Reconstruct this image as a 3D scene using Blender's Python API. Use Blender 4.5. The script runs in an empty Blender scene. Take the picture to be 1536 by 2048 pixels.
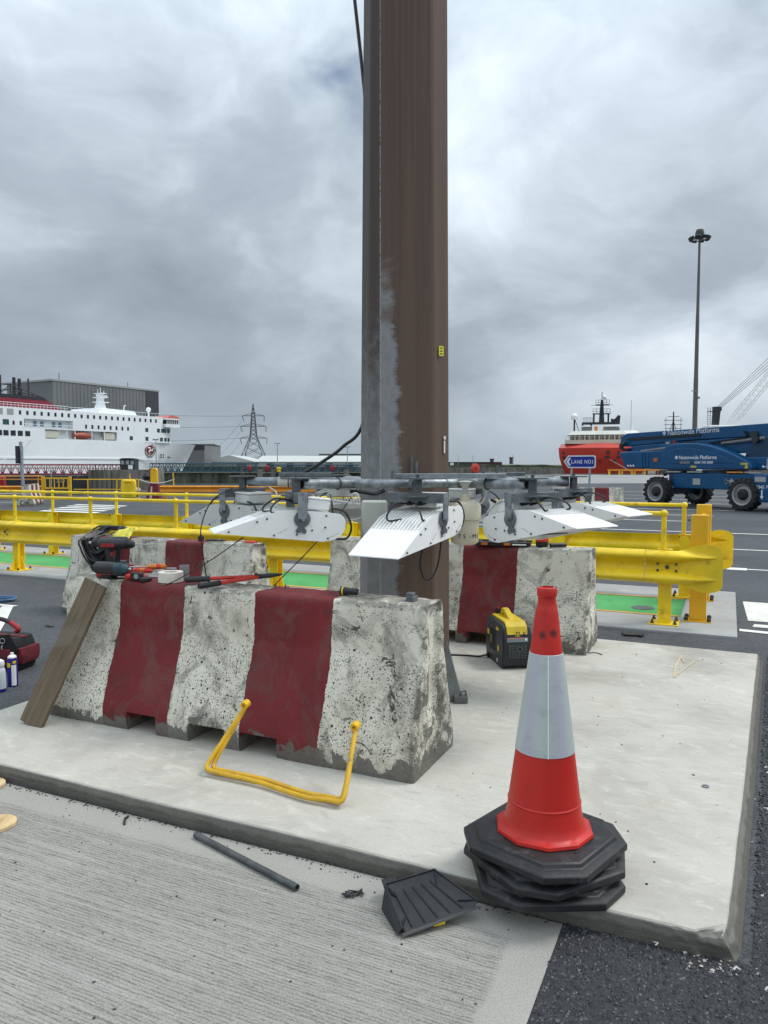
import bpy, bmesh, math, random
import numpy as np
from mathutils import Vector, Matrix, noise
R = math.radians
PI = math.pi
scene = bpy.context.scene
COL = scene.collection

# ------------------------------------------------------------------ camera
cam_data = bpy.data.cameras.new('camera')
cam = bpy.data.objects.new('camera', cam_data)
COL.objects.link(cam)
cam.location = (0, 0, 1.5)
cam.rotation_euler = (R(90) - math.atan(94 / 1500), 0, 0)
cam_data.sensor_fit = 'VERTICAL'
cam_data.sensor_height = 36
cam_data.lens = 1500 / 2048 * 36
cam_data.clip_start = 0.05
cam_data.clip_end = 6000
scene.camera = cam

# ------------------------------------------------------------------ node helper
class G:
    def __init__(s, tree):
        s.t = tree
        s.t.nodes.clear()
    def n(s, typ, ins=None, **at):
        nd = s.t.nodes.new(typ)
        for k, v in at.items():
            setattr(nd, k, v)
        for k, v in (ins or {}).items():
            if hasattr(v, 'is_output'):
                s.t.links.new(v, nd.inputs[k])
            else:
                if isinstance(v, tuple) and len(v) == 3 and nd.inputs[k].type == 'RGBA': v = (*v, 1)
                nd.inputs[k].default_value = v
        return nd
    def math(s, op, a, b=0.0, c=0.0, clamp=False):
        return s.n('ShaderNodeMath', {0: a, 1: b, 2: c}, operation=op, use_clamp=clamp).outputs[0]
    def mix(s, f, a, b, blend='MIX'):
        a = (*a, 1) if isinstance(a, tuple) and len(a) == 3 else a
        b = (*b, 1) if isinstance(b, tuple) and len(b) == 3 else b
        return s.n('ShaderNodeMix', {0: f, 6: a, 7: b}, data_type='RGBA', blend_type=blend).outputs[2]
    def noise(s, vec, scale, detail=4, rough=.55, dist=0.0, w=None):
        ins = {'Vector': vec, 'Scale': scale, 'Detail': detail, 'Roughness': rough, 'Distortion': dist}
        at = {}
        if w is not None:
            at['noise_dimensions'] = '4D'
            nd = s.n('ShaderNodeTexNoise', None, noise_dimensions='4D')
            ins['W'] = w
            for k, v in ins.items():
                if hasattr(v, 'is_output'): s.t.links.new(v, nd.inputs[k])
                else: nd.inputs[k].default_value = v
            return nd.outputs['Fac']
        return s.n('ShaderNodeTexNoise', ins).outputs['Fac']
    def step(s, v, lo, hi):
        return s.n('ShaderNodeMapRange', {'Value': v, 'From Min': lo, 'From Max': hi}, interpolation_type='SMOOTHSTEP').outputs[0]
    def ramp(s, f, stops):
        nd = s.n('ShaderNodeValToRGB', {0: f})
        el = nd.color_ramp.elements
        while len(el) < len(stops): el.new(.5)
        for e, (p, c) in zip(el, stops):
            e.position = p
            e.color = (*c, 1) if len(c) == 3 else c
        return nd.outputs[0]
    def sep(s, v):
        return s.n('ShaderNodeSeparateXYZ', {0: v}).outputs
    def mapv(s, v, sc=(1, 1, 1), rot=(0, 0, 0), loc=(0, 0, 0)):
        return s.n('ShaderNodeMapping', {'Vector': v, 'Scale': sc, 'Rotation': rot, 'Location': loc}).outputs[0]
    def bump(s, h, strength=.3, dist=.01, prev=None):
        ins = {'Height': h, 'Strength': strength, 'Distance': dist}
        if prev is not None: ins['Normal'] = prev
        return s.n('ShaderNodeBump', ins).outputs[0]

# ------------------------------------------------------------------ world: overcast sky over a clear Nishita sky
SUN_EL, SUN_AZ = R(56), R(82)          # azimuth measured from +Y towards +X
world = bpy.data.worlds.new('World')
scene.world = world
world.use_nodes = True
g = G(world.node_tree)
sky = g.n('ShaderNodeTexSky', sky_type='NISHITA', sun_disc=False, sun_elevation=SUN_EL, sun_rotation=SUN_AZ, dust_density=2.0)
tc = g.n('ShaderNodeTexCoord').outputs['Generated']
x, y, z = g.sep(tc)
SK = (4.4, 2.1, 7.3)
dv_ = g.mapv(tc, sc=(1, 1, 1.55), loc=SK)
warp = g.n('ShaderNodeTexNoise', {'Vector': dv_, 'Scale': 2.2, 'Detail': 3.0}).outputs['Color']
dw = g.n('ShaderNodeVectorMath', {0: dv_, 1: g.n('ShaderNodeVectorMath', {0: warp, 3: .35}, operation='SCALE').outputs[0]}, operation='ADD').outputs[0]
big = g.noise(dw, 1.35, 2, .45, .0)
mid = g.noise(g.mapv(dw, loc=(4, 1, 2)), 3.4, 6, .56, .15)
fine = g.noise(g.mapv(dw, loc=(1, 5, 2)), 11.0, 5, .55, .2)
v1 = g.math('MULTIPLY_ADD', big, .60, g.math('MULTIPLY_ADD', mid, .35, g.math('MULTIPLY', fine, .11)))
cl = g.ramp(v1, [(.35, (.26, .31, .365)), (.46, (.375, .44, .505)), (.54, (.55, .635, .71)), (.64, (.82, .905, .98))])
hz = g.step(z, .0, .12)                       # towards the horizon the layers merge to one even grey
cl = g.mix(g.math('MULTIPLY_ADD', hz, .78, .22), (.43, .515, .58), cl)
# an overcast dome is brightest overhead (about three to one)
up_ = g.math('MULTIPLY_ADD', g.math('MAXIMUM', z, 0.0), 1.05, .72)
cl = g.mix(1.0, cl, g.n('ShaderNodeCombineXYZ', {0: up_, 1: up_, 2: up_}).outputs[0], 'MULTIPLY')
bc = g.n('ShaderNodeBackground', {0: cl, 1: .98}).outputs[0]
bs = g.n('ShaderNodeBackground', {0: sky.outputs[0], 1: .09}).outputs[0]
hole = g.math('MULTIPLY', g.step(g.noise(g.mapv(dw, loc=(5.2, 1.4, 2)), 2.6, 5, .5, .2), .66, .78), g.step(z, .10, .2))
ms = g.n('ShaderNodeMixShader', {0: hole, 1: bc, 2: bs}).outputs[0]
g.n('ShaderNodeOutputWorld', {0: ms})

sun_data = bpy.data.lights.new('sun', 'SUN')
sun_data.energy = 1.5
sun_data.angle = R(16)
sun_data.color = (1, .97, .93)
sun = bpy.data.objects.new('sun', sun_data)
COL.objects.link(sun)
sd = Vector((math.sin(SUN_AZ) * math.cos(SUN_EL), math.cos(SUN_AZ) * math.cos(SUN_EL), math.sin(SUN_EL)))
sun.rotation_euler = sd.to_track_quat('Z', 'Y').to_euler()
sun.location = sd * 60

vs = scene.view_settings
vs.view_transform = 'Standard'
vs.look = 'None'
vs.exposure = 0.25
vs.gamma = 1
vs.use_curve_mapping = False

# ------------------------------------------------------------------ site frame: the slab, kerbs and guard rails all share one direction
SA = R(-24.7)
E1 = (math.cos(SA), math.sin(SA))
E2 = (-math.sin(SA), math.cos(SA))
def S(a, b, z=0.0):
    return Vector((a * E1[0] + b * E2[0], a * E1[1] + b * E2[1], z))

# ------------------------------------------------------------------ mesh builder
class B:
    def __init__(s, m=None):
        s.v, s.f = [], []
        s.m = m
    def add(s, vs_, fs):
        o = len(s.v)
        if s.m is not None:
            s.v += [tuple(s.m @ Vector(p)) for p in vs_]
        else:
            s.v += [tuple(p) for p in vs_]
        s.f += [tuple(i + o for i in f) for f in fs]
        return s
    def bx(s, x0, x1, y0, y1, z0, z1):
        return s.add([(x0, y0, z0), (x1, y0, z0), (x1, y1, z0), (x0, y1, z0), (x0, y0, z1), (x1, y0, z1), (x1, y1, z1), (x0, y1, z1)],
                     [(0, 3, 2, 1), (4, 5, 6, 7), (0, 1, 5, 4), (1, 2, 6, 5), (2, 3, 7, 6), (3, 0, 4, 7)])
    def cb(s, c, d, rot=None):
        m = Matrix.Translation(c) @ (rot or Matrix.Identity(4))
        x, y, z = d[0] / 2, d[1] / 2, d[2] / 2
        ps = [m @ Vector(p) for p in [(-x, -y, -z), (x, -y, -z), (x, y, -z), (-x, y, -z), (-x, -y, z), (x, -y, z), (x, y, z), (-x, y, z)]]
        return s.add(ps, [(0, 3, 2, 1), (4, 5, 6, 7), (0, 1, 5, 4), (1, 2, 6, 5), (2, 3, 7, 6), (3, 0, 4, 7)])
    def tube(s, pts, r, n=8, closed=False, cap=True):
        pts = [Vector(p) for p in pts]
        k = len(pts)
        rs = r if isinstance(r, (list, tuple)) else [r] * k
        up = None
        vs_, fs = [], []
        for i in range(k):
            if closed:
                t = pts[(i + 1) % k] - pts[i - 1]
            else:
                t = pts[min(i + 1, k - 1)] - pts[max(i - 1, 0)]
            t = t.normalized() if t.length > 1e-9 else Vector((0, 0, 1))
            if up is None:
                up = Vector((0, 0, 1)) if abs(t.z) < .9 else Vector((1, 0, 0))
            a = t.cross(up)
            a = a.normalized() if a.length > 1e-6 else t.orthogonal().normalized()
            b = a.cross(t).normalized()
            up = b
            for j in range(n):
                q = 2 * PI * j / n
                vs_.append(pts[i] + (a * math.cos(q) + b * math.sin(q)) * rs[i])
        m = k if closed else k - 1
        for i in range(m):
            i2 = (i + 1) % k
            for j in range(n):
                j2 = (j + 1) % n
                fs.append((i * n + j, i * n + j2, i2 * n + j2, i2 * n + j))
        if cap and not closed:
            fs.append(tuple(range(n))[::-1])
            fs.append(tuple((k - 1) * n + j for j in range(n)))
        return s.add(vs_, fs)
    def cyl(s, p0, p1, r0, r1=None, n=12):
        return s.tube([p0, p1], [r0, r0 if r1 is None else r1], n)
    def pipe(s, p0, p1, ro, ri, n=16):
        p0, p1 = Vector(p0), Vector(p1)
        t = (p1 - p0).normalized()
        a = t.orthogonal().normalized(); b = t.cross(a)
        vs_, fs = [], []
        for p, r in ((p0, ro), (p1, ro), (p1, ri), (p0, ri)):
            for j in range(n):
                q = 2 * PI * j / n
                vs_.append(p + (a * math.cos(q) + b * math.sin(q)) * r)
        for i in range(4):
            i2 = (i + 1) % 4
            for j in range(n):
                j2 = (j + 1) % n
                fs.append((i * n + j, i * n + j2, i2 * n + j2, i2 * n + j))
        return s.add(vs_, fs)
    def lathe(s, prof, n=20, c=(0, 0, 0), m=None, cap=True):
        vs_, fs = [], []
        for r, z in prof:
            for j in range(n):
                q = 2 * PI * j / n
                p = Vector((r * math.cos(q), r * math.sin(q), z))
                if m is not None: p = m @ p
                vs_.append(p + Vector(c))
        for i in range(len(prof) - 1):
            for j in range(n):
                j2 = (j + 1) % n
                fs.append((i * n + j, i * n + j2, (i + 1) * n + j2, (i + 1) * n + j))
        if cap:
            fs.append(tuple(range(n))[::-1])
            fs.append(tuple((len(prof) - 1) * n + j for j in range(n)))
        return s.add(vs_, fs)
    def prism(s, poly, lo, hi, ax='z'):
        """poly in the plane left after removing ax; extruded from lo to hi along ax (y: poly is (x,z))"""
        def P(a, b, h):
            return {'z': (a, b, h), 'y': (a, h, b), 'x': (h, a, b)}[ax]
        n = len(poly)
        vs_ = [P(a, b, lo) for a, b in poly] + [P(a, b, hi) for a, b in poly]
        fs = [tuple(range(n))[::-1], tuple(range(n, 2 * n))] + [(i, (i + 1) % n, n + (i + 1) % n, n + i) for i in range(n)]
        return s.add(vs_, fs)
    def grid(s, rows):
        o = []
        nc = len(rows[0])
        for r in rows: o += r
        fs = [(i * nc + j, i * nc + j + 1, (i + 1) * nc + j + 1, (i + 1) * nc + j) for i in range(len(rows) - 1) for j in range(nc - 1)]
        return s.add(o, fs)
    def ball(s, c, r, n=10, sc=(1, 1, 1)):
        pr = [(r * math.sin(PI * i / (n // 2 + 2)) or 1e-4, -r * math.cos(PI * i / (n // 2 + 2))) for i in range(n // 2 + 3)]
        pr[0] = (1e-4, -r); pr[-1] = (1e-4, r)
        return s.lathe([(a, b) for a, b in pr], n, c, Matrix.Diagonal((*sc, 1)))
    def build(s, name, mat, parent=None, smooth=30, bevel=0, loc=None, rot=None, seg=2, fix=True):
        me = bpy.data.meshes.new(name)
        me.from_pydata(s.v, [], s.f)
        if fix:
            bm = bmesh.new(); bm.from_mesh(me)
            bmesh.ops.recalc_face_normals(bm, faces=bm.faces)
            bm.to_mesh(me); bm.free()
        return link(name, me, mat, parent, smooth, bevel, loc, rot, seg)

def link(name, me, mat, parent=None, smooth=30, bevel=0, loc=None, rot=None, seg=2):
    me.materials.append(mat)
    if smooth:
        me.polygons.foreach_set('use_smooth', [True] * len(me.polygons))
        me.set_sharp_from_angle(angle=R(smooth))
    o = bpy.data.objects.new(name, me)
    COL.objects.link(o)
    if parent is not None: o.parent = parent
    if loc is not None: o.location = loc
    if rot is not None: o.rotation_euler = rot
    if bevel:
        md = o.modifiers.new('bevel', 'BEVEL')
        md.width = bevel; md.segments = seg; md.limit_method = 'ANGLE'; md.angle_limit = R(40)
    return o

def T(o, label, cat, group=None):
    o['label'] = label
    o['category'] = cat
    if group: o['group'] = group
    return o
def thing(name, label, cat, loc=(0, 0, 0), rz=0.0, group=None, rot=None):
    o = bpy.data.objects.new(name, None)
    COL.objects.link(o)
    o.empty_display_size = .1
    o.location = loc
    o.rotation_euler = rot if rot is not None else (0, 0, rz)
    return T(o, label, cat, group)
def struct(o):
    o['kind'] = 'structure'
    return o
def copy_tree(o, parent=None):
    c = o.copy(); COL.objects.link(c)
    if parent is not None: c.parent = parent
    for ch in o.children: copy_tree(ch, c)
    return c
def text(name, st, size, mat, parent, loc, rot, ext=.001, sx=1.0, align='LEFT', shear=0, sp=1.0):
    cu = bpy.data.curves.new(name, 'FONT')
    cu.body = st; cu.size = size; cu.extrude = ext; cu.align_x = align; cu.shear = shear; cu.resolution_u = 3; cu.space_character = sp
    to = bpy.data.objects.new(name, cu); COL.objects.link(to)
    dg = bpy.context.evaluated_depsgraph_get()
    me = bpy.data.meshes.new_from_object(to.evaluated_get(dg))
    bpy.data.objects.remove(to)
    o = link(name, me, mat, parent, 0, 0, loc, rot)
    if len(st) > 1: o['kind'] = 'stuff'
    o.scale = (sx, 1, 1)
    return o
def arc(c, r, a0, a1, n, plane='xz'):
    o = []
    for i in range(n + 1):
        a = a0 + (a1 - a0) * i / n
        p = {'xz': (r * math.cos(a), 0, r * math.sin(a)), 'xy': (r * math.cos(a), r * math.sin(a), 0), 'yz': (0, r * math.cos(a), r * math.sin(a))}[plane]
        o.append((c[0] + p[0], c[1] + p[1], c[2] + p[2]))
    return o
def curve(pts, n=8):
    """Catmull-Rom through pts"""
    P = [Vector(p) for p in pts]
    P = [P[0] * 2 - P[1]] + P + [P[-1] * 2 - P[-2]]
    o = []
    for i in range(1, len(P) - 2):
        for k in range(n):
            t = k / n
            a, b, c, d = P[i - 1], P[i], P[i + 1], P[i + 2]
            o.append(.5 * ((2 * b) + (c - a) * t + (2 * a - 5 * b + 4 * c - d) * t * t + (3 * b - a - 3 * c + d) * t ** 3))
    o.append(P[-2])
    return o

# ------------------------------------------------------------------ materials
MATS = {}
def newmat(name):
    m = bpy.data.materials.new(name); m.use_nodes = True
    return m, G(m.node_tree)
def finish(g, col, rough=.6, metal=0.0, normal=None, spec=.5, **kw):
    ins = {'Base Color': col, 'Roughness': rough, 'Metallic': metal, 'Specular IOR Level': spec}
    if normal is not None: ins['Normal'] = normal
    ins.update(kw)
    p = g.n('ShaderNodeBsdfPrincipled', ins)
    g.n('ShaderNodeOutputMaterial', {0: p.outputs[0]})
def oc(g): return g.n('ShaderNodeTexCoord').outputs['Object']
def mt(name, c, rough=.5, metal=0.0, var=.18, vs=5.0, dirt=0.0, dc=(.08, .07, .06), ds=9.0, bump=0.0, bsc=120.0, spec=.5, coat=0.0):
    """painted / plastic / metal surface with uneven tone, grime patches and fine relief"""
    if name in MATS: return MATS[name]
    m, g = newmat(name)
    o = oc(g)
    rnd = g.n('ShaderNodeObjectInfo').outputs['Random']
    w = g.math('MULTIPLY', rnd, 20.0)
    nz = g.noise(o, vs, 5, .6, 0.2, w)
    lo = tuple(max(0, k * (1 - var)) for k in c); hi = tuple(min(1, k * (1 + var)) for k in c)
    col = g.mix(g.step(nz, .3, .7), lo, hi)
    rg = g.math('MULTIPLY_ADD', g.noise(o, vs * 3, 4, .6, 0, w), .25, rough - .125, clamp=True)
    if dirt:
        d = g.step(g.noise(o, ds, 7, .68, .4, w), .62 - dirt * .25, .78 - dirt * .2)
        col = g.mix(g.math('MULTIPLY', d, .75), col, dc)
        rg = g.math('MULTIPLY_ADD', d, .2, rg, clamp=True)
    nrm = None
    if bump:
        nrm = g.bump(g.noise(o, bsc, 4, .6, 0, w), bump, .004)
    finish(g, col, rg, metal, nrm, spec, **({'Coat Weight': coat, 'Coat Roughness': .2} if coat else {}))
    MATS[name] = m
    return m

m_yel = mt('yellow_paint', (.84, .59, .012), .44, var=.16, vs=2.5, dirt=.30, dc=(.34, .24, .04), ds=7, bump=.05, bsc=60)
m_yel2 = mt('orange_yellow_paint', (.76, .43, .010), .42, var=.12, vs=2, dirt=.12, dc=(.2, .12, .03), ds=5)
m_orange = mt('orange_rail_paint', (.66, .25, .012), .45, var=.15, vs=1.5, dirt=.2, dc=(.2, .09, .03), ds=3)
m_galv = mt('galvanised_steel', (.25, .275, .29), .42, .55, var=.34, vs=22, dirt=.25, dc=(.16, .17, .18), ds=14, bump=.12, bsc=80)
m_galvd = mt('dull_galvanised_steel', (.135, .15, .158), .5, .45, var=.3, vs=16, dirt=.3, dc=(.10, .10, .10), ds=10, bump=.1)
m_white = mt('white_powder_coat', (.86, .86, .84), .32, var=.04, vs=4, dirt=.10, dc=(.42, .42, .40), ds=5, bump=.02)
m_whited = mt('weathered_white_casing', (.60, .61, .58), .45, var=.1, vs=5, dirt=.28, dc=(.32, .31, .28), ds=7)
m_lens = mt('lamp_glass', (.10, .11, .12), .08, var=.05)
m_cream = mt('cream_casing', (.62, .58, .44), .42, var=.1, vs=6, dirt=.25, dc=(.33, .29, .20), ds=8)
m_black = mt('black_rubber', (.016, .016, .018), .55, var=.35, vs=16, dirt=.34, dc=(.085, .083, .08), ds=14, bump=.15)
m_cable = mt('black_cable_sheath', (.010, .010, .012), .42, var=.2, vs=30)
m_wcable = mt('pale_cable_sheath', (.55, .56, .54), .45, var=.12, vs=20, dirt=.25, dc=(.25, .24, .22))
m_bolt = mt('bolt_steel', (.10, .095, .09), .45, .6, var=.3, vs=40)
m_dbolt = mt('dark_bolt_cap', (.02, .02, .02), .5, var=.3, vs=40)
m_redplas = mt('red_plastic', (.32, .012, .018), .4, var=.15, vs=15, dirt=.12, dc=(.08, .02, .02), ds=25)
m_redhan = mt('red_tool_handle', (.62, .035, .022), .38, var=.15, vs=18, dirt=.15, dc=(.2, .06, .05), ds=30)
m_orgtool = mt('orange_tool_handle', (.62, .18, .02), .4, var=.15, vs=18, dirt=.15, dc=(.2, .06, .05), ds=30)
m_blackplas = mt('black_plastic', (.016, .017, .019), .42, var=.3, vs=14, dirt=.15, dc=(.06, .06, .06), ds=22, bump=.04)
m_steel = mt('bright_tool_steel', (.45, .46, .48), .32, .8, var=.25, vs=20)
m_teal = mt('dark_teal_plastic', (.02, .055, .07), .4, var=.2, vs=20, dirt=.15, dc=(.07, .07, .07), ds=25)
m_glass = mt('dark_window_glass', (.015, .022, .026), .12, var=.2, vs=.3)
m_paint = mt('white_line_paint', (.72, .71, .66), .65, var=.12, vs=3, dirt=.26, dc=(.22, .22, .21), ds=9, bump=.1)
m_blue = mt('sign_blue', (.004, .022, .25), .35, var=.08, vs=2)
m_signgrey = mt('sign_white', (.66, .68, .70), .4, var=.06, vs=2)
m_post = mt('grey_post', (.30, .34, .38), .45, .3, var=.15, vs=6, dirt=.1)
m_white_txt = mt('white_lettering', (.82, .83, .84), .45, var=.05)
m_black_txt = mt('black_lettering', (.02, .02, .02), .6, var=.1)

def mat_asphalt(name, c, agg, contrast=.5, bmp=.5):
    m, g = newmat(name); o = oc(g)
    vo = g.n('ShaderNodeTexVoronoi', {'Vector': o, 'Scale': agg})
    cell = g.sep(vo.outputs['Color'])[0]
    big = g.noise(o, .35, 5, .6, .3); mid = g.noise(o, 3.0, 6, .65)
    f = g.math('MULTIPLY_ADD', cell, contrast, 1 - contrast / 2)
    col = g.mix(g.step(big, .3, .7), tuple(k * .8 for k in c), tuple(k * 1.22 for k in c))
    col = g.mix(g.math('MULTIPLY', g.step(mid, .45, .7), .35), col, tuple(k * 1.5 for k in c))
    col = g.mix(1.0, col, g.n('ShaderNodeCombineXYZ', {0: f, 1: f, 2: f}).outputs[0], 'MULTIPLY')
    h = g.math('SUBTRACT', 1.0, vo.outputs['Distance'])
    finish(g, col, .85, 0, g.bump(h, bmp, .006), .35)
    return m
m_asph = mat_asphalt('asphalt', (.064, .068, .074), 85, .6, .4)
m_tarmac = mat_asphalt('fresh_tarmac', (.036, .037, .040), 110, .6, .8)

def mat_stone():
    m, g = newmat('tarmac_chippings')
    geo = g.n('ShaderNodeNewGeometry')
    r = geo.outputs['Random Per Island']
    col = g.ramp(r, [(0, (.018, .019, .021)), (.6, (.042, .044, .048)), (.97, (.080, .083, .087)), (1, (.13, .125, .115))])
    finish(g, col, .42, 0, g.bump(g.noise(oc(g), 600, 3), .3, .002), .6)
    return m
m_stone = mat_stone()

def mat_slab():
    m, g = newmat('cast_concrete'); o = oc(g)
    b1 = g.noise(o, .9, 6, .62, .5); b2 = g.noise(g.mapv(o, (1, 2.2, 1), (0, 0, .3)), 5.5, 8, .68, 1.2); b3 = g.noise(o, 60, 4, .6)
    col = g.ramp(b1, [(.3, (.34, .32, .275)), (.5, (.485, .465, .405)), (.72, (.58, .56, .50))])
    col = g.mix(g.math('MULTIPLY', g.step(b2, .52, .66), .42), col, (.66, .64, .58))
    col = g.mix(g.math('MULTIPLY', g.step(b2, .46, .30), .45), col, (.33, .32, .29))
    col = g.mix(g.math('MULTIPLY', g.step(b3, .35, .75), .22), col, (.36, .35, .32))
    pit = g.n('ShaderNodeTexVoronoi', {'Vector': o, 'Scale': 21.0})
    pm = g.math('MULTIPLY', g.step(pit.outputs['Distance'], .075, .035), g.math('GREATER_THAN', g.sep(pit.outputs['Color'])[0], .88))
    col = g.mix(g.math('MULTIPLY', pm, .8), col, (.10, .09, .08))
    st = g.noise(o, 2.1, 4, .5, .8)
    col = g.mix(g.math('MULTIPLY', g.step(st, .62, .78), .35), col, (.36, .28, .17))
    sm = g.step(g.noise(g.mapv(o, loc=(4, 2, 0)), 1.7, 7, .7, .9), .56, .72)
    col = g.mix(g.math('MULTIPLY', sm, .42), col, (.30, .285, .25))
    ck = g.noise(o, 1.3, 4, .6, .3)
    crack = g.math('MULTIPLY', g.step(g.math('ABSOLUTE', g.math('SUBTRACT', ck, .5)), .0022, .0008), g.step(g.noise(o, .8, 2), .50, .60))
    col = g.mix(g.math('MULTIPLY', crack, .0), col, (.12, .11, .10))
    sx, sy, sz = g.sep(o)
    side = g.step(sz, .0765, .0725)               # cast edge below the arris is coloured darker, wet low down
    sd_ = g.mix(g.noise(o, 14, 6, .7), (.11, .105, .092), (.25, .24, .21))
    low = g.step(g.math('MULTIPLY_ADD', g.noise(g.mapv(o, (1, 1, .3)), 7, 5, .6), .06, sz), .082, .066)
    sd_ = g.mix(g.math('MULTIPLY', low, .6), sd_, (.07, .065, .055))
    col = g.mix(side, col, sd_)
    n1 = g.bump(b2, .25, .012); n2 = g.bump(g.math('MULTIPLY', b3, g.math('MULTIPLY_ADD', side, 2.0, 1.0)), .35, .004, n1)
    finish(g, col, .88, 0, n2, .3)
    return m
m_slab = mat_slab()

def mat_road():
    """tamped concrete road: brushed lines run along the site direction, a floated margin along the joints"""
    m, g = newmat('brushed_concrete'); o = oc(g)
    sx, sy, sz = g.sep(o)
    wv_ = g.n('ShaderNodeTexWave', {'Vector': g.mapv(o, (.10, 1, 1)), 'Scale': 24.0, 'Distortion': 7.0, 'Detail': 5.0, 'Detail Scale': 2.2, 'Detail Roughness': .7}, wave_type='BANDS', bands_direction='Y').outputs['Fac']
    brk = g.noise(g.mapv(o, (22, 120, 1)), 1.0, 4, .65)
    ln = g.math('MULTIPLY_ADD', wv_, .36, g.math('MULTIPLY', brk, .64))
    ln2 = g.noise(g.mapv(o, (.8, 34, 1)), 1.0, 5, .6, .4)
    gr = g.noise(o, 190, 4, .7); big = g.noise(o, 1.1, 5, .6, .5)
    col = g.ramp(big, [(.3, (.245, .232, .205)), (.7, (.345, .328, .29))])
    wob = g.math('MULTIPLY', g.math('SUBTRACT', g.noise(o, 6, 3), .5), .03)
    mg = g.math('MAXIMUM', g.step(g.math('ADD', sx, wob), -.60, -.57), g.step(g.math('ADD', sy, wob), 2.225, 2.255))
    k = g.math('SUBTRACT', 1.0, mg)
    col = g.mix(g.math('MULTIPLY', g.math('MULTIPLY', g.step(ln, .47, .30), k), .72), col, (.085, .081, .075))
    col = g.mix(g.math('MULTIPLY', g.math('MULTIPLY', g.step(ln2, .48, .66), k), .35), col, (.44, .435, .41))
    col = g.mix(g.math('MULTIPLY', g.step(gr, .45, .68), .50), col, (.47, .455, .42))
    col = g.mix(g.math('MULTIPLY', g.step(gr, .50, .34), .50), col, (.12, .116, .108))
    col = g.mix(g.math('MULTIPLY', mg, .28), col, (.42, .41, .38))
    h = g.math('ADD', g.math('MULTIPLY', ln, k), g.math('MULTIPLY', gr, .25))
    finish(g, col, .9, 0, g.bump(h, .55, .006), .3)
    return m
m_road = mat_road()

def mat_plinth():
    m, g = newmat('pale_kerb_concrete'); o = oc(g)
    b = g.noise(o, 1.5, 7, .65, .4); f = g.noise(o, 50, 4)
    col = g.ramp(b, [(.3, (.29, .295, .29)), (.7, (.42, .42, .405))])
    col = g.mix(g.math('MULTIPLY', g.step(f, .4, .75), .3), col, (.27, .27, .27))
    finish(g, col, .9, 0, g.bump(f, .25, .003), .3)
    return m
m_plinth = mat_plinth()
m_green = mt('green_walkway_coating', (.065, .33, .095), .75, var=.16, vs=1.4, dirt=.22, dc=(.05, .14, .06), ds=7, bump=.35, bsc=160)
m_oline = mt('orange_line_paint', (.72, .34, .06), .7, var=.15, vs=6, dirt=.25, dc=(.4, .27, .15), ds=14)

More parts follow.
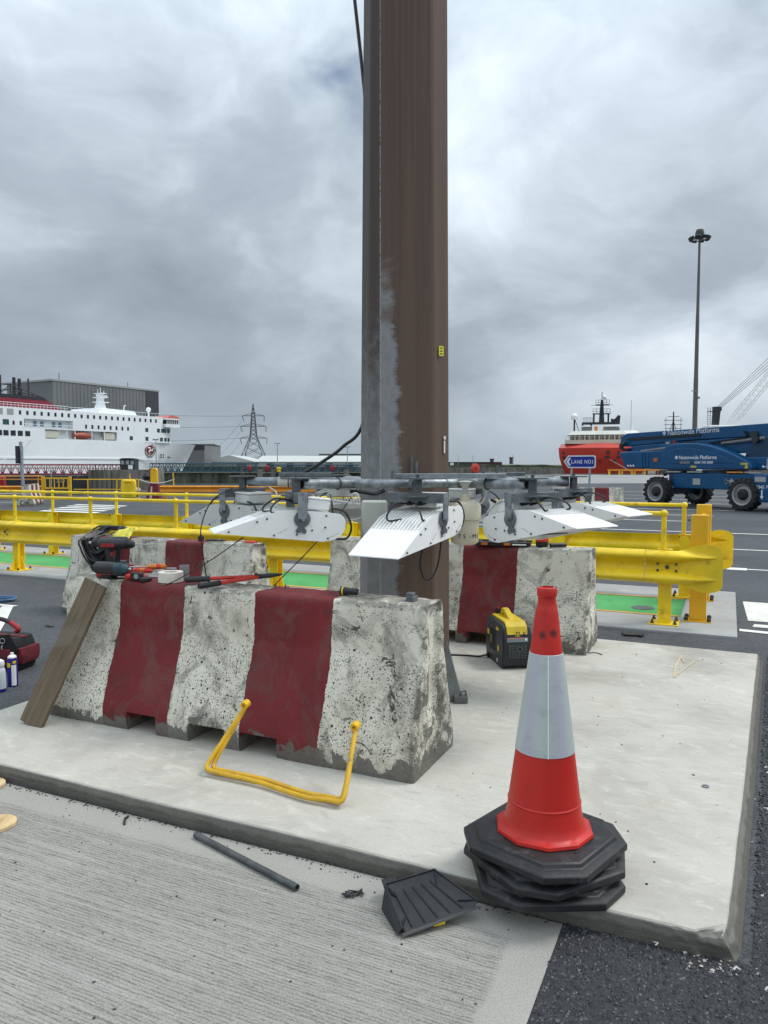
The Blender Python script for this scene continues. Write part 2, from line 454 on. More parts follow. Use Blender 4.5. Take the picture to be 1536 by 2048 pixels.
def mat_barrier():
    m, g = newmat('striped_barrier_concrete'); o = oc(g)
    rnd = g.n('ShaderNodeObjectInfo').outputs['Random']; w = g.math('MULTIPLY', rnd, 37.0)
    sx, sy, sz = g.sep(o)
    wob = g.math('MULTIPLY_ADD', g.noise(o, 9, 4, .6, 0, w), .03, g.math('MULTIPLY_ADD', g.noise(o, 60, 3, .6, 0, w), .012, -.021))
    shf = g.sep(g.n('ShaderNodeObjectInfo').outputs['Color'])[0]
    ph = g.math('MINIMUM', g.math('MAXIMUM', g.math('DIVIDE', g.math('ADD', g.math('ADD', g.math('ADD', sx, shf), wob), 1.125), .45), .05), 4.95)
    red = g.math('GREATER_THAN', g.math('MODULO', g.math('FLOOR', ph), 2.0), .5)
    tone = g.noise(o, 3.2, 6, .62, .4, w); fine = g.noise(o, 85, 5, .68, 0, w); spk = g.noise(o, 38, 7, .74, .5, w)
    white = g.ramp(tone, [(.28, (.42, .39, .31)), (.44, (.64, .61, .51)), (.70, (.80, .77, .67))])
    white = g.mix(g.math('MULTIPLY', g.step(fine, .48, .72), .28), white, (.32, .31, .27))
    redc = g.ramp(tone, [(.3, (.12, .010, .014)), (.7, (.205, .018, .022))])
    redc = g.mix(g.math('MULTIPLY', g.step(spk, .585, .66), .55), redc, (.045, .012, .013))
    # pitting: dark holes blown out of the paint, thickest over the sloping middle of the face
    zone = g.math('ADD', g.math('MULTIPLY_ADD', g.noise(o, 4.5, 5, .62, .8, w), 2.3, -.80), g.math('MULTIPLY', g.math('MULTIPLY', g.step(sz, .56, .48), g.step(sz, .02, .14)), .30))
    v1 = g.n('ShaderNodeTexVoronoi', {'Vector': g.mapv(o, loc=(1.3, .2, .7)), 'Scale': 46.0, 'Randomness': 1.0})
    c1 = g.sep(v1.outputs['Color'])
    rad = g.math('MULTIPLY_ADD', g.math('POWER', c1[0], 2.5), .30, .05)
    pit = g.math('MULTIPLY', g.math('LESS_THAN', v1.outputs['Distance'], rad), g.math('LESS_THAN', g.math('MULTIPLY_ADD', c1[1], .95, .22), zone))
    v2 = g.n('ShaderNodeTexVoronoi', {'Vector': o, 'Scale': 150.0})
    c2 = g.sep(v2.outputs['Color'])
    pit2 = g.math('MULTIPLY', g.math('LESS_THAN', v2.outputs['Distance'], g.math('MULTIPLY_ADD', c2[0], .40, .10)), g.math('LESS_THAN', g.math('MULTIPLY_ADD', c2[1], .85, .16), zone))
    pits = g.math('MULTIPLY', g.math('MAXIMUM', pit, pit2), g.math('MULTIPLY_ADD', red, -.72, 1.0))
    col = g.mix(red, white, redc)
    gr = g.step(g.noise(g.mapv(o, (1, 1, .28)), 12, 7, .7, .4, w), .56, .72)
    col = g.mix(g.math('MULTIPLY', gr, g.math('MULTIPLY_ADD', red, -.30, .55)), col, (.12, .112, .095))
    sm = g.step(g.noise(g.mapv(o, (1, 1, .7), loc=(2, 3, 1)), 3.6, 9, .74, 1.2, w), .47, .64)
    col = g.mix(g.math('MULTIPLY', sm, g.math('MULTIPLY_ADD', red, -.42, .74)), col, (.125, .115, .092))
    drip = g.math('MULTIPLY', g.step(g.noise(g.mapv(o, (1, 1, .06)), 42, 4, .6, .2, w), .63, .68), g.step(g.noise(o, 3.0, 3, .5, 0, w), .50, .60))
    col = g.mix(g.math('MULTIPLY', drip, .75), col, (.05, .046, .04))
    edg = g.math('MULTIPLY', g.step(g.math('ABSOLUTE', sx), 1.085, 1.118), g.step(g.noise(o, 9, 7, .72, .5, w), .46, .56))
    col = g.mix(g.math('MULTIPLY', edg, .8), col, (.06, .056, .047))
    scf = g.step(g.noise(g.mapv(o, loc=(7, 1, 3)), 5.5, 9, .74, 1.6, w), .600, .615)
    col = g.mix(g.math('MULTIPLY', scf, g.math('MULTIPLY_ADD', red, -.45, .92)), col, (.045, .043, .037))
    col = g.mix(pits, col, (.055, .052, .045))
    # scuffed patches where the paint has gone: bottom arris, upper arris and odd knocks
    cn = g.noise(o, 7.5, 7, .66, .6, w)
    bot = g.step(g.math('MULTIPLY_ADD', cn, -.50, sz), -.165, -.180)
    topd = g.math('MULTIPLY', g.step(sz, .735, .770), g.step(g.noise(o, 16, 7, .72, .3, w), .36, .54))
    knock = g.step(cn, .655, .675)
    bare = g.math('MAXIMUM', bot, g.math('MAXIMUM', g.math('MULTIPLY', topd, g.math('MULTIPLY_ADD', red, -.75, .85)), g.math('MULTIPLY', knock, g.math('MULTIPLY_ADD', red, -.7, 1.0))))
    bc_ = g.mix(g.noise(o, 55, 5, .7, 0, w), (.05, .047, .04), (.22, .21, .185))
    col = g.mix(g.math('MULTIPLY', bare, .92), col, bc_)
    h = g.math('SUBTRACT', g.math('MULTIPLY', fine, .35), g.math('ADD', pits, g.math('MULTIPLY', bare, .4)))
    finish(g, col, g.math('MULTIPLY_ADD', red, -.22, .88), 0, g.bump(h, .7, .005), .35)
    return m
m_barr = mat_barrier()

def mat_pole():
    m, g = newmat('weathered_mast_steel'); o = oc(g)
    sx, sy, sz = g.sep(o)
    st = g.noise(g.mapv(o, (9, 9, .12)), 2.0, 5, .6, .2); st2 = g.noise(g.mapv(o, (40, 40, .2)), 1.0, 4, .6)
    br = g.ramp(st, [(.3, (.066, .044, .037)), (.5, (.100, .064, .050)), (.7, (.128, .078, .060))])
    br = g.mix(g.math('MULTIPLY', g.step(st2, .5, .7), .22), br, (.17, .13, .11))
    lower = g.step(sz, 4.6, .6)
    br = g.mix(g.math('MULTIPLY', lower, .35), br, (.155, .112, .082))  # lighter brown towards the foot paints in the light falling there
    gz = g.noise(g.mapv(o, (1, 1, .5)), 26, 6, .7, .3)
    zinc = g.mix(gz, (.14, .142, .14), (.33, .335, .335))
    seamx = -.150
    fr = g.noise(g.mapv(o, (2.0, 1, 6.5), loc=(3, 0, 0)), 1.0, 8, .72, .9)
    fr2 = g.noise(g.mapv(o, (.1, 1, 3.2), loc=(1, 0, 4)), 1.0, 3, .6)
    reach = g.math('MULTIPLY', g.math('ADD', g.math('MULTIPLY_ADD', fr, .17, -.035), g.math('ADD', g.math('MULTIPLY', fr2, .06), g.math('MULTIPLY', g.noise(g.mapv(o, (9, 1, 55)), 1.0, 4, .65), .035))), g.math('MULTIPLY_ADD', g.step(sz, 2.35, 2.0), .35, .65))
    edge = g.math('ADD', g.math('ADD', reach, seamx), .006)
    rgt = g.math('MULTIPLY', g.step(g.math('SUBTRACT', g.math('MULTIPLY_ADD', g.noise(g.mapv(o, (1, 1, .8)), 60, 5, .7, .3), .05, sx), g.math('ADD', edge, .025)), .022, -.018), g.math('GREATER_THAN', sx, seamx))
    rgt = g.math('MULTIPLY', rgt, g.step(g.math('MULTIPLY_ADD', g.noise(g.mapv(o, (3, 1, 7), loc=(0, 0, 2)), 1.0, 5, .6), 1.1, sz), 3.15, 2.85))
    lft = g.math('MULTIPLY', g.math('LESS_THAN', sx, seamx), g.step(g.math('MULTIPLY_ADD', g.noise(o, 16, 7, .75, .4), 1.6, sz), 3.3, 1.9))
    up = g.math('MULTIPLY', g.math('LESS_THAN', sx, seamx), .8)
    br = g.mix(up, br, (.066, .056, .050))
    zm = g.math('MAXIMUM', rgt, lft)
    zm = g.math('MULTIPLY', zm, g.math('LESS_THAN', sy, 0.1))
    seam = g.step(g.math('ABSOLUTE', g.math('SUBTRACT', sx, seamx)), .0045, .002)
    seam = g.math('MULTIPLY', g.math('MULTIPLY', seam, g.step(g.noise(o, 45, 4, .6), .34, .52)), g.step(sz, 7.0, 1.5))
    col = g.mix(zm, br, zinc)
    col = g.mix(g.math('MULTIPLY', seam, .75), col, (.36, .39, .39))
    finish(g, col, .66, 0, g.bump(st2, .12, .004), .25)
    return m
m_pole = mat_pole()

def mat_water():
    m, g = newmat('harbour_water'); o = oc(g)
    n1 = g.noise(g.mapv(o, (.35, 1, 1)), 1.6, 6, .65, .4)
    finish(g, (.05, .06, .058), .12, 0, g.bump(n1, .5, .25), .6)
    return m
m_water = mat_water()

def mat_brick(name, c, vsc, dark):
    m, g = newmat(name); o = oc(g)
    b = g.noise(g.mapv(o, (1, 1, .35)), vsc, 7, .66, .5); f = g.noise(o, vsc * 6, 5, .6)
    col = g.mix(g.step(b, .3, .7), dark, c)
    col = g.mix(g.math('MULTIPLY', g.step(f, .45, .7), .35), col, tuple(k * .6 for k in c))
    finish(g, col, .9, 0, g.bump(f, .4, .03), .3)
    return m
m_quay = mat_brick('quay_stone', (.25, .235, .20), .5, (.09, .085, .07))
m_weed = mat_brick('weedy_quay_stone', (.15, .16, .12), .6, (.03, .035, .025))
m_clad = mt('grey_cladding', (.165, .17, .17), .6, var=.1, vs=.08, dirt=.2, dc=(.12, .12, .12), ds=.12)
m_cladl = mt('pale_cladding', (.33, .345, .34), .6, var=.06, vs=.05)
m_cladr = mt('pale_roof_sheet', (.50, .52, .49), .6, var=.05, vs=.05)
m_cladd = mt('dark_cladding', (.045, .045, .05), .6, var=.1, vs=.1)
m_shipw = mt('ship_white', (.82, .85, .86), .4, var=.04, vs=.15, dirt=.07, dc=(.5, .48, .42), ds=.5)
m_shipr = mt('ship_red', (.58, .050, .030), .42, var=.10, vs=.2, dirt=.08, dc=(.25, .03, .03), ds=.4)
m_shipcream = mt('ship_cream', (.58, .56, .46), .45, var=.08, vs=.3, dirt=.2, dc=(.4, .36, .26), ds=.7)
m_maroon = mt('maroon_paint', (.20, .013, .028), .5, var=.12, vs=.4, dirt=.1, dc=(.08, .02, .02), ds=.8)
m_darkst = mt('dark_steel', (.018, .021, .026), .5, var=.2, vs=1)
m_greenglass = mt('green_tinted_glass', (.022, .070, .062), .15, var=.2, vs=.4)
m_bluetruss = mt('blue_green_truss_paint', (.030, .085, .115), .5, var=.2, vs=.5, dirt=.2, dc=(.05, .05, .05), ds=1)
m_redtruss = mt('red_truss_paint', (.26, .014, .030), .5, var=.15, vs=.5, dirt=.1, dc=(.1, .02, .02), ds=1)
m_scrub = mt('scrub', (.06, .075, .04), .9, var=.4, vs=.1)
m_pylon = mt('pylon_steel', (.085, .095, .10), .6, .2, var=.15, vs=.2)
m_liftblue = mt('lift_blue_paint', (.002, .066, .175), .40, var=.16, vs=1.2, dirt=.16, dc=(.01, .035, .065), ds=2.5, spec=.35)
m_liftdark = mt('lift_dark_blue', (.003, .034, .085), .45, var=.15, vs=1.5, dirt=.2, dc=(.01, .015, .03), ds=2.5)
m_tyre = mt('tyre_rubber', (.014, .014, .015), .75, var=.3, vs=4, dirt=.35, dc=(.06, .055, .05), ds=5)
m_rim = mt('grey_wheel_rim', (.30, .31, .31), .45, .1, var=.1, vs=4, dirt=.25, dc=(.2, .19, .18), ds=4)

# ------------------------------------------------------------------ the setting: water, quay, ground sheets
w_ = B().add([(-3000, -200, -3.2), (3000, -200, -3.2), (3000, 5500, -3.2), (-3000, 5500, -3.2)], [(0, 1, 2, 3)]).build('water', m_water, smooth=0)
struct(w_)
edge = [(-75, -12), (-17.5, 35.5), (-8, 43), (4, 55.5), (11, 66), (20, 92), (27, 116), (260, 116)]
quay = edge + [(260, -120), (-75, -120)]
gb = B()
n = len(quay)
gb.add([(*p, 0) for p in quay], [tuple(range(n))])
ground = struct(gb.build('ground', m_asph, smooth=0))
qb = B()
qb.grid([[(*p, -.012) for p in edge], [(*p, -3.6) for p in edge]])
struct(qb.build('quay_wall', m_quay, smooth=0))
# paler concrete apron along the far quay edge
ap = B().add([(x_, y_, .004) for x_, y_ in [(9.5, 62.5), (15, 60.5), (36, 66), (120, 60), (250, 60), (250, 115.5), (27.4, 115.5), (20.3, 91.5), (11.2, 65.5)]], [tuple(range(9))])
struct(ap.build('quay_apron', mt('quay_concrete', (.27, .27, .265), .9, var=.15, vs=.3), smooth=0))
cp = B()
for i in range(len(edge) - 1):
    a, b = Vector(edge[i]), Vector(edge[i + 1])
    d = (b - a).normalized(); nn = Vector((d.y, -d.x))
    cp.prism([tuple(a + nn * .02), tuple(b + nn * .02), tuple(b + nn * .45), tuple(a + nn * .45)], .0045, .16)
struct(cp.build('quay_coping', m_quay, smooth=0))

def site_sheet(name, pts, z, mat):
    o = B().add([(a, b, z) for a, b in pts], [tuple(range(len(pts)))]).build(name, mat, smooth=0)
    o.rotation_euler.z = SA
    return o
road = struct(site_sheet('concrete_road', [(-14, -6), (-.455, -6), (-.455, 2.385), (-14, 2.385)], .006, m_road))
# the thin joint between road and slab, and the fresh tarmac to the right
tar = struct(site_sheet('tarmac_patch', [(-.455, -6), (5.5, -6), (5.5, 6.6), (.36, 6.6), (.10, 2.42), (-.455, 2.385)], .004, m_tarmac))

# slab with chamfered arris and a broken corner
sl = B()
out = [(-3.82, 2.40), (-3.0, 2.405), (-2.2, 2.395), (-1.4, 2.40), (-.7, 2.395), (-.18, 2.40), (-.04, 2.402), (.022, 2.41), (.035, 2.47), (.10, 3.6), (.17, 5.0), (.235, 6.24), (-1.5, 6.25), (-3.82, 6.25)]
cen = Vector((-1.8, 4.3))
lv = []
for ins, zz in ((0, -.05), (0, .052), (.001, .070), (.009, .080)):
    ring = []
    for i, p in enumerate(out):
        v = Vector(p); d = Vector((max(-1, min(1, (cen.x - v.x) / 1.6)), max(-1, min(1, (cen.y - v.y) / 1.6))))
        bat = .036 if (v.x > .02 and zz < .055) else 0
        ring.append((v.x + d.x * ins + bat, v.y + d.y * ins, zz if not bat or zz < 0 else .010))
    lv.append(ring)
k = len(out)
vs_ = [p for r_ in lv for p in r_]
fs = [(i * k + j, i * k + (j + 1) % k, (i + 1) * k + (j + 1) % k, (i + 1) * k + j) for i in range(3) for j in range(k)] + [tuple(3 * k + j for j in range(k))]
sl.add(vs_, fs)
me = bpy.data.meshes.new('mast_slab'); me.from_pydata(sl.v, [], sl.f)
bm = bmesh.new(); bm.from_mesh(me)
bmesh.ops.triangulate(bm, faces=[f for f in bm.faces if len(f.verts) > 4])
long_e = [e for e in bm.edges if abs(e.verts[0].co.z - e.verts[1].co.z) < .001 and e.calc_length() < 2]
bmesh.ops.subdivide_edges(bm, edges=[e for e in bm.edges if any(len(f.verts) == 4 for f in e.link_faces)], cuts=14, use_grid_fill=True)
for v in bm.verts:                                  # ragged arris
    if v.co.z > .03:
        q = noise.noise(Vector((v.co.x * 9, v.co.y * 9, v.co.z * 20)))
        q2 = noise.noise(Vector((v.co.x * 40, v.co.y * 40, 3)))
        dd = cen - v.co.xy
        e_ = .004 * q + .0025 * q2
        v.co.x += math.copysign(e_, dd.x); v.co.y += math.copysign(e_, dd.y)
        if v.co.z < .0795: v.co.z += .0015 * q2
    cdist = (v.co.xy - Vector((0.0, 2.45))).length
    if cdist < .15 and v.co.z > -.04:               # the knocked-off near corner
        q = noise.noise(Vector((v.co.x * 30, v.co.y * 30, v.co.z * 30)))
        f_ = (1 - cdist / .15)
        v.co.z -= f_ * max(0, .004 + .03 * q); v.co.y += f_ * (.004 + .016 * q)
bmesh.ops.recalc_face_normals(bm, faces=bm.faces)
bm.to_mesh(me); bm.free()
slab = struct(link('mast_slab', me, m_slab, smooth=0, rot=(0, 0, SA)))

# chalk mark on the slab
def flat_stroke(b, pts, w, z):
    for p, q in zip(pts[:-1], pts[1:]):
        p, q = Vector(p), Vector(q); d = (q - p).normalized(); n_ = Vector((-d.y, d.x)) * w / 2
        b.add([(*(p + n_), z), (*(p - n_), z), (*(q - n_), z), (*(q + n_), z)], [(0, 1, 2, 3)])
m_chalk = mt('ochre_chalk', (.60, .46, .27), .9, var=.2, vs=40, dirt=.6, dc=(.53, .51, .46), ds=60)
cb_ = B()
flat_stroke(cb_, [(-.29, 5.89), (-.31, 5.60), (-.30, 5.30)], .012, .0835)
flat_stroke(cb_, [(-.30, 5.30), (-.19, 5.82)], .009, .0842)
flat_stroke(cb_, [(-.29, 5.89), (-.255, 5.72)], .008, .0849)
struct(cb_.build('chalk_mark', m_chalk, smooth=0, rot=(0, 0, SA)))

# walkway: kerb concrete, green coating, orange edge lines
struct(B().bx(-40, .10, 7.08, 7.78, -.02, .020).build('kerb_strip', m_plinth, smooth=0, rot=(0, 0, SA), bevel=.006))
struct(B().bx(-40, .10, 8.90, 9.60, -.02, .020).build('kerb_strip', m_plinth, smooth=0, rot=(0, 0, SA), bevel=.006))
struct(B().bx(-.40, .10, 7.783, 8.897, -.02, .019).build('kerb_strip', m_plinth, smooth=0, rot=(0, 0, SA)))
struct(site_sheet('green_walkway', [(-40, 7.783), (-.403, 7.783), (-.403, 8.897), (-40, 8.897)], .016, m_green))
struct(site_sheet('walkway_line', [(-40, 7.80), (-.42, 7.80), (-.42, 7.85), (-40, 7.85)], .020, m_oline))
struct(site_sheet('walkway_line', [(-40, 8.83), (-.42, 8.83), (-.42, 8.88), (-40, 8.88)], .020, m_oline))
# road markings beyond the rails and to the left
def mark(pts, z=.005):
    return struct(site_sheet('road_marking', pts, z, m_paint))
mark([(.20, 7.95), (7, 7.95), (7, 9.06), (.17, 9.06)])
mark([(.23, 7.66), (7, 7.66), (7, 7.80), (.25, 7.80)])
mark([(.12, 7.42), (6, 6.72), (6, 6.82), (.12, 7.52)])
mark([(-40, 11.86), (.0, 11.86), (.0, 11.94), (-40, 11.94)]); mark([(0.0, 11.77), (.26, 11.77), (.27, 12.02), (.0, 12.02)]); mark([(.27, 11.86), (12, 11.86), (12, 11.94), (.27, 11.94)])
mark([(-6, 18.02), (14, 18.02), (14, 18.14), (-6, 18.14)])
mark([(-8, 14.6), (14, 14.6), (14, 14.70), (-8, 14.70)])
for i, b in enumerate((21.4, 24.0, 27.0, 31.5, 35, 39, 44)):
    mark([(-9 + i * .4, b), (-1.0 + i * .6, b), (-1.0 + i * .6, b + .13), (-9 + i * .4, b + .13)])
for i in range(6):
    a0 = -19.9 - i * .50; b0 = 16.6 + i * .82
    mark([(a0, b0), (a0 + 2.5, b0), (a0 + 2.3, b0 + .42), (a0 - .2, b0 + .42)])
mark([(-40, 20.9), (-25, 20.9), (-25, 21.0), (-40, 21.0)])
# white painted box corner at the left edge
mark([(-9, 5.33), (-6.86, 5.50), (-6.84, 5.56), (-9, 5.41)])
mark([(-6.98, 5.47), (-6.85, 5.50), (-6.30, 4.98), (-5.4, 4.1), (-5.55, 4.05), (-6.45, 4.90)], .0055)

# loose chippings of the near tarmac: nobody could count them
rng = np.random.default_rng(4)
def chips(name, mat, pts, zz, rmin, rmax, flat=.6):
    N = len(pts)
    base = np.array([(1, 0, 0), (0, 1, 0), (-1, 0, 0), (0, -1, 0), (.1, .1, 1), (-.1, 0, -1)], float)
    tri = np.array([(0, 1, 4), (1, 2, 4), (2, 3, 4), (3, 0, 4), (1, 0, 5), (2, 1, 5), (3, 2, 5), (0, 3, 5)])
    r_ = rng.uniform(rmin, rmax, N) ** 1.0
    sc = rng.uniform(.6, 1.25, (N, 3)) * r_[:, None]; sc[:, 2] *= flat
    jit = rng.uniform(.7, 1.3, (N, 6, 1))
    th = rng.uniform(0, 2 * PI, N); c_, s_ = np.cos(th), np.sin(th)
    V = base[None] * jit * sc[:, None, :]
    tl = rng.uniform(-.5, .5, N)
    V[:, :, 2] += V[:, :, 0] * tl[:, None]
    X = V[:, :, 0] * c_[:, None] - V[:, :, 1] * s_[:, None]; Y = V[:, :, 0] * s_[:, None] + V[:, :, 1] * c_[:, None]
    V = np.stack([X + pts[:, 0:1], Y + pts[:, 1:2], V[:, :, 2] + zz + r_[:, None] * .12], -1).reshape(-1, 3)
    F = (tri[None] + (np.arange(N) * 6)[:, None, None]).reshape(-1, 3)
    me = bpy.data.meshes.new(name)
    me.from_pydata(V.tolist(), [], F.tolist())
    o = link(name, me, mat, smooth=0, rot=(0, 0, SA))
    o['kind'] = 'stuff'
    return o
P = rng.uniform((-.46, .85), (1.0, 6.6), (62000, 2))
lim = np.where(P[:, 1] < 2.42, -.455 + rng.normal(0, .007, len(P)), .095 + (P[:, 1] - 2.45) * .052)
P = P[(P[:, 0] > lim) & (P[:, 0] < .35 + P[:, 1] * .13)]
T(chips('tarmac_chippings', m_stone, P, .004, .0034, .0075, .75), 'coarse dark tarmac chippings beside the pale slab corner', 'gravel')
# scattered grit on the slab and road
Q = np.concatenate([np.column_stack([rng.uniform(-1.15, .05, 60), rng.uniform(2.6, 6.0, 60)])])
m_grit = mt('dark_grit', (.035, .033, .03), .8, var=.4, vs=60)
T(chips('slab_grit', m_grit, Q, .081, .002, .006), 'dark grit scattered over the pale concrete slab', 'grit')
Q = np.column_stack([rng.uniform(-3.4, -.6, 150), rng.uniform(1.1, 2.36, 150)])
T(chips('road_grit', m_grit, Q, .007, .0015, .0055), 'dark grit scattered over the brushed concrete road', 'grit')
Q = np.column_stack([rng.normal(-.02, .06, 36), rng.uniform(2.32, 2.42, 36)]); Q2 = np.column_stack([rng.uniform(.10, .22, 34), rng.uniform(2.6, 5, 34)])
m_rub = mt('pale_rubble', (.42, .40, .36), .9, var=.35, vs=60)
T(chips('slab_rubble', m_rub, np.concatenate([Q, Q2]), .006, .002, .008), 'pale concrete crumbs beside the broken slab corner', 'rubble')
Q = np.column_stack([rng.uniform(-3.2, -.5, 260), 2.375 + rng.normal(0, .012, 260)])
T(chips('joint_grit', m_grit, Q, .007, .002, .007), 'dark grit gathered along the foot of the slab edge', 'grit')

# ------------------------------------------------------------------ concrete barriers
def barrier_mesh(seed, L=2.25, H=.775, notches=((-.54, -.34), (-.13, .10), (.19, .41)), dx=.022):
    prof = [(0, .262), (.03, .268), (.085, .268), (.12, .265), (.135, .259), (.51, .137), (.525, .131), (H - .03, .116), (H - .010, .108), (H, .094)]
    def hw(z):
        for (a, wa), (b, wb) in zip(prof[:-1], prof[1:]):
            if z <= b: return wa + (wb - wa) * (z - a) / (b - a)
        return prof[-1][1]
    zs = [0, .03, .06, .085, .098, .12, .135] + [.135 + (.51 - .135) * i / 15 for i in range(1, 16)] + [.525] + [.525 + (.735 - .525) * i / 9 for i in range(1, 10)] + [.748, .758, .766, .771, H]
    xs = set(round(-L / 2 + L * i / int(L / dx), 4) for i in range(int(L / dx) + 1))
    for a, b in notches: xs |= {a, b}
    xs |= {-L / 2 + .006, -L / 2 + .014, L / 2 - .006, L / 2 - .014}
    xs = sorted(xs)
    def endk(x):
        e = L / 2 - abs(x)
        return -.014 * (1 - min(1, e / .014)) ** 1.5
    bm = bmesh.new()
    def addgrid(rows, skip=None):
        vv = [[bm.verts.new(p) for p in r_] for r_ in rows]
        for i in range(len(vv) - 1):
            for j in range(len(vv[0]) - 1):
                if skip and skip(i, j): continue
                bm.faces.new((vv[i][j], vv[i][j + 1], vv[i + 1][j + 1], vv[i + 1][j]))
    def innotch(i):
        xm = (xs[i] + xs[i + 1]) / 2
        return any(a < xm < b for a, b in notches)
    for s_ in (-1, 1):
        addgrid([[(x_, s_ * (hw(z_) + endk(x_)), z_) for z_ in zs] for x_ in xs], lambda i, j: innotch(i) and zs[j + 1] <= .0981)
    ny = 12
    addgrid([[(x_, (hw(H) + endk(x_)) * (-1 + 2 * j / ny), H) for j in range(ny + 1)] for x_ in xs])
    for s_ in (-1, 1):
        rows = []
        for z_ in zs:
            w = hw(z_) + endk(L / 2)
            r_ = []
            for j in range(ny + 1):
                y_ = w * (-1 + 2 * j / ny)
                q = min(1, max(0, (.075 - abs(y_)) / .02)) * min(1, max(0, (z_ - .24) / .05))
                r_.append((s_ * (L / 2 - .030 * q), y_, z_))
            rows.append(r_)
        addgrid(rows)
    for a, b in notches:
        w = hw(.098)
        addgrid([[(a, -w, .098), (a, w, .098)], [(b, -w, .098), (b, w, .098)]])
        for x_ in (a, b):
            addgrid([[(x_, -hw(0), 0), (x_, hw(0), 0)], [(x_, -w, .098), (x_, w, .098)]])
    bmesh.ops.remove_doubles(bm, verts=bm.verts, dist=.0006)
    bmesh.ops.recalc_face_normals(bm, faces=bm.faces)
    bm.normal_update()
    sv = Vector((seed * 3.7, seed * 1.3, seed * 5.1))
    for v in bm.verts:
        c = v.co + sv
        n1 = noise.noise(c * 3.5); n2 = noise.noise(c * 17); n3 = noise.noise(c * 55)
        e = min(L / 2 - abs(v.co.x), 9)
        cz = max(0, 1 - (H - v.co.z) / .05); cx = max(0, 1 - e / .05)
        cbt = max(0, 1 - v.co.z / .05)
        chip = max(0, n2 + .3 * n3 - .22) * (cz * .5 + cx * .22 + cbt * .7) * .034
        v.co += v.normal * (.0035 * n1 + .0012 * n2 + .0010 * n3 - chip)
        if v.co.z < .001: v.co.z = 0
    me = bpy.data.meshes.new('concrete_barrier')
    bm.to_mesh(me); bm.free()
    return me
def barrier(label, loc, rz, seed, shift=0.0, **kw):
    o = link('concrete_barrier', barrier_mesh(seed, **kw), m_barr, smooth=50, loc=loc, rot=(0, 0, rz))
    o.color = (shift, 0, 0, 1)
    return T(o, label, 'barrier', 'red and white concrete barriers')
bar_front = barrier('red and white striped concrete barrier in front, with the yellow handle leaning on it', S(-2.365, 3.275, .08), SA, 1, .035)
bar_back = barrier('red and white concrete barrier behind the mast, with the generator before it', S(-2.06, 5.90, .08), SA, 2, .115)
bar_left = barrier('red and white concrete barrier at the back left, draped with a black cable', S(-5.04, 5.77, 0), SA, 3, .10)
bar_far = barrier('distant red and white concrete barrier in front of the blue boom lift', (6.55, 24.2, 0), R(-8), 4, dx=.06)
bar_leftfar = barrier('distant pale concrete barrier with narrow red stripes seen end on', (-13.3, 28.25, 0), R(106), 5, dx=.06)
# lifting loops and stub on the front barrier top
def lifting_eye(parent, x, y, z0):
    B().tube([(x, y - .004, z0 - .02), (x, y, z0 + .022)], .0045, 6).build('lifting_stud', m_bolt, parent)
for x_ in (.28, .34): lifting_eye(bar_front, x_ - .06, .03, .775)
B().bx(.985, 1.02, -.03, .01, .76, .815).bx(1.02, 1.028, -.04, .02, .76, .80).build('steel_lug', m_galvd, bar_front, bevel=.003)

# ------------------------------------------------------------------ the mast
PX, PY = .128, 4.70
mast = thing('lighting_mast', 'tall brown octagonal steel mast rising from the slab', 'mast', (PX, PY, .08), 0)
def ngon(r, n=12, ph=PI / 12): return [(r * math.cos(ph + 2 * PI * i / n), r * math.sin(ph + 2 * PI * i / n)) for i in range(n)]
mb = B(); hs = [0, 1.5, 3, 5, 8, 12]
rr = [.2875 - .0085 * h for h in hs]
vs_ = []; fs = []
seg = 12
for h, r_ in zip(hs, rr):
    # facet corners rounded by two close vertices
    for i in range(8):
        for da in (-.035, .035):
            a = R(22.5 + 14) + 2 * PI * i / 8 + da
            vs_.append((r_ * math.cos(a), r_ * math.sin(a), h))
k = 16
for i in range(len(hs) - 1):
    for j in range(k):
        fs.append((i * k + j, i * k + (j + 1) % k, (i + 1) * k + (j + 1) % k, (i + 1) * k + j))
mb.add(vs_, fs); mb.build('shaft', m_pole, mast, smooth=20)
fl = B().lathe([(.27, 0), (.34, 0), (.34, .025), (.27, .025)], 32)
fl.build('base_flange', m_galvd, mast)
B().cb((.214, -.165, 2.10), (.036, .003, .058), Matrix.Rotation(R(38), 4, 'Z')).build('yellow_warning_label', mt('label_yellow', (.75, .72, .03), .5, var=.1), mast, smooth=0)
lb = B()
for dz in (.017, .0, -.017): lb.cb((.2145, -.1662, 2.10 + dz), (.02, .003, .006), Matrix.Rotation(R(38), 4, 'Z'))
lb.build('label_print', m_black_txt, mast, smooth=0)
B().cb((.240, -.118, 1.53), (.012, .004, .075), Matrix.Rotation(R(60), 4, 'Z')).cb((.241, -.119, 1.585), (.02, .004, .02), Matrix.Rotation(R(60), 4, 'Z')).build('pale_sticker', m_white, mast, smooth=0)
for cc_, dd_ in (((.035, -.29, 1.40), (.014, .02, .13)), ((.063, -.29, 1.39), (.014, .02, .098)), ((.05, -.285, 1.335), (.05, .02, .02)), ((-.08, -.287, 1.365), (.012, .02, .05))):
    B().cb(cc_, dd_).build('mast_bracket', m_galvd, mast, bevel=.002)
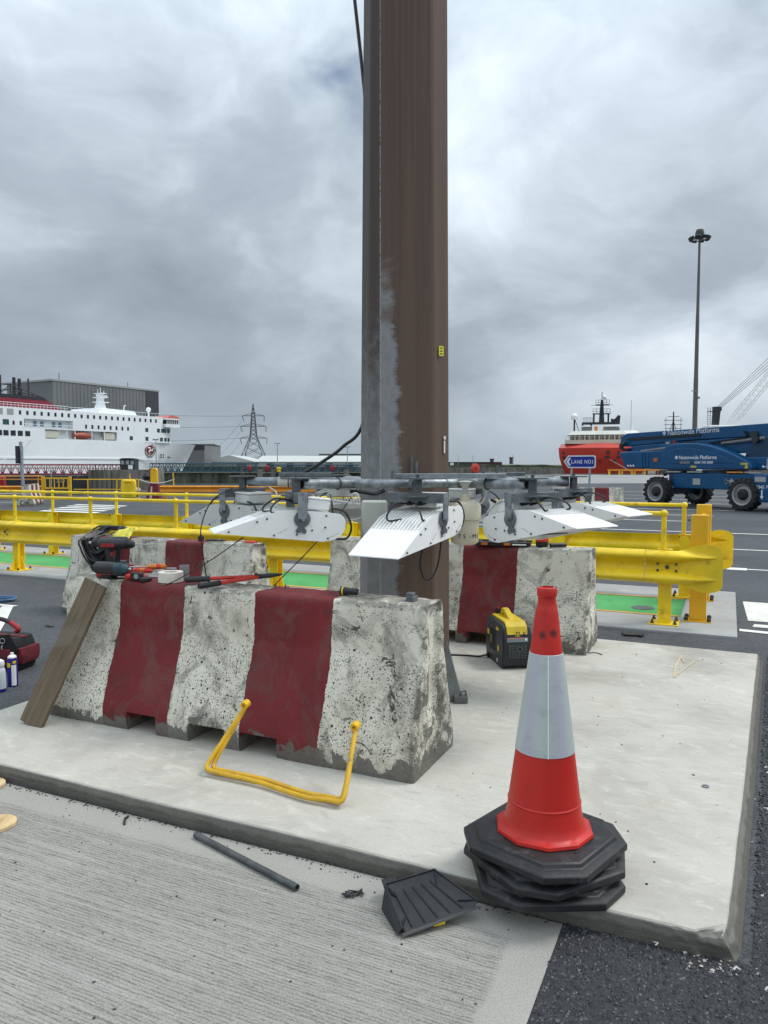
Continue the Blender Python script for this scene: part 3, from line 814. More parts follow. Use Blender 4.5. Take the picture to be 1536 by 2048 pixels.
# long black cable beside the mast
def ray_at(px, py, Y):
    th = math.atan(94 / 1500); u = (px - 768) / 1500; v = (1024 - py) / 1500
    d = (u, math.cos(th) + v * math.sin(th), -math.sin(th) + v * math.cos(th)); t = Y / d[1]
    return Vector((d[0] * t, Y, 1.5 + d[2] * t))
cpts = [Vector((-.30, 5.02, 5.8)), Vector((-.215, 5.02, 4.75)), Vector((-.135, 5.03, 4.0)), Vector((-.06, 5.03, 3.2)), Vector((-.04, 5.03, 2.4)), Vector((-.135, 5.0, 1.79)), Vector((-.27, 4.94, 1.62)), Vector((-.40, 4.86, 1.52)), Vector((-.53, 4.80, 1.44)), Vector((-.60, 4.74, 1.40))]
T(B().tube(curve(cpts, 8), .0115, 8).build('supply_cable', m_cable), 'thick black cable hanging beside the mast and curving onto the frame', 'cable')

# ------------------------------------------------------------------ lowered lamp carriage and its floodlights
ZP = 1.394
car = thing('lamp_carriage', 'galvanised pipe frame around the mast carrying the floodlights', 'frame', (PX, PY, 0))
ringp = [(.43 * math.cos(a), .43 * math.sin(a), ZP) for a in [2 * PI * i / 32 for i in range(32)]]
B().tube(ringp, .026, 12, closed=True).build('ring', m_galv, car)
LIGHTS = [   # centre, aim, tilt, label
    ((.18, 4.00), (-.54, -.84), -6.5, 'white floodlight at the front, its visor pointing towards the camera'),
    ((-.48, 4.10), (-.95, -.31), 6.0, 'white floodlight left of the mast seen from the side, nearest on the left'),
    ((-.90, 4.78), (-.80, .60), 3.0, 'weathered white floodlight at the far left, with a white junction box on top'),
    ((.80, 4.04), (.52, -.85), 12.0, 'white floodlight right of the mast with a long ribbed visor, nearest on the right'),
    ((1.20, 4.75), (.67, -.74), 13.0, 'white floodlight at the far right, second behind the nearest right one'),
    ((-.32, 5.35), (-.35, .94), -4.0, 'ribbed floodlight behind the mast on the left, turned away'),
    ((.64, 5.42), (.90, .43), 2.0, 'pale floodlight half hidden behind the cream canister'),
]
for (cx, cy), aim, tl, lab in LIGHTS:
    dv = Vector((cx - PX, cy - PY)); L_ = dv.length; d = dv / L_
    B().pipe((d.x * .40, d.y * .40, ZP), (d.x * (L_ - .035), d.y * (L_ - .035), ZP), .029, .023).build('arm', m_galv, car)
    e = (d.x * L_, d.y * L_)
    B().cyl((*e, ZP - .055), (*e, ZP + .030), .024).build('stem', m_galvd, car)
    B().cyl((*e, ZP + .030), (*e, ZP + .038), .085, n=20).build('cap_plate', m_galvd, car)
    B().cyl((*e, ZP - .063), (*e, ZP - .055), .085, n=20).build('cap_plate', m_galvd, car)
    B().cyl((*e, ZP + .038), (*e, ZP + .054), .010, n=6).build('bolt', m_bolt, car)
    q = (d.x * (L_ - .30), d.y * (L_ - .30))
    t_ = Vector((-d.y, d.x, 0))
    B().tube([Vector((*q, ZP)) + (t_ * math.cos(a) + Vector((0, 0, 1)) * math.sin(a)) * .033 for a in [2 * PI * i / 16 for i in range(16)]], .0045, 6, closed=True).build('clamp', m_bolt, car)
# flat channel along the top of the frame, with two studs
ch = B()
ch.cb((.245, -.50, ZP + .045), (.62, .05, .028), Matrix.Rotation(R(4), 4, 'Z'))
ch.build('channel', m_galv, car, bevel=.003)
B().cb((-.62, .02, ZP + .045), (.34, .05, .026), Matrix.Rotation(R(-8), 4, 'Z')).build('channel', m_galvd, car, bevel=.003)
B().cb((.62, .08, ZP + .048), (.30, .05, .026), Matrix.Rotation(R(10), 4, 'Z')).build('channel', m_galvd, car, bevel=.003)
for x_ in (.43, .505): B().cyl((x_, -.49, ZP + .05), (x_, -.49, ZP + .105), .009, n=8).build('stud', m_galvd, car)
# white tape round the left pipe
dv = Vector((LIGHTS[2][0][0] - PX, LIGHTS[2][0][1] - PY)).normalized()
B().pipe((dv.x * .72, dv.y * .72, ZP), (dv.x * .80, dv.y * .80, ZP), .0325, .028).build('tape_wrap', mt('cream_tape', (.62, .59, .50), .7, var=.1, vs=20), car)
B().bx(-.255, -.11, -.50, -.38, 1.10, 1.30).build('control_box', mt('beige_grey_box', (.46, .47, .42), .5, var=.06, vs=6), car, bevel=.012)
B().tube(arc((-.29, -.49, 1.325), .018, 0, 2 * PI, 12, 'xz')[:-1], .005, 6, closed=True).build('box_eye', m_wcable, car)

SIDE = [(.446, -.112), (.138, .027), (.034, .044), (-.10, .047), (-.205, .044), (-.228, .028), (-.240, .004), (-.241, -.030), (-.228, -.062), (-.205, -.085), (-.170, -.102), (-.125, -.112)]
def floodlight(label, loc, aim, tilt, dirty=False, box=True, ribs=True):
    t = thing('floodlight', label, 'floodlight', (loc[0], loc[1], 0), math.atan2(aim[1], aim[0]), 'floodlights on the lowered carriage')
    zp = 1.215
    W = .150
    mw = m_whited if dirty else m_white
    tm = Matrix.Translation((0, 0, zp)) @ Matrix.Rotation(R(-tilt), 4, 'Y')
    for s_ in (-1, 1):
        y0, y1 = sorted((s_ * W, s_ * (W - .004)))
        B(tm).prism(SIDE, y0, y1, 'y').build('side_panel', mw, t, smooth=20)
        bl = B(tm)
        for x_, z_ in ((.375, -.098), (.235, -.035), (.185, -.015), (.14, -.098), (.02, -.085), (-.06, -.055), (-.13, -.035), (-.13, .028), (-.15, -.092)):
            bl.cyl((x_, s_ * W, z_), (x_, s_ * (W + .006), z_), .0056, .0045, 8)
        bl.build('screws', m_bolt, t)['kind'] = 'stuff'
        sc = B(tm)
        for x_ in (.13, -.15):
            for k_ in range(5): sc.cyl((x_ - .012 - k_ * .010, s_ * W, -.085 + k_ * .006), (x_ - .012 - k_ * .010, s_ * (W + .0012), -.085 + k_ * .006), .0022, n=6)
        sc.build('scale_marks', m_black_txt, t)['kind'] = 'stuff'
        # stirrup leg with its toothed quadrant and clamp tongue
        lg = B()
        lg.bx(-.026, .026, min(s_ * .172, s_ * .165), max(s_ * .172, s_ * .165), 1.215, 1.355)
        lg.build('stirrup_leg', m_galv, t, bevel=.002)
        qd = B(tm)
        ys = sorted((s_ * .1515, s_ * .163))
        qd.lathe([(.040, 0), (.044, .003), (.044, .009), (.03, .011)], 20, (0, ys[0] if s_ < 0 else ys[0], 0), Matrix.Rotation(R(-90), 4, 'X'))
        qd.prism([(-.018, -.02), (.018, -.02), (.012, -.04), (.03, -.062), (.022, -.078), (.0, -.068), (-.022, -.078), (-.03, -.062), (-.012, -.04)], ys[0] + .001, ys[1] - .002, 'y')
        qd.build('clamp_quadrant', m_galvd, t)
        B(tm).cyl((0, s_ * .163, 0), (0, s_ * .18, 0), .011, n=6).build('pivot_bolt', m_galv, t)
    bar = B()
    bar.prism([(-.03, 1.352), (.03, 1.352), (.03, 1.300), (.026, 1.300), (.026, 1.348), (-.026, 1.348), (-.026, 1.300), (-.03, 1.300)], -.172, .172, 'y')
    bar.build('stirrup_bar', m_galvd, t, bevel=.0015)
    B().cyl((0, 0, 1.328), (0, 0, 1.352 + .004), .013, n=6).build('stirrup_bolt', m_bolt, t)
    # body: underside glass, rear shell, visor sheet
    body = B(tm)
    w_in = W - .006
    body.prism([(.26, -.058), (.13, -.006), (.03, .012), (-.20, .014), (-.225, .003), (-.226, -.03), (-.19, -.085), (-.125, -.102), (.26, -.100)], -w_in, w_in, 'y')
    body.build('body', mw, t, smooth=25)
    B(tm).bx(-.10, .125, -w_in + .02, w_in - .02, -.108, -.1035).build('lens', m_lens, t, smooth=0)
    vz = B(tm)
    vz.prism([(.235, -.0185), (.446, -.1105), (.448, -.1155), (.235, -.0245)], -W + .0045, W - .0045, 'y')
    vz.build('visor', mw, t, smooth=0)
    if ribs:
        for k_ in range(13):
            y_ = -w_in + .018 + k_ * (2 * w_in - .036) / 12
            B(tm).prism([(.245, -.024), (.135, .024), (.03, .042), (-.175, .043), (-.212, .030), (-.222, .0), (-.20, .010), (.03, .008), (.13, -.010), (.245, -.055)], y_ - .0035, y_ + .0035, 'y').build('fin', mw, t, smooth=0)
    if box:
        B(tm).bx(-.155, -.030, -.10, .10, .054, .108).build('junction_box', mw, t, bevel=.006)
        B(tm).bx(-.158, -.027, -.103, .103, .108, .120).build('box_lid', mw, t, bevel=.004)
    # two black leads with glands looping from the box over the visor
    for k_, y_ in enumerate((-.035, .03)):
        B(tm).tube([(-.03, y_, .082), (.01, y_, .084), (.045, y_ + .004, .086)], [.012, .014, .010], 10).build('cable_gland', m_cable, t)
        B(tm).tube(curve([(.045, y_ + .004, .086), (.10, y_ + .02, .092), (.15, y_ + .055 + .02 * k_, .062), (.165, y_ + .075 + .02 * k_, .025), (.13, y_ + .09, .018)] if k_ else
                         [(.045, y_, .086), (.11, y_ - .03, .090), (.165, y_ - .05, .045), (.175, y_ - .035, .015), (.14, y_ + .02, .02)], 6), .0052, 8).build('lead', m_cable, t)
    # lead leaving at the rear and looping round underneath
    B(tm).tube(curve([(-.16, w_in - .03, .07), (-.235, w_in - .015, .055), (-.278, w_in - .01, -.02), (-.262, w_in - .02, -.085), (-.21, w_in - .05, -.095)], 6), .0058, 8).build('rear_lead', m_cable, t)
    return t
for i, (c, aim, tl, lab) in enumerate(LIGHTS):
    floodlight(lab, c, aim, tl, dirty=i in (2, 5, 6), box=True)

# cream canister with a stencilled number
can = thing('cream_canister', 'cream cylindrical canister with a domed cap hanging right of the mast', 'canister', (.465, 4.30, 0))
B().lathe([(.02, 1.045), (.062, 1.047), (.078, 1.058), (.080, 1.07), (.080, 1.205)], 28).build('body', m_cream, can)
B().lathe([(.090, 1.19), (.092, 1.20), (.092, 1.262), (.086, 1.278), (.068, 1.288), (.03, 1.292), (.03, 1.33), (.022, 1.335)], 28).build('cap', m_cream, can)
B().lathe([(.018, 1.33), (.018, 1.37), (.03, 1.395), (.045, 1.405), (.02, 1.41)], 14).build('hanger', m_whited, can)
for i in range(10):
    a = R(-150 + i * 12)
    B().cb((.074 * math.cos(a), .066 * math.sin(a), 1.285), (.012, .004, .004), Matrix.Rotation(a, 4, 'Z')).build('vent_slot', m_black_txt, can, smooth=0)
for i, chh in enumerate('75-M1'):
    a = R(-118 + i * 21)
    text('stencil_letter', chh, .036, m_black_txt, can, (.0806 * math.cos(a), .0806 * math.sin(a), 1.085), (R(90), 0, a + PI / 2), .0006, align='CENTER')

# loose wires around the carriage
def wire(name, pts, r, mat, label, n=8):
    return T(B().tube(curve(pts, n), r, 6).build(name, mat), label, 'cable', 'loose wiring of the lamp carriage')
wire('wire_loop', [(.215, 3.93, 1.10), (.19, 3.92, .99), (.21, 3.93, .905), (.25, 3.94, .90), (.285, 3.95, .97), (.30, 3.95, 1.07), (.30, 3.95, 1.12)], .005, m_cable, 'black wire loop hanging under the front floodlight against the mast')
wire('thin_wire', [(-.93, 4.62, 1.36), (-1.03, 4.50, 1.29), (-1.08, 4.42, 1.14), (-1.07, 4.40, 1.00), (-1.04, 4.40, .80), (-.985, 4.40, .72), (-.97, 4.10, .87)], .0035, m_cable, 'thin black wire curving down at the left of the left floodlights')
wire('thin_wire', [(-.16, 4.55, 1.36), (-.30, 4.45, 1.16), (-.45, 4.36, .99), (-.66, 4.30, .78), (-.72, 4.27, .70)], .003, m_cable, 'thin black wire slanting down in front of the gap between the barriers')
wire('thin_wire', [(-.78, 4.15, 1.10), (-.95, 4.10, .98), (-1.14, 4.02, .87), (-1.20, 3.98, .862)], .003, m_cable, 'thin black wire slanting over the front barrier towards the bolt cutters')
wire('pale_wire', [(.30, 4.35, 1.43), (.50, 4.28, 1.42), (.58, 4.28, 1.36), (.56, 4.32, 1.28), (.48, 4.40, 1.25), (.40, 4.45, 1.26)], .005, m_wcable, 'pale cable hanging in a loop from the channel beside the cream canister')
wire('pale_wire', [(-.10, 4.60, 1.37), (-.30, 4.50, 1.35), (-.40, 4.46, 1.33), (-.33, 4.42, 1.36), (-.20, 4.38, 1.38)], .005, m_wcable, 'pale cable bundled under the left pipe beside the mast')
wire('pale_wire', [(-.30, 4.30, 1.30), (-.15, 4.32, 1.27), (-.13, 4.33, 1.20), (-.20, 4.34, 1.18), (-.27, 4.33, 1.19)], .0048, m_wcable, 'pale cable curling beside the white junction box left of the mast')
wire('pale_wire', [(-.72, 4.72, 1.36), (-.66, 4.60, 1.33), (-.65, 4.55, 1.26), (-.72, 4.50, 1.22), (-.80, 4.50, 1.22)], .0048, m_wcable, 'pale cable bending down from the taped pipe to the far left floodlight')
wire('pale_wire', [(.72, 4.05, 1.37), (.70, 4.06, 1.34), (.62, 4.12, 1.29), (.58, 4.2, 1.23), (.55, 4.3, 1.20)], .0045, m_wcable, 'pale cable leaving the open end of the right pipe')
wire('black_wire', [(-.20, 4.40, 1.345), (-.12, 4.42, 1.34), (-.05, 4.43, 1.33), (.0, 4.46, 1.35)], .012, m_cable, 'bunch of black connectors under the frame left of the mast')
wire('black_wire', [(.62, 4.33, 1.30), (.68, 4.28, 1.27), (.76, 4.22, 1.26), (.80, 4.18, 1.28)], .009, m_cable, 'short black lead with connectors behind the right floodlight')

# ------------------------------------------------------------------ guard rails with handrails
def joined(o):
    o['kind'] = 'stuff'
    return o
WP = [(0, 0), (.010, .020), (.022, .060), (.036, .080), (.052, .085), (.068, .079), (.088, .056), (.118, .014), (.138, .002), (.155, 0), (.172, .002), (.192, .014), (.222, .056), (.242, .079), (.258, .085), (.274, .080), (.288, .060), (.300, .020), (.31, 0)]
def wbeam(x0, x1, face, z0=.385, n=6):
    rows = []
    for i in range(n + 1):
        x_ = x0 + (x1 - x0) * i / n
        rows.append([(x_, -face * o_ + face * .0, z0 + z_) for z_, o_ in WP])
    b = B().grid(rows)
    b.grid([[(p[0], p[1] + face * .004, p[2]) for p in r_] for r_ in rows])
    for k_ in (0, -1):
        b.grid([[rows[i][k_] for i in range(n + 1)], [(rows[i][k_][0], rows[i][k_][1] + face * .004, rows[i][k_][2]) for i in range(n + 1)]])
    return b
def fishtail(x0, L, face, z0=.385):
    n = 30
    rows = []
    for i in range(n + 1):
        t = i / n
        x_ = x0 + L * t
        k_ = 1 - max(0, (t - .30) / .62); k_ = max(0, k_) ** .9
        g_ = max(0, (t - .42) / .36); g_ = min(1, g_); g_ = g_ * g_ * (3 - 2 * g_)
        rt = max(0, (t - .80) / .20); rc = 1 - .30 * (1 - math.sqrt(max(0, 1 - rt * rt)))
        r_ = []
        for q in range(49):
            z_ = .31 * q / 48
            cz = .155
            zz = cz + (z_ - cz) * (1 + .42 * g_) * rc
            zu = cz + (zz - cz)                      # crests keep their height while the sheet flares
            wid = max(.012, k_)
            off = 0
            for zc2 in (.052, .258):
                u_ = abs(zu - zc2) / (.075 * wid)
                if u_ < 1: off = max(off, .085 * k_ ** .55 * (1 - u_ * u_) ** (.9 + .6 * (1 - k_)))
            if t < .25:
                ow = next(o0 + (o1 - o0) * (z_ - a0) / (a1 - a0) for (a0, o0), (a1, o1) in zip(WP[:-1], WP[1:]) if z_ <= a1 + 1e-6)
                off = ow + (off - ow) * (t / .25)
            r_.append((x_, -face * off, z0 + zz))
        rows.append(r_)
    b = B().grid(rows)
    b.grid([[(p[0], p[1] + face * .004, p[2]) for p in r_] for r_ in rows])
    b.grid([rows[-1], [(p[0], p[1] + face * .004, p[2]) for p in rows[-1]]])
    for k_ in (0, -1):
        b.grid([[r_[k_] for r_ in rows], [(r_[k_][0], r_[k_][1] + face * .004, r_[k_][2]) for r_ in rows]])
    return b
def guard_rail(name, label, s2, face, s1_end, n_posts, sp, gusset):
    """face=+1: corrugation faces the camera (posts behind); -1: seen from behind"""
    t = thing(name, label, 'guard rail', S(s1_end, s2, .02), SA)
    k = 0
    x = -.05
    first = True
    while x > -n_posts * sp:
        x1 = x - sp * 3
        wbeam(x1, x - .004, face).build('rail_panel', m_yel, t, smooth=50)
        jb = B()
        for dx in (-.075, .075):
            for z_ in (.03, .125, .185, .28):
                jb.lathe([(.013, 0), (.011, .005), (.004, .008)], 10, (x1 + dx, -face * (.022 if z_ in (.03, .28) else .030), .385 + z_), Matrix.Rotation(R(90 * face), 4, 'X'))
        jb.lathe([(.02, 0), (.017, .006), (.006, .011)], 10, (x1 - .0, -face * .006, .385 + .155), Matrix.Rotation(R(90 * face), 4, 'X'))
        joined(jb.build('bolts', m_bolt, t))
        x = x1
    fishtail(-.05, .66, face).build('fishtail_end', m_yel, t, smooth=50)
    jb = B()
    for dx in (.06, .22):
        for z_ in (.03, .125, .185, .28):
            jb.lathe([(.013, 0), (.011, .005), (.004, .008)], 10, (dx, -face * (.024 if z_ in (.03, .28) else .032), .385 + z_), Matrix.Rotation(R(90 * face), 4, 'X'))
    jb.lathe([(.02, 0), (.017, .006), (.006, .011)], 10, (.14, -face * .008, .54), Matrix.Rotation(R(90 * face), 4, 'X'))
    joined(jb.build('bolts', m_bolt, t))
    for i in range(n_posts):
        px = .12 - i * sp
        yb = face * .075
        b = B()
        # I-section post
        b.bx(px - .055, px + .055, yb - .055, yb - .047, .012, .685).bx(px - .055, px + .055, yb + .047, yb + .055, .012, .685).bx(px - .004, px + .004, yb - .047, yb + .047, .012, .685)
        post = b.build('post', m_yel, t)
        bp = B().bx(px - .13, px + .13, yb - .13, yb + .13, 0, .012).build('base_plate', m_yel, post, bevel=.002)
        if gusset and i > 0:
            gy = -1 if face < 0 else 1
            B().prism([(yb - .055 if face > 0 else yb - .052, .014), (yb - .055 - .0 - .11 if False else yb - .16, .014), (yb - .055, .20)], px - .004, px + .004, 'x').build('gusset', m_yel, post)
            B().prism([(px + .055, .014), (px + .13, .014), (px + .055, .20)], yb - .004, yb + .004, 'y').build('gusset', m_yel, post)
        nb = B()
        for dx in (-.1, .1):
            for dy in (-.1, .1):
                nb.lathe([(.018, .012), (.018, .025), (.011, .028), (.011, .045), (.008, .048)], 8, (px + dx, yb + dy, 0))
        joined(nb.build('base_nuts', m_dbolt if not gusset else m_bolt, post))
        # handrail stanchion fixed to the rail, with its ball
        hp = B().cyl((px - .02, face * .05, .55), (px - .02, face * .05, 1.02), .0235, n=14)
        hp.build('stanchion', m_yel, t)
        B().bx(px - .07, px + .06, face * .05 - .03, face * .05 + .03, .690, .702).build('stanchion_foot', m_yel, t)
        B().ball((px - .02, face * .05, 1.03), .036, 14).build('ball_joint', m_yel, t)
        if i < n_posts - 1:
            B().cyl((px - .02 - .03, face * .05, 1.03), (px - .02 - sp + .03, face * .05, 1.03), .0215, n=14).build('handrail', m_yel, t)
    return t
guard_rail('near_guard_rail', 'near yellow corrugated guard rail with a tubular handrail and fishtail end', 7.35, 1, -.64, 10, 1.43, True)
guard_rail('far_guard_rail', 'far yellow corrugated guard rail beyond the green walkway, seen from behind', 9.10, -1, -.55, 11, 1.40, False)
# the yellow barrier closing the walkway end
gt = thing('walkway_gate', 'yellow steel gate with two tall box posts closing the walkway end', 'gate', S(-.24, 7.68, .02), SA)
for nm, y_, h in (('post', 0, 1.01), ('post', 1.22, 1.05)):
    p_ = B().bx(-.075, .075, y_ - .05, y_ + .05, .012, h).build('gate_post', m_yel2, gt, bevel=.006)
    B().bx(-.12, .12, y_ - .1, y_ + .1, 0, .012).build('base_plate', m_yel2, p_)
    nb = B()
    for dx in (-.1, .1):
        for dy in (-.08, .08): nb.lathe([(.02, .012), (.02, .032), (.014, .042), (.004, .046)], 10, (dx, y_ + dy, 0))
    joined(nb.build('base_nuts', m_dbolt, p_))
for z_ in (.93, .30):
    B().bx(-.02, .02, .05, 1.17, z_ - .025, z_ + .025).build('gate_rail', m_yel2, gt, bevel=.004)
for i in range(7):
    y_ = .16 + i * .15
    B().bx(-.012, .012, y_ - .012, y_ + .012, .325, .905).build('gate_bar', m_yel2, gt)
B().cyl((-.085, -.02, .96), (-.105, -.02, .96), .014, n=10).build('latch_bolt', m_bolt, gt)
# walkway drain cover
T(B().lathe([(.001, 0), (.11, 0), (.115, .004), (.07, .010), (.001, .010)], 20).build('walkway_stud', m_galvd, loc=S(-.78, 8.15, .017)), 'small round grey stud set in the green walkway', 'stud')

# ------------------------------------------------------------------ stacked traffic cones
def mat_cone():
    m, g = newmat('traffic_cone_red'); o = oc(g)
    w = g.math('MULTIPLY', g.n('ShaderNodeObjectInfo').outputs['Random'], 9.0)
    nz = g.noise(o, 6, 5, .6, .3, w)
    col = g.mix(g.step(nz, .3, .7), (.45, .014, .009), (.55, .021, .012))
    sc_ = g.math('MULTIPLY', g.step(g.noise(g.mapv(o, (1, 1, .55)), 17, 7, .72, .6, w), .57, .68), .62)
    col = g.mix(sc_, col, (.20, .014, .012))
    wn = g.math('MULTIPLY', g.noise(o, 55, 5, .7), .030)
    for c_ in ((-.046, -.0105, .742), (-.0225, -.0415, .748)):
        dd = g.n('ShaderNodeVectorMath', {0: o, 1: c_}, operation='DISTANCE').outputs['Value']
        col = g.mix(g.math('MULTIPLY', g.step(g.math('ADD', dd, wn), .036, .020), .82), col, (.030, .012, .012))
    finish(g, col, .42, 0, g.bump(g.noise(o, 60, 3), .06, .004), .45)
    return m
m_cone = mat_cone()
def mat_sleeve():
    m, g = newmat('retroreflective_sleeve'); o = oc(g)
    sx, sy, sz = g.sep(o)
    ang = g.math('ARCTAN2', sy, sx)
    band = g.math('MULTIPLY_ADD', g.math('COSINE', g.math('MULTIPLY_ADD', ang, 5.0, .6)), .5, .5)
    col = g.mix(band, (.46, .46, .53), (.50, .56, .52))
    # honeycomb of small rings
    u = g.math('MULTIPLY', ang, 9.0); v = g.math('MULTIPLY', sz, 42.0)
    vo = g.n('ShaderNodeTexVoronoi', {'Vector': g.n('ShaderNodeCombineXYZ', {0: u, 1: v, 2: 0.0}).outputs[0], 'Scale': .9, 'Randomness': .25})
    ringm = g.step(g.math('ABSOLUTE', g.math('SUBTRACT', vo.outputs['Distance'], .42)), .05, .02)
    col = g.mix(g.math('MULTIPLY', ringm, .28), col, (.68, .70, .72))
    d = g.step(g.noise(o, 12, 6, .66, .3), .50, .70)
    col = g.mix(g.math('MULTIPLY', d, .34), col, (.33, .33, .34))
    finish(g, col, .30, .15, None, .6)
    return m
m_sleeve = mat_sleeve()
def octo(r, c):
    h = r; k = c
    return [(h, -h + k), (h, h - k), (h - k, h), (-h + k, h), (-h, h - k), (-h, -h + k), (-h + k, -h), (h - k, -h)]
def cone(label, z, rz, dx=0, dy=0):
    t = thing('traffic_cone', label, 'traffic cone', (.556 + dx, 2.535 + dy, z), rz, 'stacked traffic cones')
    b = B()
    lv_ = [(.232, .095, 0), (.240, .098, .006), (.240, .098, .026), (.232, .095, .032), (.212, .088, .036), (.206, .086, .048), (.200, .084, .052)]
    rows = [[(*p, zz) for p in octo(r_, c_)] for r_, c_, zz in lv_]
    o_ = [p for r_ in rows for p in r_]
    fs_ = [(i * 8 + j, i * 8 + (j + 1) % 8, (i + 1) * 8 + (j + 1) % 8, (i + 1) * 8 + j) for i in range(len(rows) - 1) for j in range(8)]
    fs_ += [tuple(range(8))[::-1], tuple(48 + j for j in range(8))]
    b.add(o_, fs_)
    base = b.build('base', m_black, t, smooth=25, bevel=.003)
    # raised panels and maker's block on the base
    pn = B()
    pn.cb((.165, -.02, .0535), (.045, .11, .003))
    pn.build('base_plaque', m_black, base, bevel=.001)
    for i in range(6): B().cb((.165, -.06 + i * .013, .0557), (.034, .004, .0016)).build('plaque_bar', m_dbolt, base, smooth=0)
    B().tube([(x_, -.165, .053) for x_ in (-.08, .02)], .003, 6).build('base_rib', m_black, base)
    # body
    def r_at(zz): return .128 + (.0345 - .128) * ((zz - .125) / (.83 - .125))
    pf = [(.118, .03), (.160, .050), (.166, .056), (.164, .066), (.146, .072), (.139, .080), (.133, .10), (.128, .125), (r_at(.158), .158), (r_at(.162) + .0025, .162), (r_at(.166), .166), (r_at(.33), .33), (r_at(.70), .70), (r_at(.80), .80), (.034, .815), (.031, .822), (.030, .845), (.0335, .849), (.0345, .865), (.031, .874), (.023, .876), (.021, .86), (.020, .80)]
    bo = B()
    vv, ff = [], []
    n_ = 40
    for i, (r_, zz) in enumerate(pf):
        for j in range(n_):
            a = 2 * PI * j / n_
            rad = r_
            if zz < .07 and r_ > .14:           # faceted foot flange
                fa = (a % (PI / 5)) - PI / 10
                rad = r_ * math.cos(PI / 10) / math.cos(fa) * 1.02
            vv.append((rad * math.cos(a), rad * math.sin(a), zz))
    ff = [(i * n_ + j, i * n_ + (j + 1) % n_, (i + 1) * n_ + (j + 1) % n_, (i + 1) * n_ + j) for i in range(len(pf) - 1) for j in range(n_)]
    bo.add(vv, ff)
    bo.v = [(p[0], p[1], p[2] if p[2] < .7 else .7 + (p[2] - .7) * 1.13) for p in bo.v]
    body = bo.build('body', m_cone, t, smooth=28)
    s_ = B().lathe([(r_at(.338) + .0005, .338), (r_at(.338) + .0022, .339), (r_at(.675) + .0022, .674), (r_at(.675) + .0005, .675)], 48, cap=False)
    sl_ = s_.build('reflective_sleeve', m_sleeve, t)
    a = R(-96) - rz
    B().tube([((r_at(zz) + .003) * math.cos(a), (r_at(zz) + .003) * math.sin(a), zz) for zz in (.338, .50, .675)], .0016, 6).build('sleeve_seam', m_white, sl_)
    return t
cone('black rubber cone base with a straight front edge, lowest of the cone stack', .080, R(2), .0, .0)
cone('middle traffic cone of the stack, only its black base showing', .133, R(28), .002, .004)
cone('red and white traffic cone on top of the stack of black bases', .187, R(47))

# ------------------------------------------------------------------ things lying about
# plank
def mat_wood(name, c1, c2, sc=(1, 14, 14)):
    m, g = newmat(name); o = oc(g)
    gr = g.noise(g.mapv(o, sc), 2.2, 7, .65, 1.2); fi = g.noise(g.mapv(o, (sc[0] * 2, sc[1] * 6, sc[2] * 6)), 2, 4, .6)
    col = g.mix(g.step(gr, .3, .7), c1, c2)
    col = g.mix(g.math('MULTIPLY', g.step(fi, .5, .7), .4), col, tuple(k * .55 for k in c1))
    col = g.mix(g.math('MULTIPLY', g.step(g.noise(o, 3, 5, .6, .5), .52, .72), .5), col, (.20, .185, .155))
    finish(g, col, .85, 0, g.bump(fi, .3, .003), .3)
    return m
m_plank = mat_wood('weathered_plank', (.115, .085, .055), (.20, .155, .105))
m_ply = mat_wood('plywood_face', (.50, .35, .17), (.68, .51, .29), (6, 1, 1))
pb = S(-3.435, 2.835, .08); pt = S(-3.19, 3.085, .845)
dirp = (pt - pb).normalized()
wv = Vector((E1[0], E1[1], 0)); nv = dirp.cross(wv).normalized(); wv = nv.cross(dirp).normalized()
mm = Matrix((( dirp.x, wv.x, nv.x, pb.x), (dirp.y, wv.y, nv.y, pb.y), (dirp.z, wv.z, nv.z, pb.z), (0, 0, 0, 1)))
pl_ = B()
rw = []
for i in range(17):
    x_ = .845 * i / 16
    rw.append([(x_ + (.004 * noise.noise(Vector((0, y_ * 40, i)))), y_, z_ + .0015 * noise.noise(Vector((x_ * 8, y_ * 20, 0)))) for y_, z_ in ((-.083, .0), (-.085, .010), (-.083, .021), (0, .0225), (.083, .021), (.085, .010), (.083, .0), (0, 0), (-.083, 0))])
pl_.grid(rw); pl_.add(rw[0][:-1], [tuple(range(8))]); pl_.add(rw[-1][:-1], [tuple(range(8))])
plank = pl_.build('plank', m_plank, smooth=40)
plank.matrix_world = mm
T(plank, 'brown weathered wooden plank leaning against the front barrier', 'plank')
B().cyl((.03, -.03, .018), (.03, -.03, .0235), .004, n=8).build('nail_hole', m_dbolt, plank)
B().bx(.76, .842, -.078, .07, .0225, .024).build('dark_end_band', mt('dark_wood', (.055, .055, .05), .8, var=.2, vs=20), plank, smooth=0)  # upper end of the plank is coloured darker

# bent yellow handle: two parallel bars
hd = thing('bent_yellow_handle', 'bent yellow double-bar steel handle leaning against the front barrier', 'handle', (0, 0, 0))
def handle_path(o_):
    tl_ = S(-2.06, 2.915, .36); bl_ = S(-2.135 - o_ * .5, 2.735 - o_ * .8, .105 + o_ * .1); br_ = S(-1.43 + o_ * .5, 2.70 - o_ * .8, .105 + o_ * .1); tr_ = S(-1.47, 2.905, .345)
    mid1 = S(-1.86, 2.74 - o_, .10); mid2 = S(-1.78, 2.73 - o_, .098); mid3 = S(-1.60, 2.70 - o_, .098)
    def lp(a, b, t): return a.lerp(b, t)
    return [tl_, lp(tl_, bl_, .5), lp(tl_, bl_, .86), bl_ + Vector((0.012, -.004, .006)), lp(bl_, mid1, .16) + Vector((0, 0, -.002)), mid1, mid2, mid3, lp(mid3, br_, .6), br_ + Vector((-.012, .004, .0)), lp(br_, tr_, .14), lp(br_, tr_, .55), tr_]
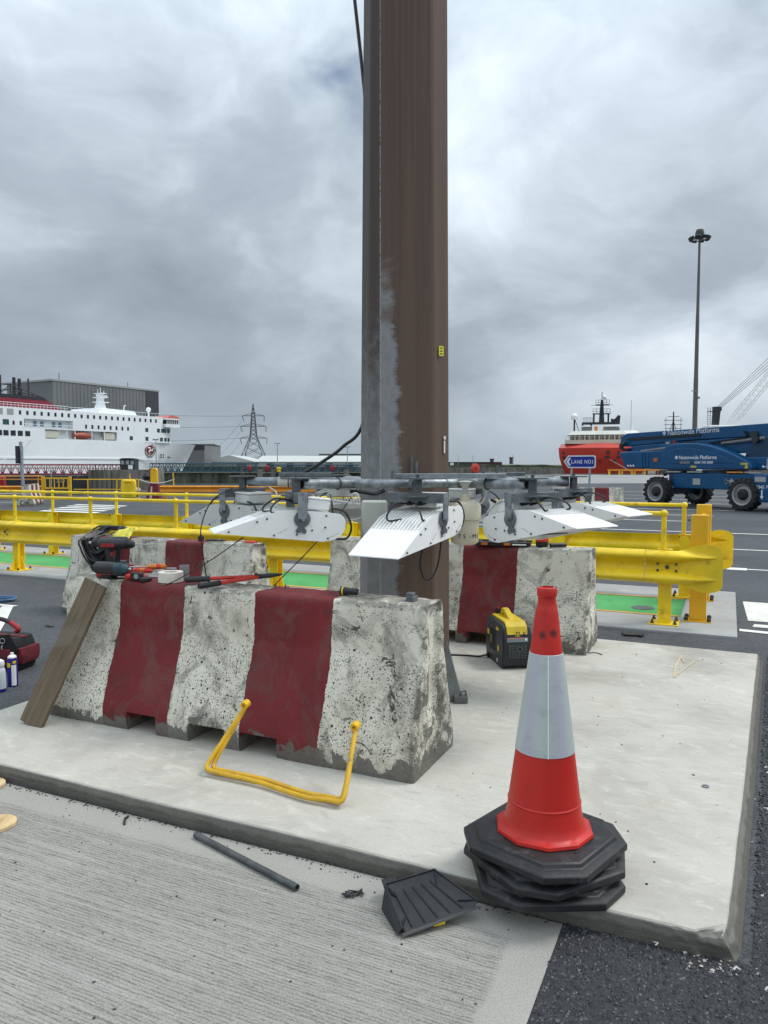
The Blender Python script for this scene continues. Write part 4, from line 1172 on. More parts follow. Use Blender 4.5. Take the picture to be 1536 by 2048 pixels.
for o_ in (0, .034):
    B().tube([p + Vector((0, 0, .002)) for p in curve(handle_path(o_), 7)], .0108, 10).build('bar', mt('amber_handle_paint', (.62, .36, .012), .42, var=.15, vs=14, dirt=.2, dc=(.12, .08, .03), ds=30), hd)
for c_ in (S(-2.06, 2.905, .365), S(-1.47, 2.895, .350)):
    B().pipe(c_ - Vector((E2[0], E2[1], .2)) * .016, c_ + Vector((E2[0], E2[1], .2)) * .016, .019, .009).build('eye', m_yel2, hd)
ch_ = S(-1.455, 2.80, .25)
cc = B()
for i in range(6):
    c0 = ch_ + Vector((.006, -.02, -.012 * i - .01))
    m_ = Matrix.Rotation(PI / 2 * (i % 2), 4, 'Z') @ Matrix.Rotation(R(90), 4, 'X')
    cc.tube([c0 + m_ @ Vector((.005 * math.cos(a), .009 * math.sin(a), 0)) for a in [2 * PI * j / 10 for j in range(10)]], .0015, 5, closed=True)
joined(cc.build('chain', m_steel, hd))

# steel pipe on the road
a_, b_ = Vector((-.757, 2.925, .019)), Vector((-.305, 2.545, .019))
T(B().pipe(a_, b_, .0125, .0100).build('steel_pipe', mt('dark_pipe_steel', (.085, .092, .092), .5, .3, var=.3, vs=18, dirt=.3, dc=(.05, .05, .05), ds=16)), 'grey steel pipe lying on the brushed concrete road', 'pipe')

# black dust scoop lying on its back with a yellow grip underneath
sc_ = thing('dust_scoop', 'black plastic ribbed scoop with a yellow clip lying below the slab', 'scoop', (0, 0, 0))
P0 = {'bl': Vector((.003, 2.445, .085)), 'br': Vector((.170, 2.475, .12)), 'fl': Vector((.058, 2.290, .03)), 'fr': Vector((.310, 2.385, .065))}
def qp(u, v, h=0.0):
    a = P0['bl'].lerp(P0['br'], u); b = P0['fl'].lerp(P0['fr'], u)
    p = a.lerp(b, v)
    return p + Vector((.28, .35, .89)).normalized() * h
nn_ = 10
tray = B()
def depth(u, v): return -.016 * min(1, min(u, 1 - u) * 14) * min(1, v * 9)
rows = [[qp(i / 20, j / 16, depth(i / 20, j / 16)) for i in range(21)] for j in range(17)]
tray.grid(rows); tray.grid([[p - Vector((.28, .35, .89)) * .004 for p in r_] for r_ in rows])
tray.build('tray', m_blackplas, sc_, smooth=35)
for i in range(5):
    u = .16 + i * .17
    B().tube([qp(u, v, depth(u, v) + .003) for v in (.12, .5, .93)], .0025, 5).build('rib', m_blackplas, sc_)
for (u0, v0), (u1, v1) in (((.02, .03), (.14, .22)), ((.98, .03), (.88, .22)), ((.02, .95), (.12, .72)), ((.98, .95), (.88, .75))):
    B().tube([qp(u0, v0, .002), qp(u1, v1, -.011)], .0028, 5).build('rib', m_blackplas, sc_)
rim = B(); rim.tube([qp(0, 1, .002), qp(0, 0, .004), qp(1, 0, .004), qp(1, 1, .002)], .0045, 6); rim.build('rim', m_blackplas, sc_)
B().grid([[qp(0, 1.0, -.012), qp(.5, 1.0, -.014), qp(1, 1.0, -.012)], [qp(0, 1.07, -.006), qp(.5, 1.07, -.006), qp(1, 1.07, -.006)], [qp(0, 1.075, -.012), qp(.5, 1.075, -.012), qp(1, 1.075, -.012)]]).build('lip', mt('worn_grey_plastic', (.085, .087, .085), .6, var=.2, vs=20, dirt=.2, dc=(.2, .19, .18)), sc_)
def gz(p, z_=.012): return Vector((p.x, p.y, z_))
wl = B()
A1, A2, A3 = qp(0, 0, .003), qp(0, .98, .001), gz(qp(0, .92) + Vector((-.012, -.012, 0)))
A4 = gz(qp(0, 0) + Vector((-.012, -.018, 0)), .014)
wl.add([A1, A2, A3, A4], [(0, 1, 2, 3)])
bk2 = gz(qp(1, .0) + Vector((.0, -.05, 0)), .02)
wl.add([A1, qp(1, 0, .003), bk2, A4], [(0, 1, 2, 3)])
wl.add([qp(1, 0, 0), qp(1, .9, 0), bk2], [(0, 1, 2)])
wl.build('side_wall', m_blackplas, sc_, smooth=0)
gp = qp(.48, 1.0, 0)
B().cb((gp.x - .004, gp.y + .02, .022), (.045, .03, .028), Matrix.Rotation(R(20), 4, 'Z')).build('yellow_clip', m_yel, sc_, bevel=.005)
B().cyl((.0, 2.50, .045), (.045, 2.51, .060), .026, n=16).build('handle_socket', m_blackplas, sc_)
B().cb((.018, 2.478, .066), (.006, .018, .004), Matrix.Rotation(R(40), 4, 'Z')).build('yellow_mark', m_yel, sc_)

# black rubber scrap and other litter
scr = B()
for i in range(9):
    a = i * 2.4; r_ = .008 + .022 * ((i * 37) % 10) / 10
    c0 = Vector((-.105 + r_ * math.cos(a), 2.52 + r_ * math.sin(a) * .7, .012))
    scr.tube([c0, c0 + Vector((.018 * math.cos(a * 1.7), .012 * math.sin(a * 1.7), .006)), c0 + Vector((.028 * math.cos(a * 1.9), .022 * math.sin(a * 1.9), -.002))], [.0035, .0045, .0015], 5)
T(joined(scr.build('rubber_scrap', m_black)), 'torn black rubber scraps between the steel pipe and the scoop', 'scrap')
T(B().tube([S(-.06, 3.53, .084) + Vector((.013 * math.cos(a), .013 * math.sin(a), 0)) for a in [2 * PI * i / 14 for i in range(14)]], .0028, 6, closed=True).build('washer', m_galv), 'small steel washer lying on the slab near its right edge', 'washer')
T(B().tube(curve([S(-2.28, 2.36, .012), S(-2.27, 2.33, .014), S(-2.245, 2.30, .010)], 5), .0045, 6).build('black_stick', m_black), 'short black stick at the foot of the slab, left of the steel pipe', 'scrap')
T(B().cb(S(-.74, 6.86, .012), (.17, .12, .014), Matrix.Rotation(R(-10), 4, 'Z')).cb(S(-.66, 6.84, .016), (.02, .12, .02), Matrix.Rotation(R(-28), 4, 'Z')).build('dark_scrap_plate', m_black, bevel=.003), 'small dark scrap plate on the asphalt behind the slab', 'scrap')
T(B().tube(curve([S(-.93, 5.72, .085), S(-.88, 5.75, .083), S(-.83, 5.71, .083)], 5), .004, 5).build('dark_twig', m_black), 'dark strip lying at the foot of the back barrier', 'scrap')
lt = B()
for i, (a, b) in enumerate(((.195, 4.05), (.20, 3.98), (.185, 3.55), (.21, 3.50), (.22, 3.28), (.16, 2.55), (.05, 2.36), (.13, 2.30), (-.17, 2.38))):
    c0 = S(a, b, .016)
    lt.tube([c0, c0 + Vector((.010, .006, .003)), c0 + Vector((.020 * math.cos(i), .018 * math.sin(i), .001))], [.002, .0035, .001], 5)
T(joined(lt.build('paper_litter', mt('white_litter', (.62, .62, .60), .8, var=.2, vs=40))), 'white paper and plastic scraps along the right edge of the slab', 'litter')

# plywood pieces at the left edge
for nm, (cx, cy), rz_, lab in (('plywood_offcut', (-1.90, 3.385), R(14), 'plywood offcut with rounded corners at the left edge, nearer the slab'), ('plywood_offcut', (-1.665, 3.02), R(4), 'plywood offcut with rounded end at the left edge, farther from the slab')):
    pol = [(-.13 + .0, -.075), (.06, -.075)] + [(.06 + .075 * math.cos(a), .075 * math.sin(a)) for a in [R(-80 + i * 16) for i in range(11)]] + [(.06, .075), (-.13, .075)]
    o = B().prism(pol, 0, .014).build(nm, m_ply, smooth=0, bevel=.001, loc=(cx, cy, .007), rot=(0, 0, rz_))
    T(o, lab, 'plywood', 'plywood offcuts')

# generator
gn = thing('portable_generator', 'yellow and black portable generator standing before the back barrier', 'generator', (.895, 5.345, .08), R(8))
m_gy = mt('generator_yellow', (.66, .47, .012), .42, var=.12, vs=12, dirt=.22, dc=(.2, .14, .02), ds=22)
m_gb = mt('generator_black', (.010, .013, .017), .42, var=.25, vs=10, dirt=.12, dc=(.05, .05, .05), ds=18)
prof = [(-.205, .03), (-.185, .004), (.185, .004), (.205, .03), (.215, .12), (.215, .24), (.19, .29), (.15, .315), (-.15, .315), (-.19, .29), (-.215, .24), (-.215, .12)]
B().prism(prof, -.105, .105, 'x').build('body', m_gb, gn, bevel=.012, seg=3)
ftop = [(-.216, .235), (-.1925, .298), (-.15, .327), (.15, .327), (.16, .312), (-.145, .312), (-.182, .285), (-.205, .235)]
B().prism(ftop, -.075, .075, 'x').build('yellow_cover', m_gy, gn, bevel=.004)
B().prism([(-.19, .300), (-.10, .325), (.04, .378), (.085, .382), (.115, .36), (.12, .325), (.09, .325), (.085, .345), (.055, .352), (-.02, .325), (-.12, .296), (-.205, .232), (-.218, .232)], -.022, .022, 'x').build('carry_handle', m_gy, gn, bevel=.006)
B().bx(-.075, .075, -.2185, -.214, .195, .225).build('control_strip', mt('grey_label', (.22, .26, .29), .5, var=.1), gn, smooth=0)
B().bx(-.075, .045, -.2195, -.2172, .218, .226).build('warning_stripe', mt('pink_label', (.62, .26, .20), .5, var=.1), gn, smooth=0)
B().lathe([(.001, 0), (.009, 0), (.009, .003), (.001, .003)], 14, (.06, -.2195, .213), Matrix.Rotation(R(90), 4, 'X')).build('dial', m_white, gn)
gr_ = B()
for r_ in range(9):
    for c_ in range(6):
        x_ = -.055 + c_ * .022 + (r_ % 2) * .006
        if abs(x_ - .015) < .02 and 3 < r_ < 8: continue
        gr_.bx(x_ - .006, x_ + .006, -.2175, -.2145, .085 + r_ * .011, .088 + r_ * .011)
joined(gr_.build('grille_slots', mt('slot_grey', (.16, .18, .19), .5, var=.2, vs=30), gn, smooth=0))
B().tube(arc((.015, -.221, .145), .016, 0, 2 * PI, 16)[:-1], .004, 6, closed=True).build('exhaust', m_galvd, gn)
sd = B()
for y_, z_, w_, h_ in ((-.09, .265, .055, .022), (.06, .165, .02, .06), (.13, .20, .05, .035)):
    sd.bx(-.109, -.1055, y_ - w_ / 2, y_ + w_ / 2, z_ - h_ / 2, z_ + h_ / 2)
    B().bx(-.109, -.1055, y_ - w_ / 2, y_ + w_ / 2, z_ - h_ / 2, z_ + h_ / 2).build('side_label', m_gy, gn, smooth=0)
B().bx(-.109, -.1055, -.13, -.105, .115, .15).build('side_label', m_gy, gn, smooth=0)
B().bx(-.109, -.1055, -.10, -.085, .03, .055).build('side_label', m_white, gn, smooth=0)
for i in range(6): B().bx(-.110, -.104, -.03 + i * .024, -.018 + i * .024, .09, .24).build('side_rib', m_gb, gn, bevel=.002)
B().cyl((-.03, .15, .31), (-.03, .15, .362), .024, n=14).build('fuel_cap', m_gb, gn)
B().cyl((-.03, .15, .362), (-.03, .15, .372), .012, n=10).build('vent_knob', m_redplas, gn)
text('marker_letter', 'M', .04, m_black_txt, gn, (-.014, -.2195, .243), (R(68), 0, R(-8)), .0006)
text('marker_letter', 'R', .036, m_black_txt, gn, (.038, -.2170, .240), (R(68), 0, R(-20)), .0006)
T(B().tube(curve([(.80, 5.47, .105), (.745, 5.46, .10), (.70, 5.47, .088), (.62, 5.50, .087), (.50, 5.52, .087)], 6), [.02 if i < 5 else .0065 for i in range(25)], 8).build('power_lead', m_cable), 'black power lead with a plug running from the generator behind the mast', 'cable')

# grey hinged door plate standing behind the front barrier
dp = thing('mast_door_cover', 'dark grey metal cover standing behind the right end of the front barrier', 'cover', (0, 0, 0))
m_cov = mt('dark_grey_cover', (.11, .118, .11), .55, .2, var=.2, vs=10, dirt=.2)
c0 = Vector((.415, 4.42, .082)); c1 = Vector((.375, 4.62, .40))
ax = Vector((.96, .1, .12)).normalized() * .058
B().add([c0 - ax, c0 + ax, c1 + ax * .35, c1 - ax, c0 - ax + Vector((.0, .03, .012)), c0 + ax + Vector((0, .03, .012)), c1 + ax * .35 + Vector((0, .03, .01)), c1 - ax + Vector((0, .03, .01))],
        [(0, 1, 2, 3), (7, 6, 5, 4), (0, 4, 5, 1), (1, 5, 6, 2), (2, 6, 7, 3), (3, 7, 4, 0)]).build('plate', m_cov, dp, bevel=.004)
B().bx(.415, .50, 4.385, 4.44, .081, .125).build('foot', m_cov, dp, bevel=.006)
B().tube([(.455, 4.40, .125), (.46, 4.395, .15), (.485, 4.395, .155), (.49, 4.40, .13)], .007, 8).build('hinge', m_galvd, dp)

# ------------------------------------------------------------------ tools and tackle on the barriers (tops at z .855 on the slab, .775 on the asphalt)
ZF = .856
# bolt cutters
def on(a, b, z=ZF): return S(a, b, z)
bc = thing('bolt_cutters', 'red handled bolt cutters lying across the front barrier top', 'bolt cutters', on(-2.36, 3.27), 0)
inv = Matrix.Translation(-on(-2.36, 3.27))
jaw = on(-2.30, 3.46, ZF + .035)
h1 = on(-2.655, 3.20, ZF + .025); h2 = on(-2.47, 3.085, ZF + .020)
for h_, k_ in ((h1, .0), (h2, .0)):
    d = (jaw - h_)
    a = h_ + d * .30; b2 = h_ + d * .86
    B(inv).tube([a, b2], [.011, .0095], 10).build('handle', m_redhan, bc)
    gpn = 16
    B(inv).tube([h_ + d * (.30 * i / gpn) for i in range(gpn + 1)], [.0165 if i % 2 else .0145 for i in range(gpn + 1)], 12).build('grip', m_black, bc)
    B(inv).tube([b2, h_ + d * .93], .012, 8).build('link', m_darkst, bc)
    B(inv).cyl(b2 + Vector((0, 0, .008)), b2 + Vector((0, 0, .018)), .009, n=8).build('pivot', m_bolt, bc)
dj = ((jaw - h1).normalized() + (jaw - h2).normalized()).normalized()
side = Vector((-dj.y, dj.x, 0))
for s_ in (-1, 1):
    B(inv).tube(curve([jaw - dj * .04 + side * s_ * .010, jaw + dj * .01 + side * s_ * .020, jaw + dj * .05 + side * s_ * .016, jaw + dj * .085 + side * s_ * .003], 5), [.010, .011, .011, .011, .011, .0105, .010, .0095, .009, .0085, .008, .0075, .007, .006, .005, .004], 8).build('jaw', m_darkst, bc)
# roll of tape, short grey socket, dark disc
T(B().pipe(on(-2.79, 3.245, ZF + .002), on(-2.79, 3.245, ZF + .056), .068, .038, 28).build('tape_roll', mt('white_tape', (.66, .63, .55), .75, var=.08, vs=30, dirt=.1)), 'roll of off-white tape on the front barrier beside the bolt cutters', 'tape')
T(B().pipe(on(-2.79, 3.36, ZF + .002), on(-2.79, 3.36, ZF + .078), .027, .023, 20).build('pipe_socket', mt('grey_socket', (.23, .24, .24), .6, var=.15, vs=20)), 'short grey pipe socket standing behind the tape roll', 'pipe')
T(B().lathe([(.001, 0), (.034, 0), (.036, .004), (.036, .016), (.030, .020), (.001, .020)], 24, on(-2.93, 3.20, ZF + .003)).build('tape_disc', m_blackplas), 'small black disc of tape beside the white tape roll', 'tape')
# screwdrivers and pliers
def screwdriver(label, a, b, mh, seed, z0=ZF):
    a, b = Vector(a), Vector(b); d = (b - a)
    t = thing('screwdriver', label, 'screwdriver', a, 0, 'screwdrivers on the front barrier')
    iv = Matrix.Translation(-a)
    B(iv).tube([a + d * k for k in (0, .04, .12, .30, .40, .46)], [.008, .0155, .0165, .0135, .0150, .009], 10).build('handle', mh, t)
    B(iv).tube([a + d * .16, a + d * .27], [.0172, .0155], 10).build('grip_band', m_redhan if mh is m_orgtool else m_orgtool, t)
    B(iv).tube([a + d * .45, a + d * .98, b], [.0035, .0035, .0012], 8).build('blade', m_steel, t)
screwdriver('red handled screwdriver lowest of the pile on the front barrier', on(-3.07, 3.19, ZF + .018), on(-2.86, 3.33, ZF + .014), m_redhan, 1)
screwdriver('orange handled screwdriver lying on top of the pile of screwdrivers', on(-2.93, 3.37, ZF + .062), on(-3.05, 3.18, ZF + .075), m_orgtool, 2)
screwdriver('red and orange insulated screwdriver in the middle of the pile', on(-3.06, 3.25, ZF + .045), on(-2.85, 3.35, ZF + .045), m_redhan, 3)
screwdriver('red handled screwdriver at the back of the pile', on(-3.09, 3.30, ZF + .050), on(-2.88, 3.40, ZF + .050), m_redhan, 4)
tm_ = thing('tape_measure', 'small black tape measure in front of the screwdrivers', 'tape measure', on(-2.985, 3.195, ZF + .003), R(-10))
B().bx(-.035, .035, -.018, .018, 0, .045).build('case', m_blackplas, tm_, bevel=.010)
B().cyl((.005, -.0185, .024), (.005, -.0205, .024), .014, n=16).build('badge', m_steel, tm_)
# torch
to = thing('black_torch', 'stubby black torch with a yellow ring on the front barrier', 'torch', on(-1.69, 3.265, ZF + .021), SA + R(6))
B().lathe([(.013, -.045), (.017, -.04), (.0165, .0), (.020, .02), (.022, .042), (.018, .046)], 18, m=Matrix.Rotation(R(-90), 4, 'Y')).build('barrel', m_blackplas, to)
B().lathe([(.0222, .028), (.0226, .030), (.0226, .033), (.0222, .035)], 18, m=Matrix.Rotation(R(-90), 4, 'Y')).build('yellow_ring', m_yel, to)

# power tools
def drill(label, loc, rz, lay=False, long_bit=True, mnose=None, rot=None):
    t = thing('cordless_drill', label, 'drill', loc, rz, 'cordless drills on the front barrier', rot=rot)
    mn = mnose or m_blackplas
    Mx = Matrix.Rotation(R(90), 4, 'Y')
    B().bx(-.055, .045, -.036, .036, 0, .05).build('battery', m_redplas, t, bevel=.006)
    B().bx(-.058, .048, -.038, .038, .050, .066).build('battery_shoe', m_blackplas, t, bevel=.005)
    B().tube([(-.005, 0, .06), (-.012, 0, .10), (-.018, 0, .15)], [.021, .019, .022], 12).build('grip', m_blackplas, t)
    B().cb((-.0, 0, .118), (.02, .03, .03)).build('trigger', m_redplas, t, bevel=.004)
    B().lathe([(.026, -.075), (.034, -.065), (.035, -.01), (.033, .045), (.028, .055)], 18, (0, 0, .178), Mx).build('motor_housing', m_blackplas, t)
    B().lathe([(.029, .055), (.030, .075), (.027, .10), (.024, .125), (.015, .137)], 18, (0, 0, .178), Mx).build('chuck', mn, t)
    for k in range(4): B().lathe([(.0305, .060 + k * .012), (.0318, .063 + k * .012), (.0305, .066 + k * .012)], 18, (0, 0, .178), Mx, cap=False).build('chuck_ring', mn, t)
    B().bx(-.05, .03, -.037, -.034, .165, .185).build('side_decal', m_redplas, t, smooth=0)
    if long_bit: B().cyl((.135, 0, .178), (.27, 0, .178), .0035, .003, 8).build('drill_bit', m_steel, t)
    else: B().cyl((.135, 0, .178), (.155, 0, .178), .008, .006, 8).build('bit_holder', m_steel, t)
    return t
drill('black cordless drill standing on its red battery, bit pointing right', on(-3.30, 3.33), SA + R(20))
drill('red cordless driver with a dark teal nose lying among the tools', on(-3.13, 3.27, ZF + .04), 0, True, False, m_teal, rot=(R(78), 0, SA + R(8)))
drill('second black drill standing behind the first on the barrier end', on(-3.36, 3.42), SA + R(-150), False, False)
sq = thing('battery_pack', 'spare red battery pack beside the drills on the front barrier', 'battery', on(-3.22, 3.21, ZF), SA + R(5))
B().bx(-.05, .05, -.033, .033, .0, .04).build('case', m_blackplas, sq, bevel=.006)
B().bx(-.052, -.01, -.035, .035, .006, .055).build('red_cap', m_redplas, sq, bevel=.006)
for k in range(5): B().bx(-.008 + k * .011, -.002 + k * .011, -.0345, .0345, .03, .043).build('rib', m_redplas, sq)

# coil of black cable draped over the back left barrier
coil = B()
rg = random.Random(5)
for k in range(22):
    dx = rg.uniform(-.035, .035); wx = .085 + .135 * k / 21 + rg.uniform(-.015, .02); dy = rg.uniform(-.02, .02) + .012 * (k % 4)
    pts = []
    for i in range(28):
        a = 2 * PI * i / 28
        x_ = -.68 + dx + wx * math.cos(a); s_ = math.sin(a)
        if s_ > 0:    # over the top and a little down the back
            p = (x_, -.02 + .10 * s_ + dy * .4, .785 + .05 * min(1, s_ * 1.6) + .008 * (k % 5))
        else:         # hanging down the front face
            dep = -s_ * (.13 + .24 * k / 21 + dx)
            zz = .785 - dep
            yf = -.125 - .02 - max(0, .52 - zz) * .33 - .012 * (k % 4)
            p = (x_ * 1.0 + .06 * s_ * 0, yf - dy * .3 if dep > .03 else -.07, zz + .02)
        pts.append(p)
    coil.tube([p for p in curve(pts + pts[:1], 2)][:-1], .0095, 6, closed=True)
co = coil.build('cable_coil', m_cable, loc=bar_left.location, rot=(0, 0, SA))
T(joined(co), 'coil of thick black cable draped over the back left barrier', 'cable')
# crumpled yellow cloth on it
cl_ = B()
rows = []
for i in range(15):
    r_ = []
    for j in range(13):
        u, v = i / 14 - .5, j / 12 - .5
        h = .03 * noise.noise(Vector((u * 7, v * 6, 2))) + .02 * noise.noise(Vector((u * 16, v * 14, 5)))
        r_.append((u * .22 + .015 * noise.noise(Vector((u * 9, v * 9, 9))), v * .17 + .02 * noise.noise(Vector((u * 8, v * 9, 1))), .055 + h - .22 * max(0, -v - .05) - .03 * abs(u) + .06 * max(0, u)))
    rows.append(r_)
cl_.grid(rows)
T(cl_.build('yellow_cloth', mt('yellow_cloth', (.72, .66, .10), .85, var=.12, vs=18, bump=.2, bsc=200), smooth=70, loc=S(-5.47, 5.70, .80), rot=(0, 0, SA + R(8))), 'crumpled yellow cloth on the black cable coil', 'cloth')

# pliers and cutters on the back left barrier
def pliers(label, c, rz, mh, mj, s=1.0):
    t = thing('pliers', label, 'pliers', c, rz, 'hand tools on the back left barrier')
    for s_ in (-1, 1):
        B().tube(curve([(.0, s_ * .004, .012), (-.04, s_ * .022, .012), (-.09, s_ * .026, .013), (-.13, s_ * .016, .012)], 4), .0095, 8).build('handle', mh, t)
        B().tube([(.0, -s_ * .004, .012), (.03, -s_ * .009, .012), (.065, -s_ * .002, .012)], [.009, .010, .004], 8).build('jaw', mj, t)
    B().cyl((0, 0, .004), (0, 0, .024), .011, n=12).build('pivot', m_steel, t)
pliers('red handled pliers at the right end of the back left barrier', S(-4.05, 5.73, .782), SA + R(172), m_redhan, m_steel)
pliers('black handled cutters at the middle of the back left barrier', S(-4.33, 5.72, .782), SA + R(8), m_blackplas, m_darkst)
kt = thing('black_connector', 'dark connector block standing on the back left barrier beside the thin wire', 'connector', S(-4.56, 5.74, .776), SA)
B().bx(-.022, .022, -.02, .02, 0, .05).build('case', m_blackplas, kt, bevel=.004)
B().cyl((0, 0, .05), (0, 0, .062), .012, n=10).build('gland', m_cable, kt)

# things on the back barrier
tr = thing('tool_case_lid', 'flat black tool tray with orange clips lying on the back barrier', 'tool tray', S(-1.63, 5.86, .857), SA + R(10))
B().bx(-.23, .21, -.085, .10, .0, .022).build('tray', m_blackplas, tr, bevel=.006)
B().bx(-.235, .215, -.09, -.075, .018, .034).bx(-.235, .215, .09, .105, .018, .034).build('edge', m_blackplas, tr, bevel=.004)
for x_ in (-.15, .03): B().bx(x_ - .025, x_ + .025, -.094, -.086, .008, .028).build('orange_clip', m_orgtool, tr)
B().bx(.07, .18, -.0935, -.088, .01, .02).build('white_label', m_white, tr, smooth=0)
for i in range(6): B().bx(-.2 + i * .07, -.185 + i * .07, -.07, .085, .022, .027).build('tray_rib', m_blackplas, tr)
rb = thing('red_tub', 'small red and black tub standing on the back barrier', 'tub', S(-1.335, 5.905, .857), SA)
B().lathe([(.001, 0), (.046, 0), (.05, .005), (.05, .042)], 18).build('tub', m_blackplas, rb)
B().lathe([(.0505, .040), (.051, .045), (.047, .085), (.03, .09), (.001, .09)], 18).build('red_lid', m_redhan, rb)
a_, b_ = S(-1.255, 5.83, .875), S(-1.15, 5.91, .875)
T(B().pipe(a_, b_, .017, .013).build('black_tube', m_blackplas), 'short black tube lying on the back barrier right of the red tub', 'tube')

# ------------------------------------------------------------------ left edge: tool bag, cans, blue hose
bag = thing('tool_bag', 'open black and red fabric tool bag standing on the asphalt', 'tool bag', (-2.83, 5.50, 0), R(-12))
m_bagb = mt('black_fabric', (.012, .012, .014), .85, var=.3, vs=12, bump=.25, bsc=260)
m_bagr = mt('maroon_fabric', (.12, .009, .018), .85, var=.2, vs=12, bump=.25, bsc=260)
def soft_box(x0, x1, y0, y1, z0, z1, bulge, taper=0.0, n=8):
    b = B(); ring = []
    lv_ = []
    for k in range(n + 1):
        t_ = k / n; zz = z0 + (z1 - z0) * t_
        bu = bulge * math.sin(PI * t_); tp = taper * t_
        r_ = []
        for i in range(32):
            a = 2 * PI * i / 32
            c_, s_ = math.cos(a), math.sin(a)
            ex = (abs(c_) ** .35) * math.copysign(1, c_); ey = (abs(s_) ** .35) * math.copysign(1, s_)
            r_.append(((x0 + x1) / 2 + ((x1 - x0) / 2 + bu - tp) * ex + .004 * noise.noise(Vector((ex * 3, ey * 3, zz * 30))), (y0 + y1) / 2 + ((y1 - y0) / 2 + bu - tp) * ey, zz))
        lv_.append(r_)
    o = [p for r_ in lv_ for p in r_]
    fs = [(i * 32 + j, i * 32 + (j + 1) % 32, (i + 1) * 32 + (j + 1) % 32, (i + 1) * 32 + j) for i in range(n) for j in range(32)] + [tuple(range(32))[::-1], tuple(n * 32 + j for j in range(32))]
    return b.add(o, fs)
soft_box(-.20, .20, -.13, .13, .012, .10, .006).build('base', m_bagb, bag, smooth=60)
soft_box(-.195, .195, -.125, .125, .095, .24, .012, .012).build('body', m_bagb, bag, smooth=60)
for x_, w_ in ((.12, .055), (-.02, .06)):
    soft_box(x_ - w_, x_ + w_, -.165, -.12, .06, .175, .008, -.004).build('pocket', m_bagr, bag, smooth=60)
soft_box(.19, .235, -.10, .09, .06, .17, .008, -.004).build('pocket', m_bagr, bag, smooth=60)
B().prism([(.215, .15), (.225, .20), (.17, .285), (.08, .275), (.03, .20), (.03, .15)], -.142, -.128, 'y').build('end_flap', m_bagb, bag, bevel=.004)
B().tube(curve([(.13, -.02, .275), (.15, -.02, .30), (.08, -.02, .345)], 5), .019, 10).build('handle_sleeve', m_redplas, bag)
B().tube(curve([(.08, -.02, .345), (.0, -.02, .365), (-.10, -.02, .355), (-.16, -.02, .28)], 6), .016, 10).build('handle', m_black, bag)
B().tube([(.19, -.0, .24), (-.19, 0.0, .245)], .008, 8).build('rim_bar', m_redplas, bag)
B().tube([(.115 + .020 * math.cos(a), -.147, .235 + .018 * math.sin(a)) for a in [2 * PI * i / 14 for i in range(14)]], .003, 6, closed=True).build('ring', m_steel, bag)
B().tube([(.115, -.149, .205), (.112, -.152, .185), (.118, -.152, .165)], [.004, .007, .003], 8).build('snap_hook', m_steel, bag)
B().tube([(.118, -.158, .165), (.13, -.175, .10), (.125, -.175, .06)], .009, 6).build('strap', m_bagb, bag)
for i, (x_, mm_) in enumerate(((-.02, m_orgtool), (-.06, m_redhan), (-.10, m_redhan), (.02, m_orgtool))):
    o = T(B().tube([(-2.83 + x_ - .02 * i, 5.42 + .02 * i, .18), (-2.83 + x_ - .02 * i, 5.41 + .02 * i, .26), (-2.84 + x_ - .02 * i, 5.40 + .02 * i, .30)], [.010, .014, .012], 10).build('hand_tool', mm_), ['orange tool handle sticking out of the tool bag, nearest its right side', 'red tool handle sticking out of the tool bag, second from its right', 'red tool handle sticking out of the tool bag, at its left', 'orange tool handle at the right end of the tool bag'][i], 'tool', 'tools in the bag')
def can(label, loc, mbody, h, r, name):
    t = thing(name, label, 'can', loc, 0)
    return t
c1 = can('blue and yellow spray can standing behind the white one', (-2.525, 5.02, 0), None, 0, 0, 'spray_can')
m_canb = mt('can_blue', (.010, .012, .20), .32, .1, var=.08, vs=10)
B().lathe([(.028, 0), (.033, .004), (.033, .185), (.029, .196)], 24).build('body', m_canb, c1)
B().lathe([(.029, .196), (.027, .205), (.016, .214), (.010, .216), (.010, .230), (.001, .231)], 18).build('nozzle', m_white, c1)
def wrap(name, mat, r, a0, a1, z0, z1, par):
    B().grid([[(r * math.cos(R(a)), r * math.sin(R(a)), z_) for a in [a0 + (a1 - a0) * i / 10 for i in range(11)]] for z_ in (z0, z1)]).build(name, mat, par)
wrap('paper_label', m_white, .0336, -75, -20, .01, .15, c1)
wrap('yellow_shield', m_yel, .0338, -130, -85, .135, .165, c1)
wrap('yellow_shield', m_yel, .0338, -60, -20, .16, .178, c1)
c2 = can('white spray bottle with a blue base at the left edge', (-2.545, 4.895, 0), None, 0, 0, 'spray_bottle')
B().lathe([(.030, 0), (.034, .005), (.034, .022)], 24).build('base', m_canb, c2)
B().lathe([(.0335, .022), (.034, .026), (.034, .13), (.030, .150), (.020, .165)], 24).build('body', mt('pale_bottle', (.60, .64, .68), .35, var=.08, vs=10), c2)
B().lathe([(.022, .160), (.026, .165), (.030, .185), (.026, .205), (.012, .215)], 18).build('cap', m_white, c2)
wrap('red_flash', m_redhan, .0344, -140, -95, .105, .115, c2)
B().prism([(-.05, .165), (-.02, .175), (-.015, .20), (-.035, .195)], -.01, .01, 'y').build('trigger', m_redplas, c2)
bh = []
for k in range(3):
    bh += [(-4.42 + (.33 + .015 * k) * math.cos(a), 8.20 + (.14 + .008 * k) * math.sin(a), .012 + .010 * k + .004 * math.sin(3 * a)) for a in [2 * PI * i / 30 for i in range(30)]]
T(B().tube(bh, .0065, 6).build('blue_hose', mt('blue_hose', (.06, .16, .32), .45, var=.15, vs=10)), 'thin blue hose coiled on the asphalt at the left edge', 'hose')
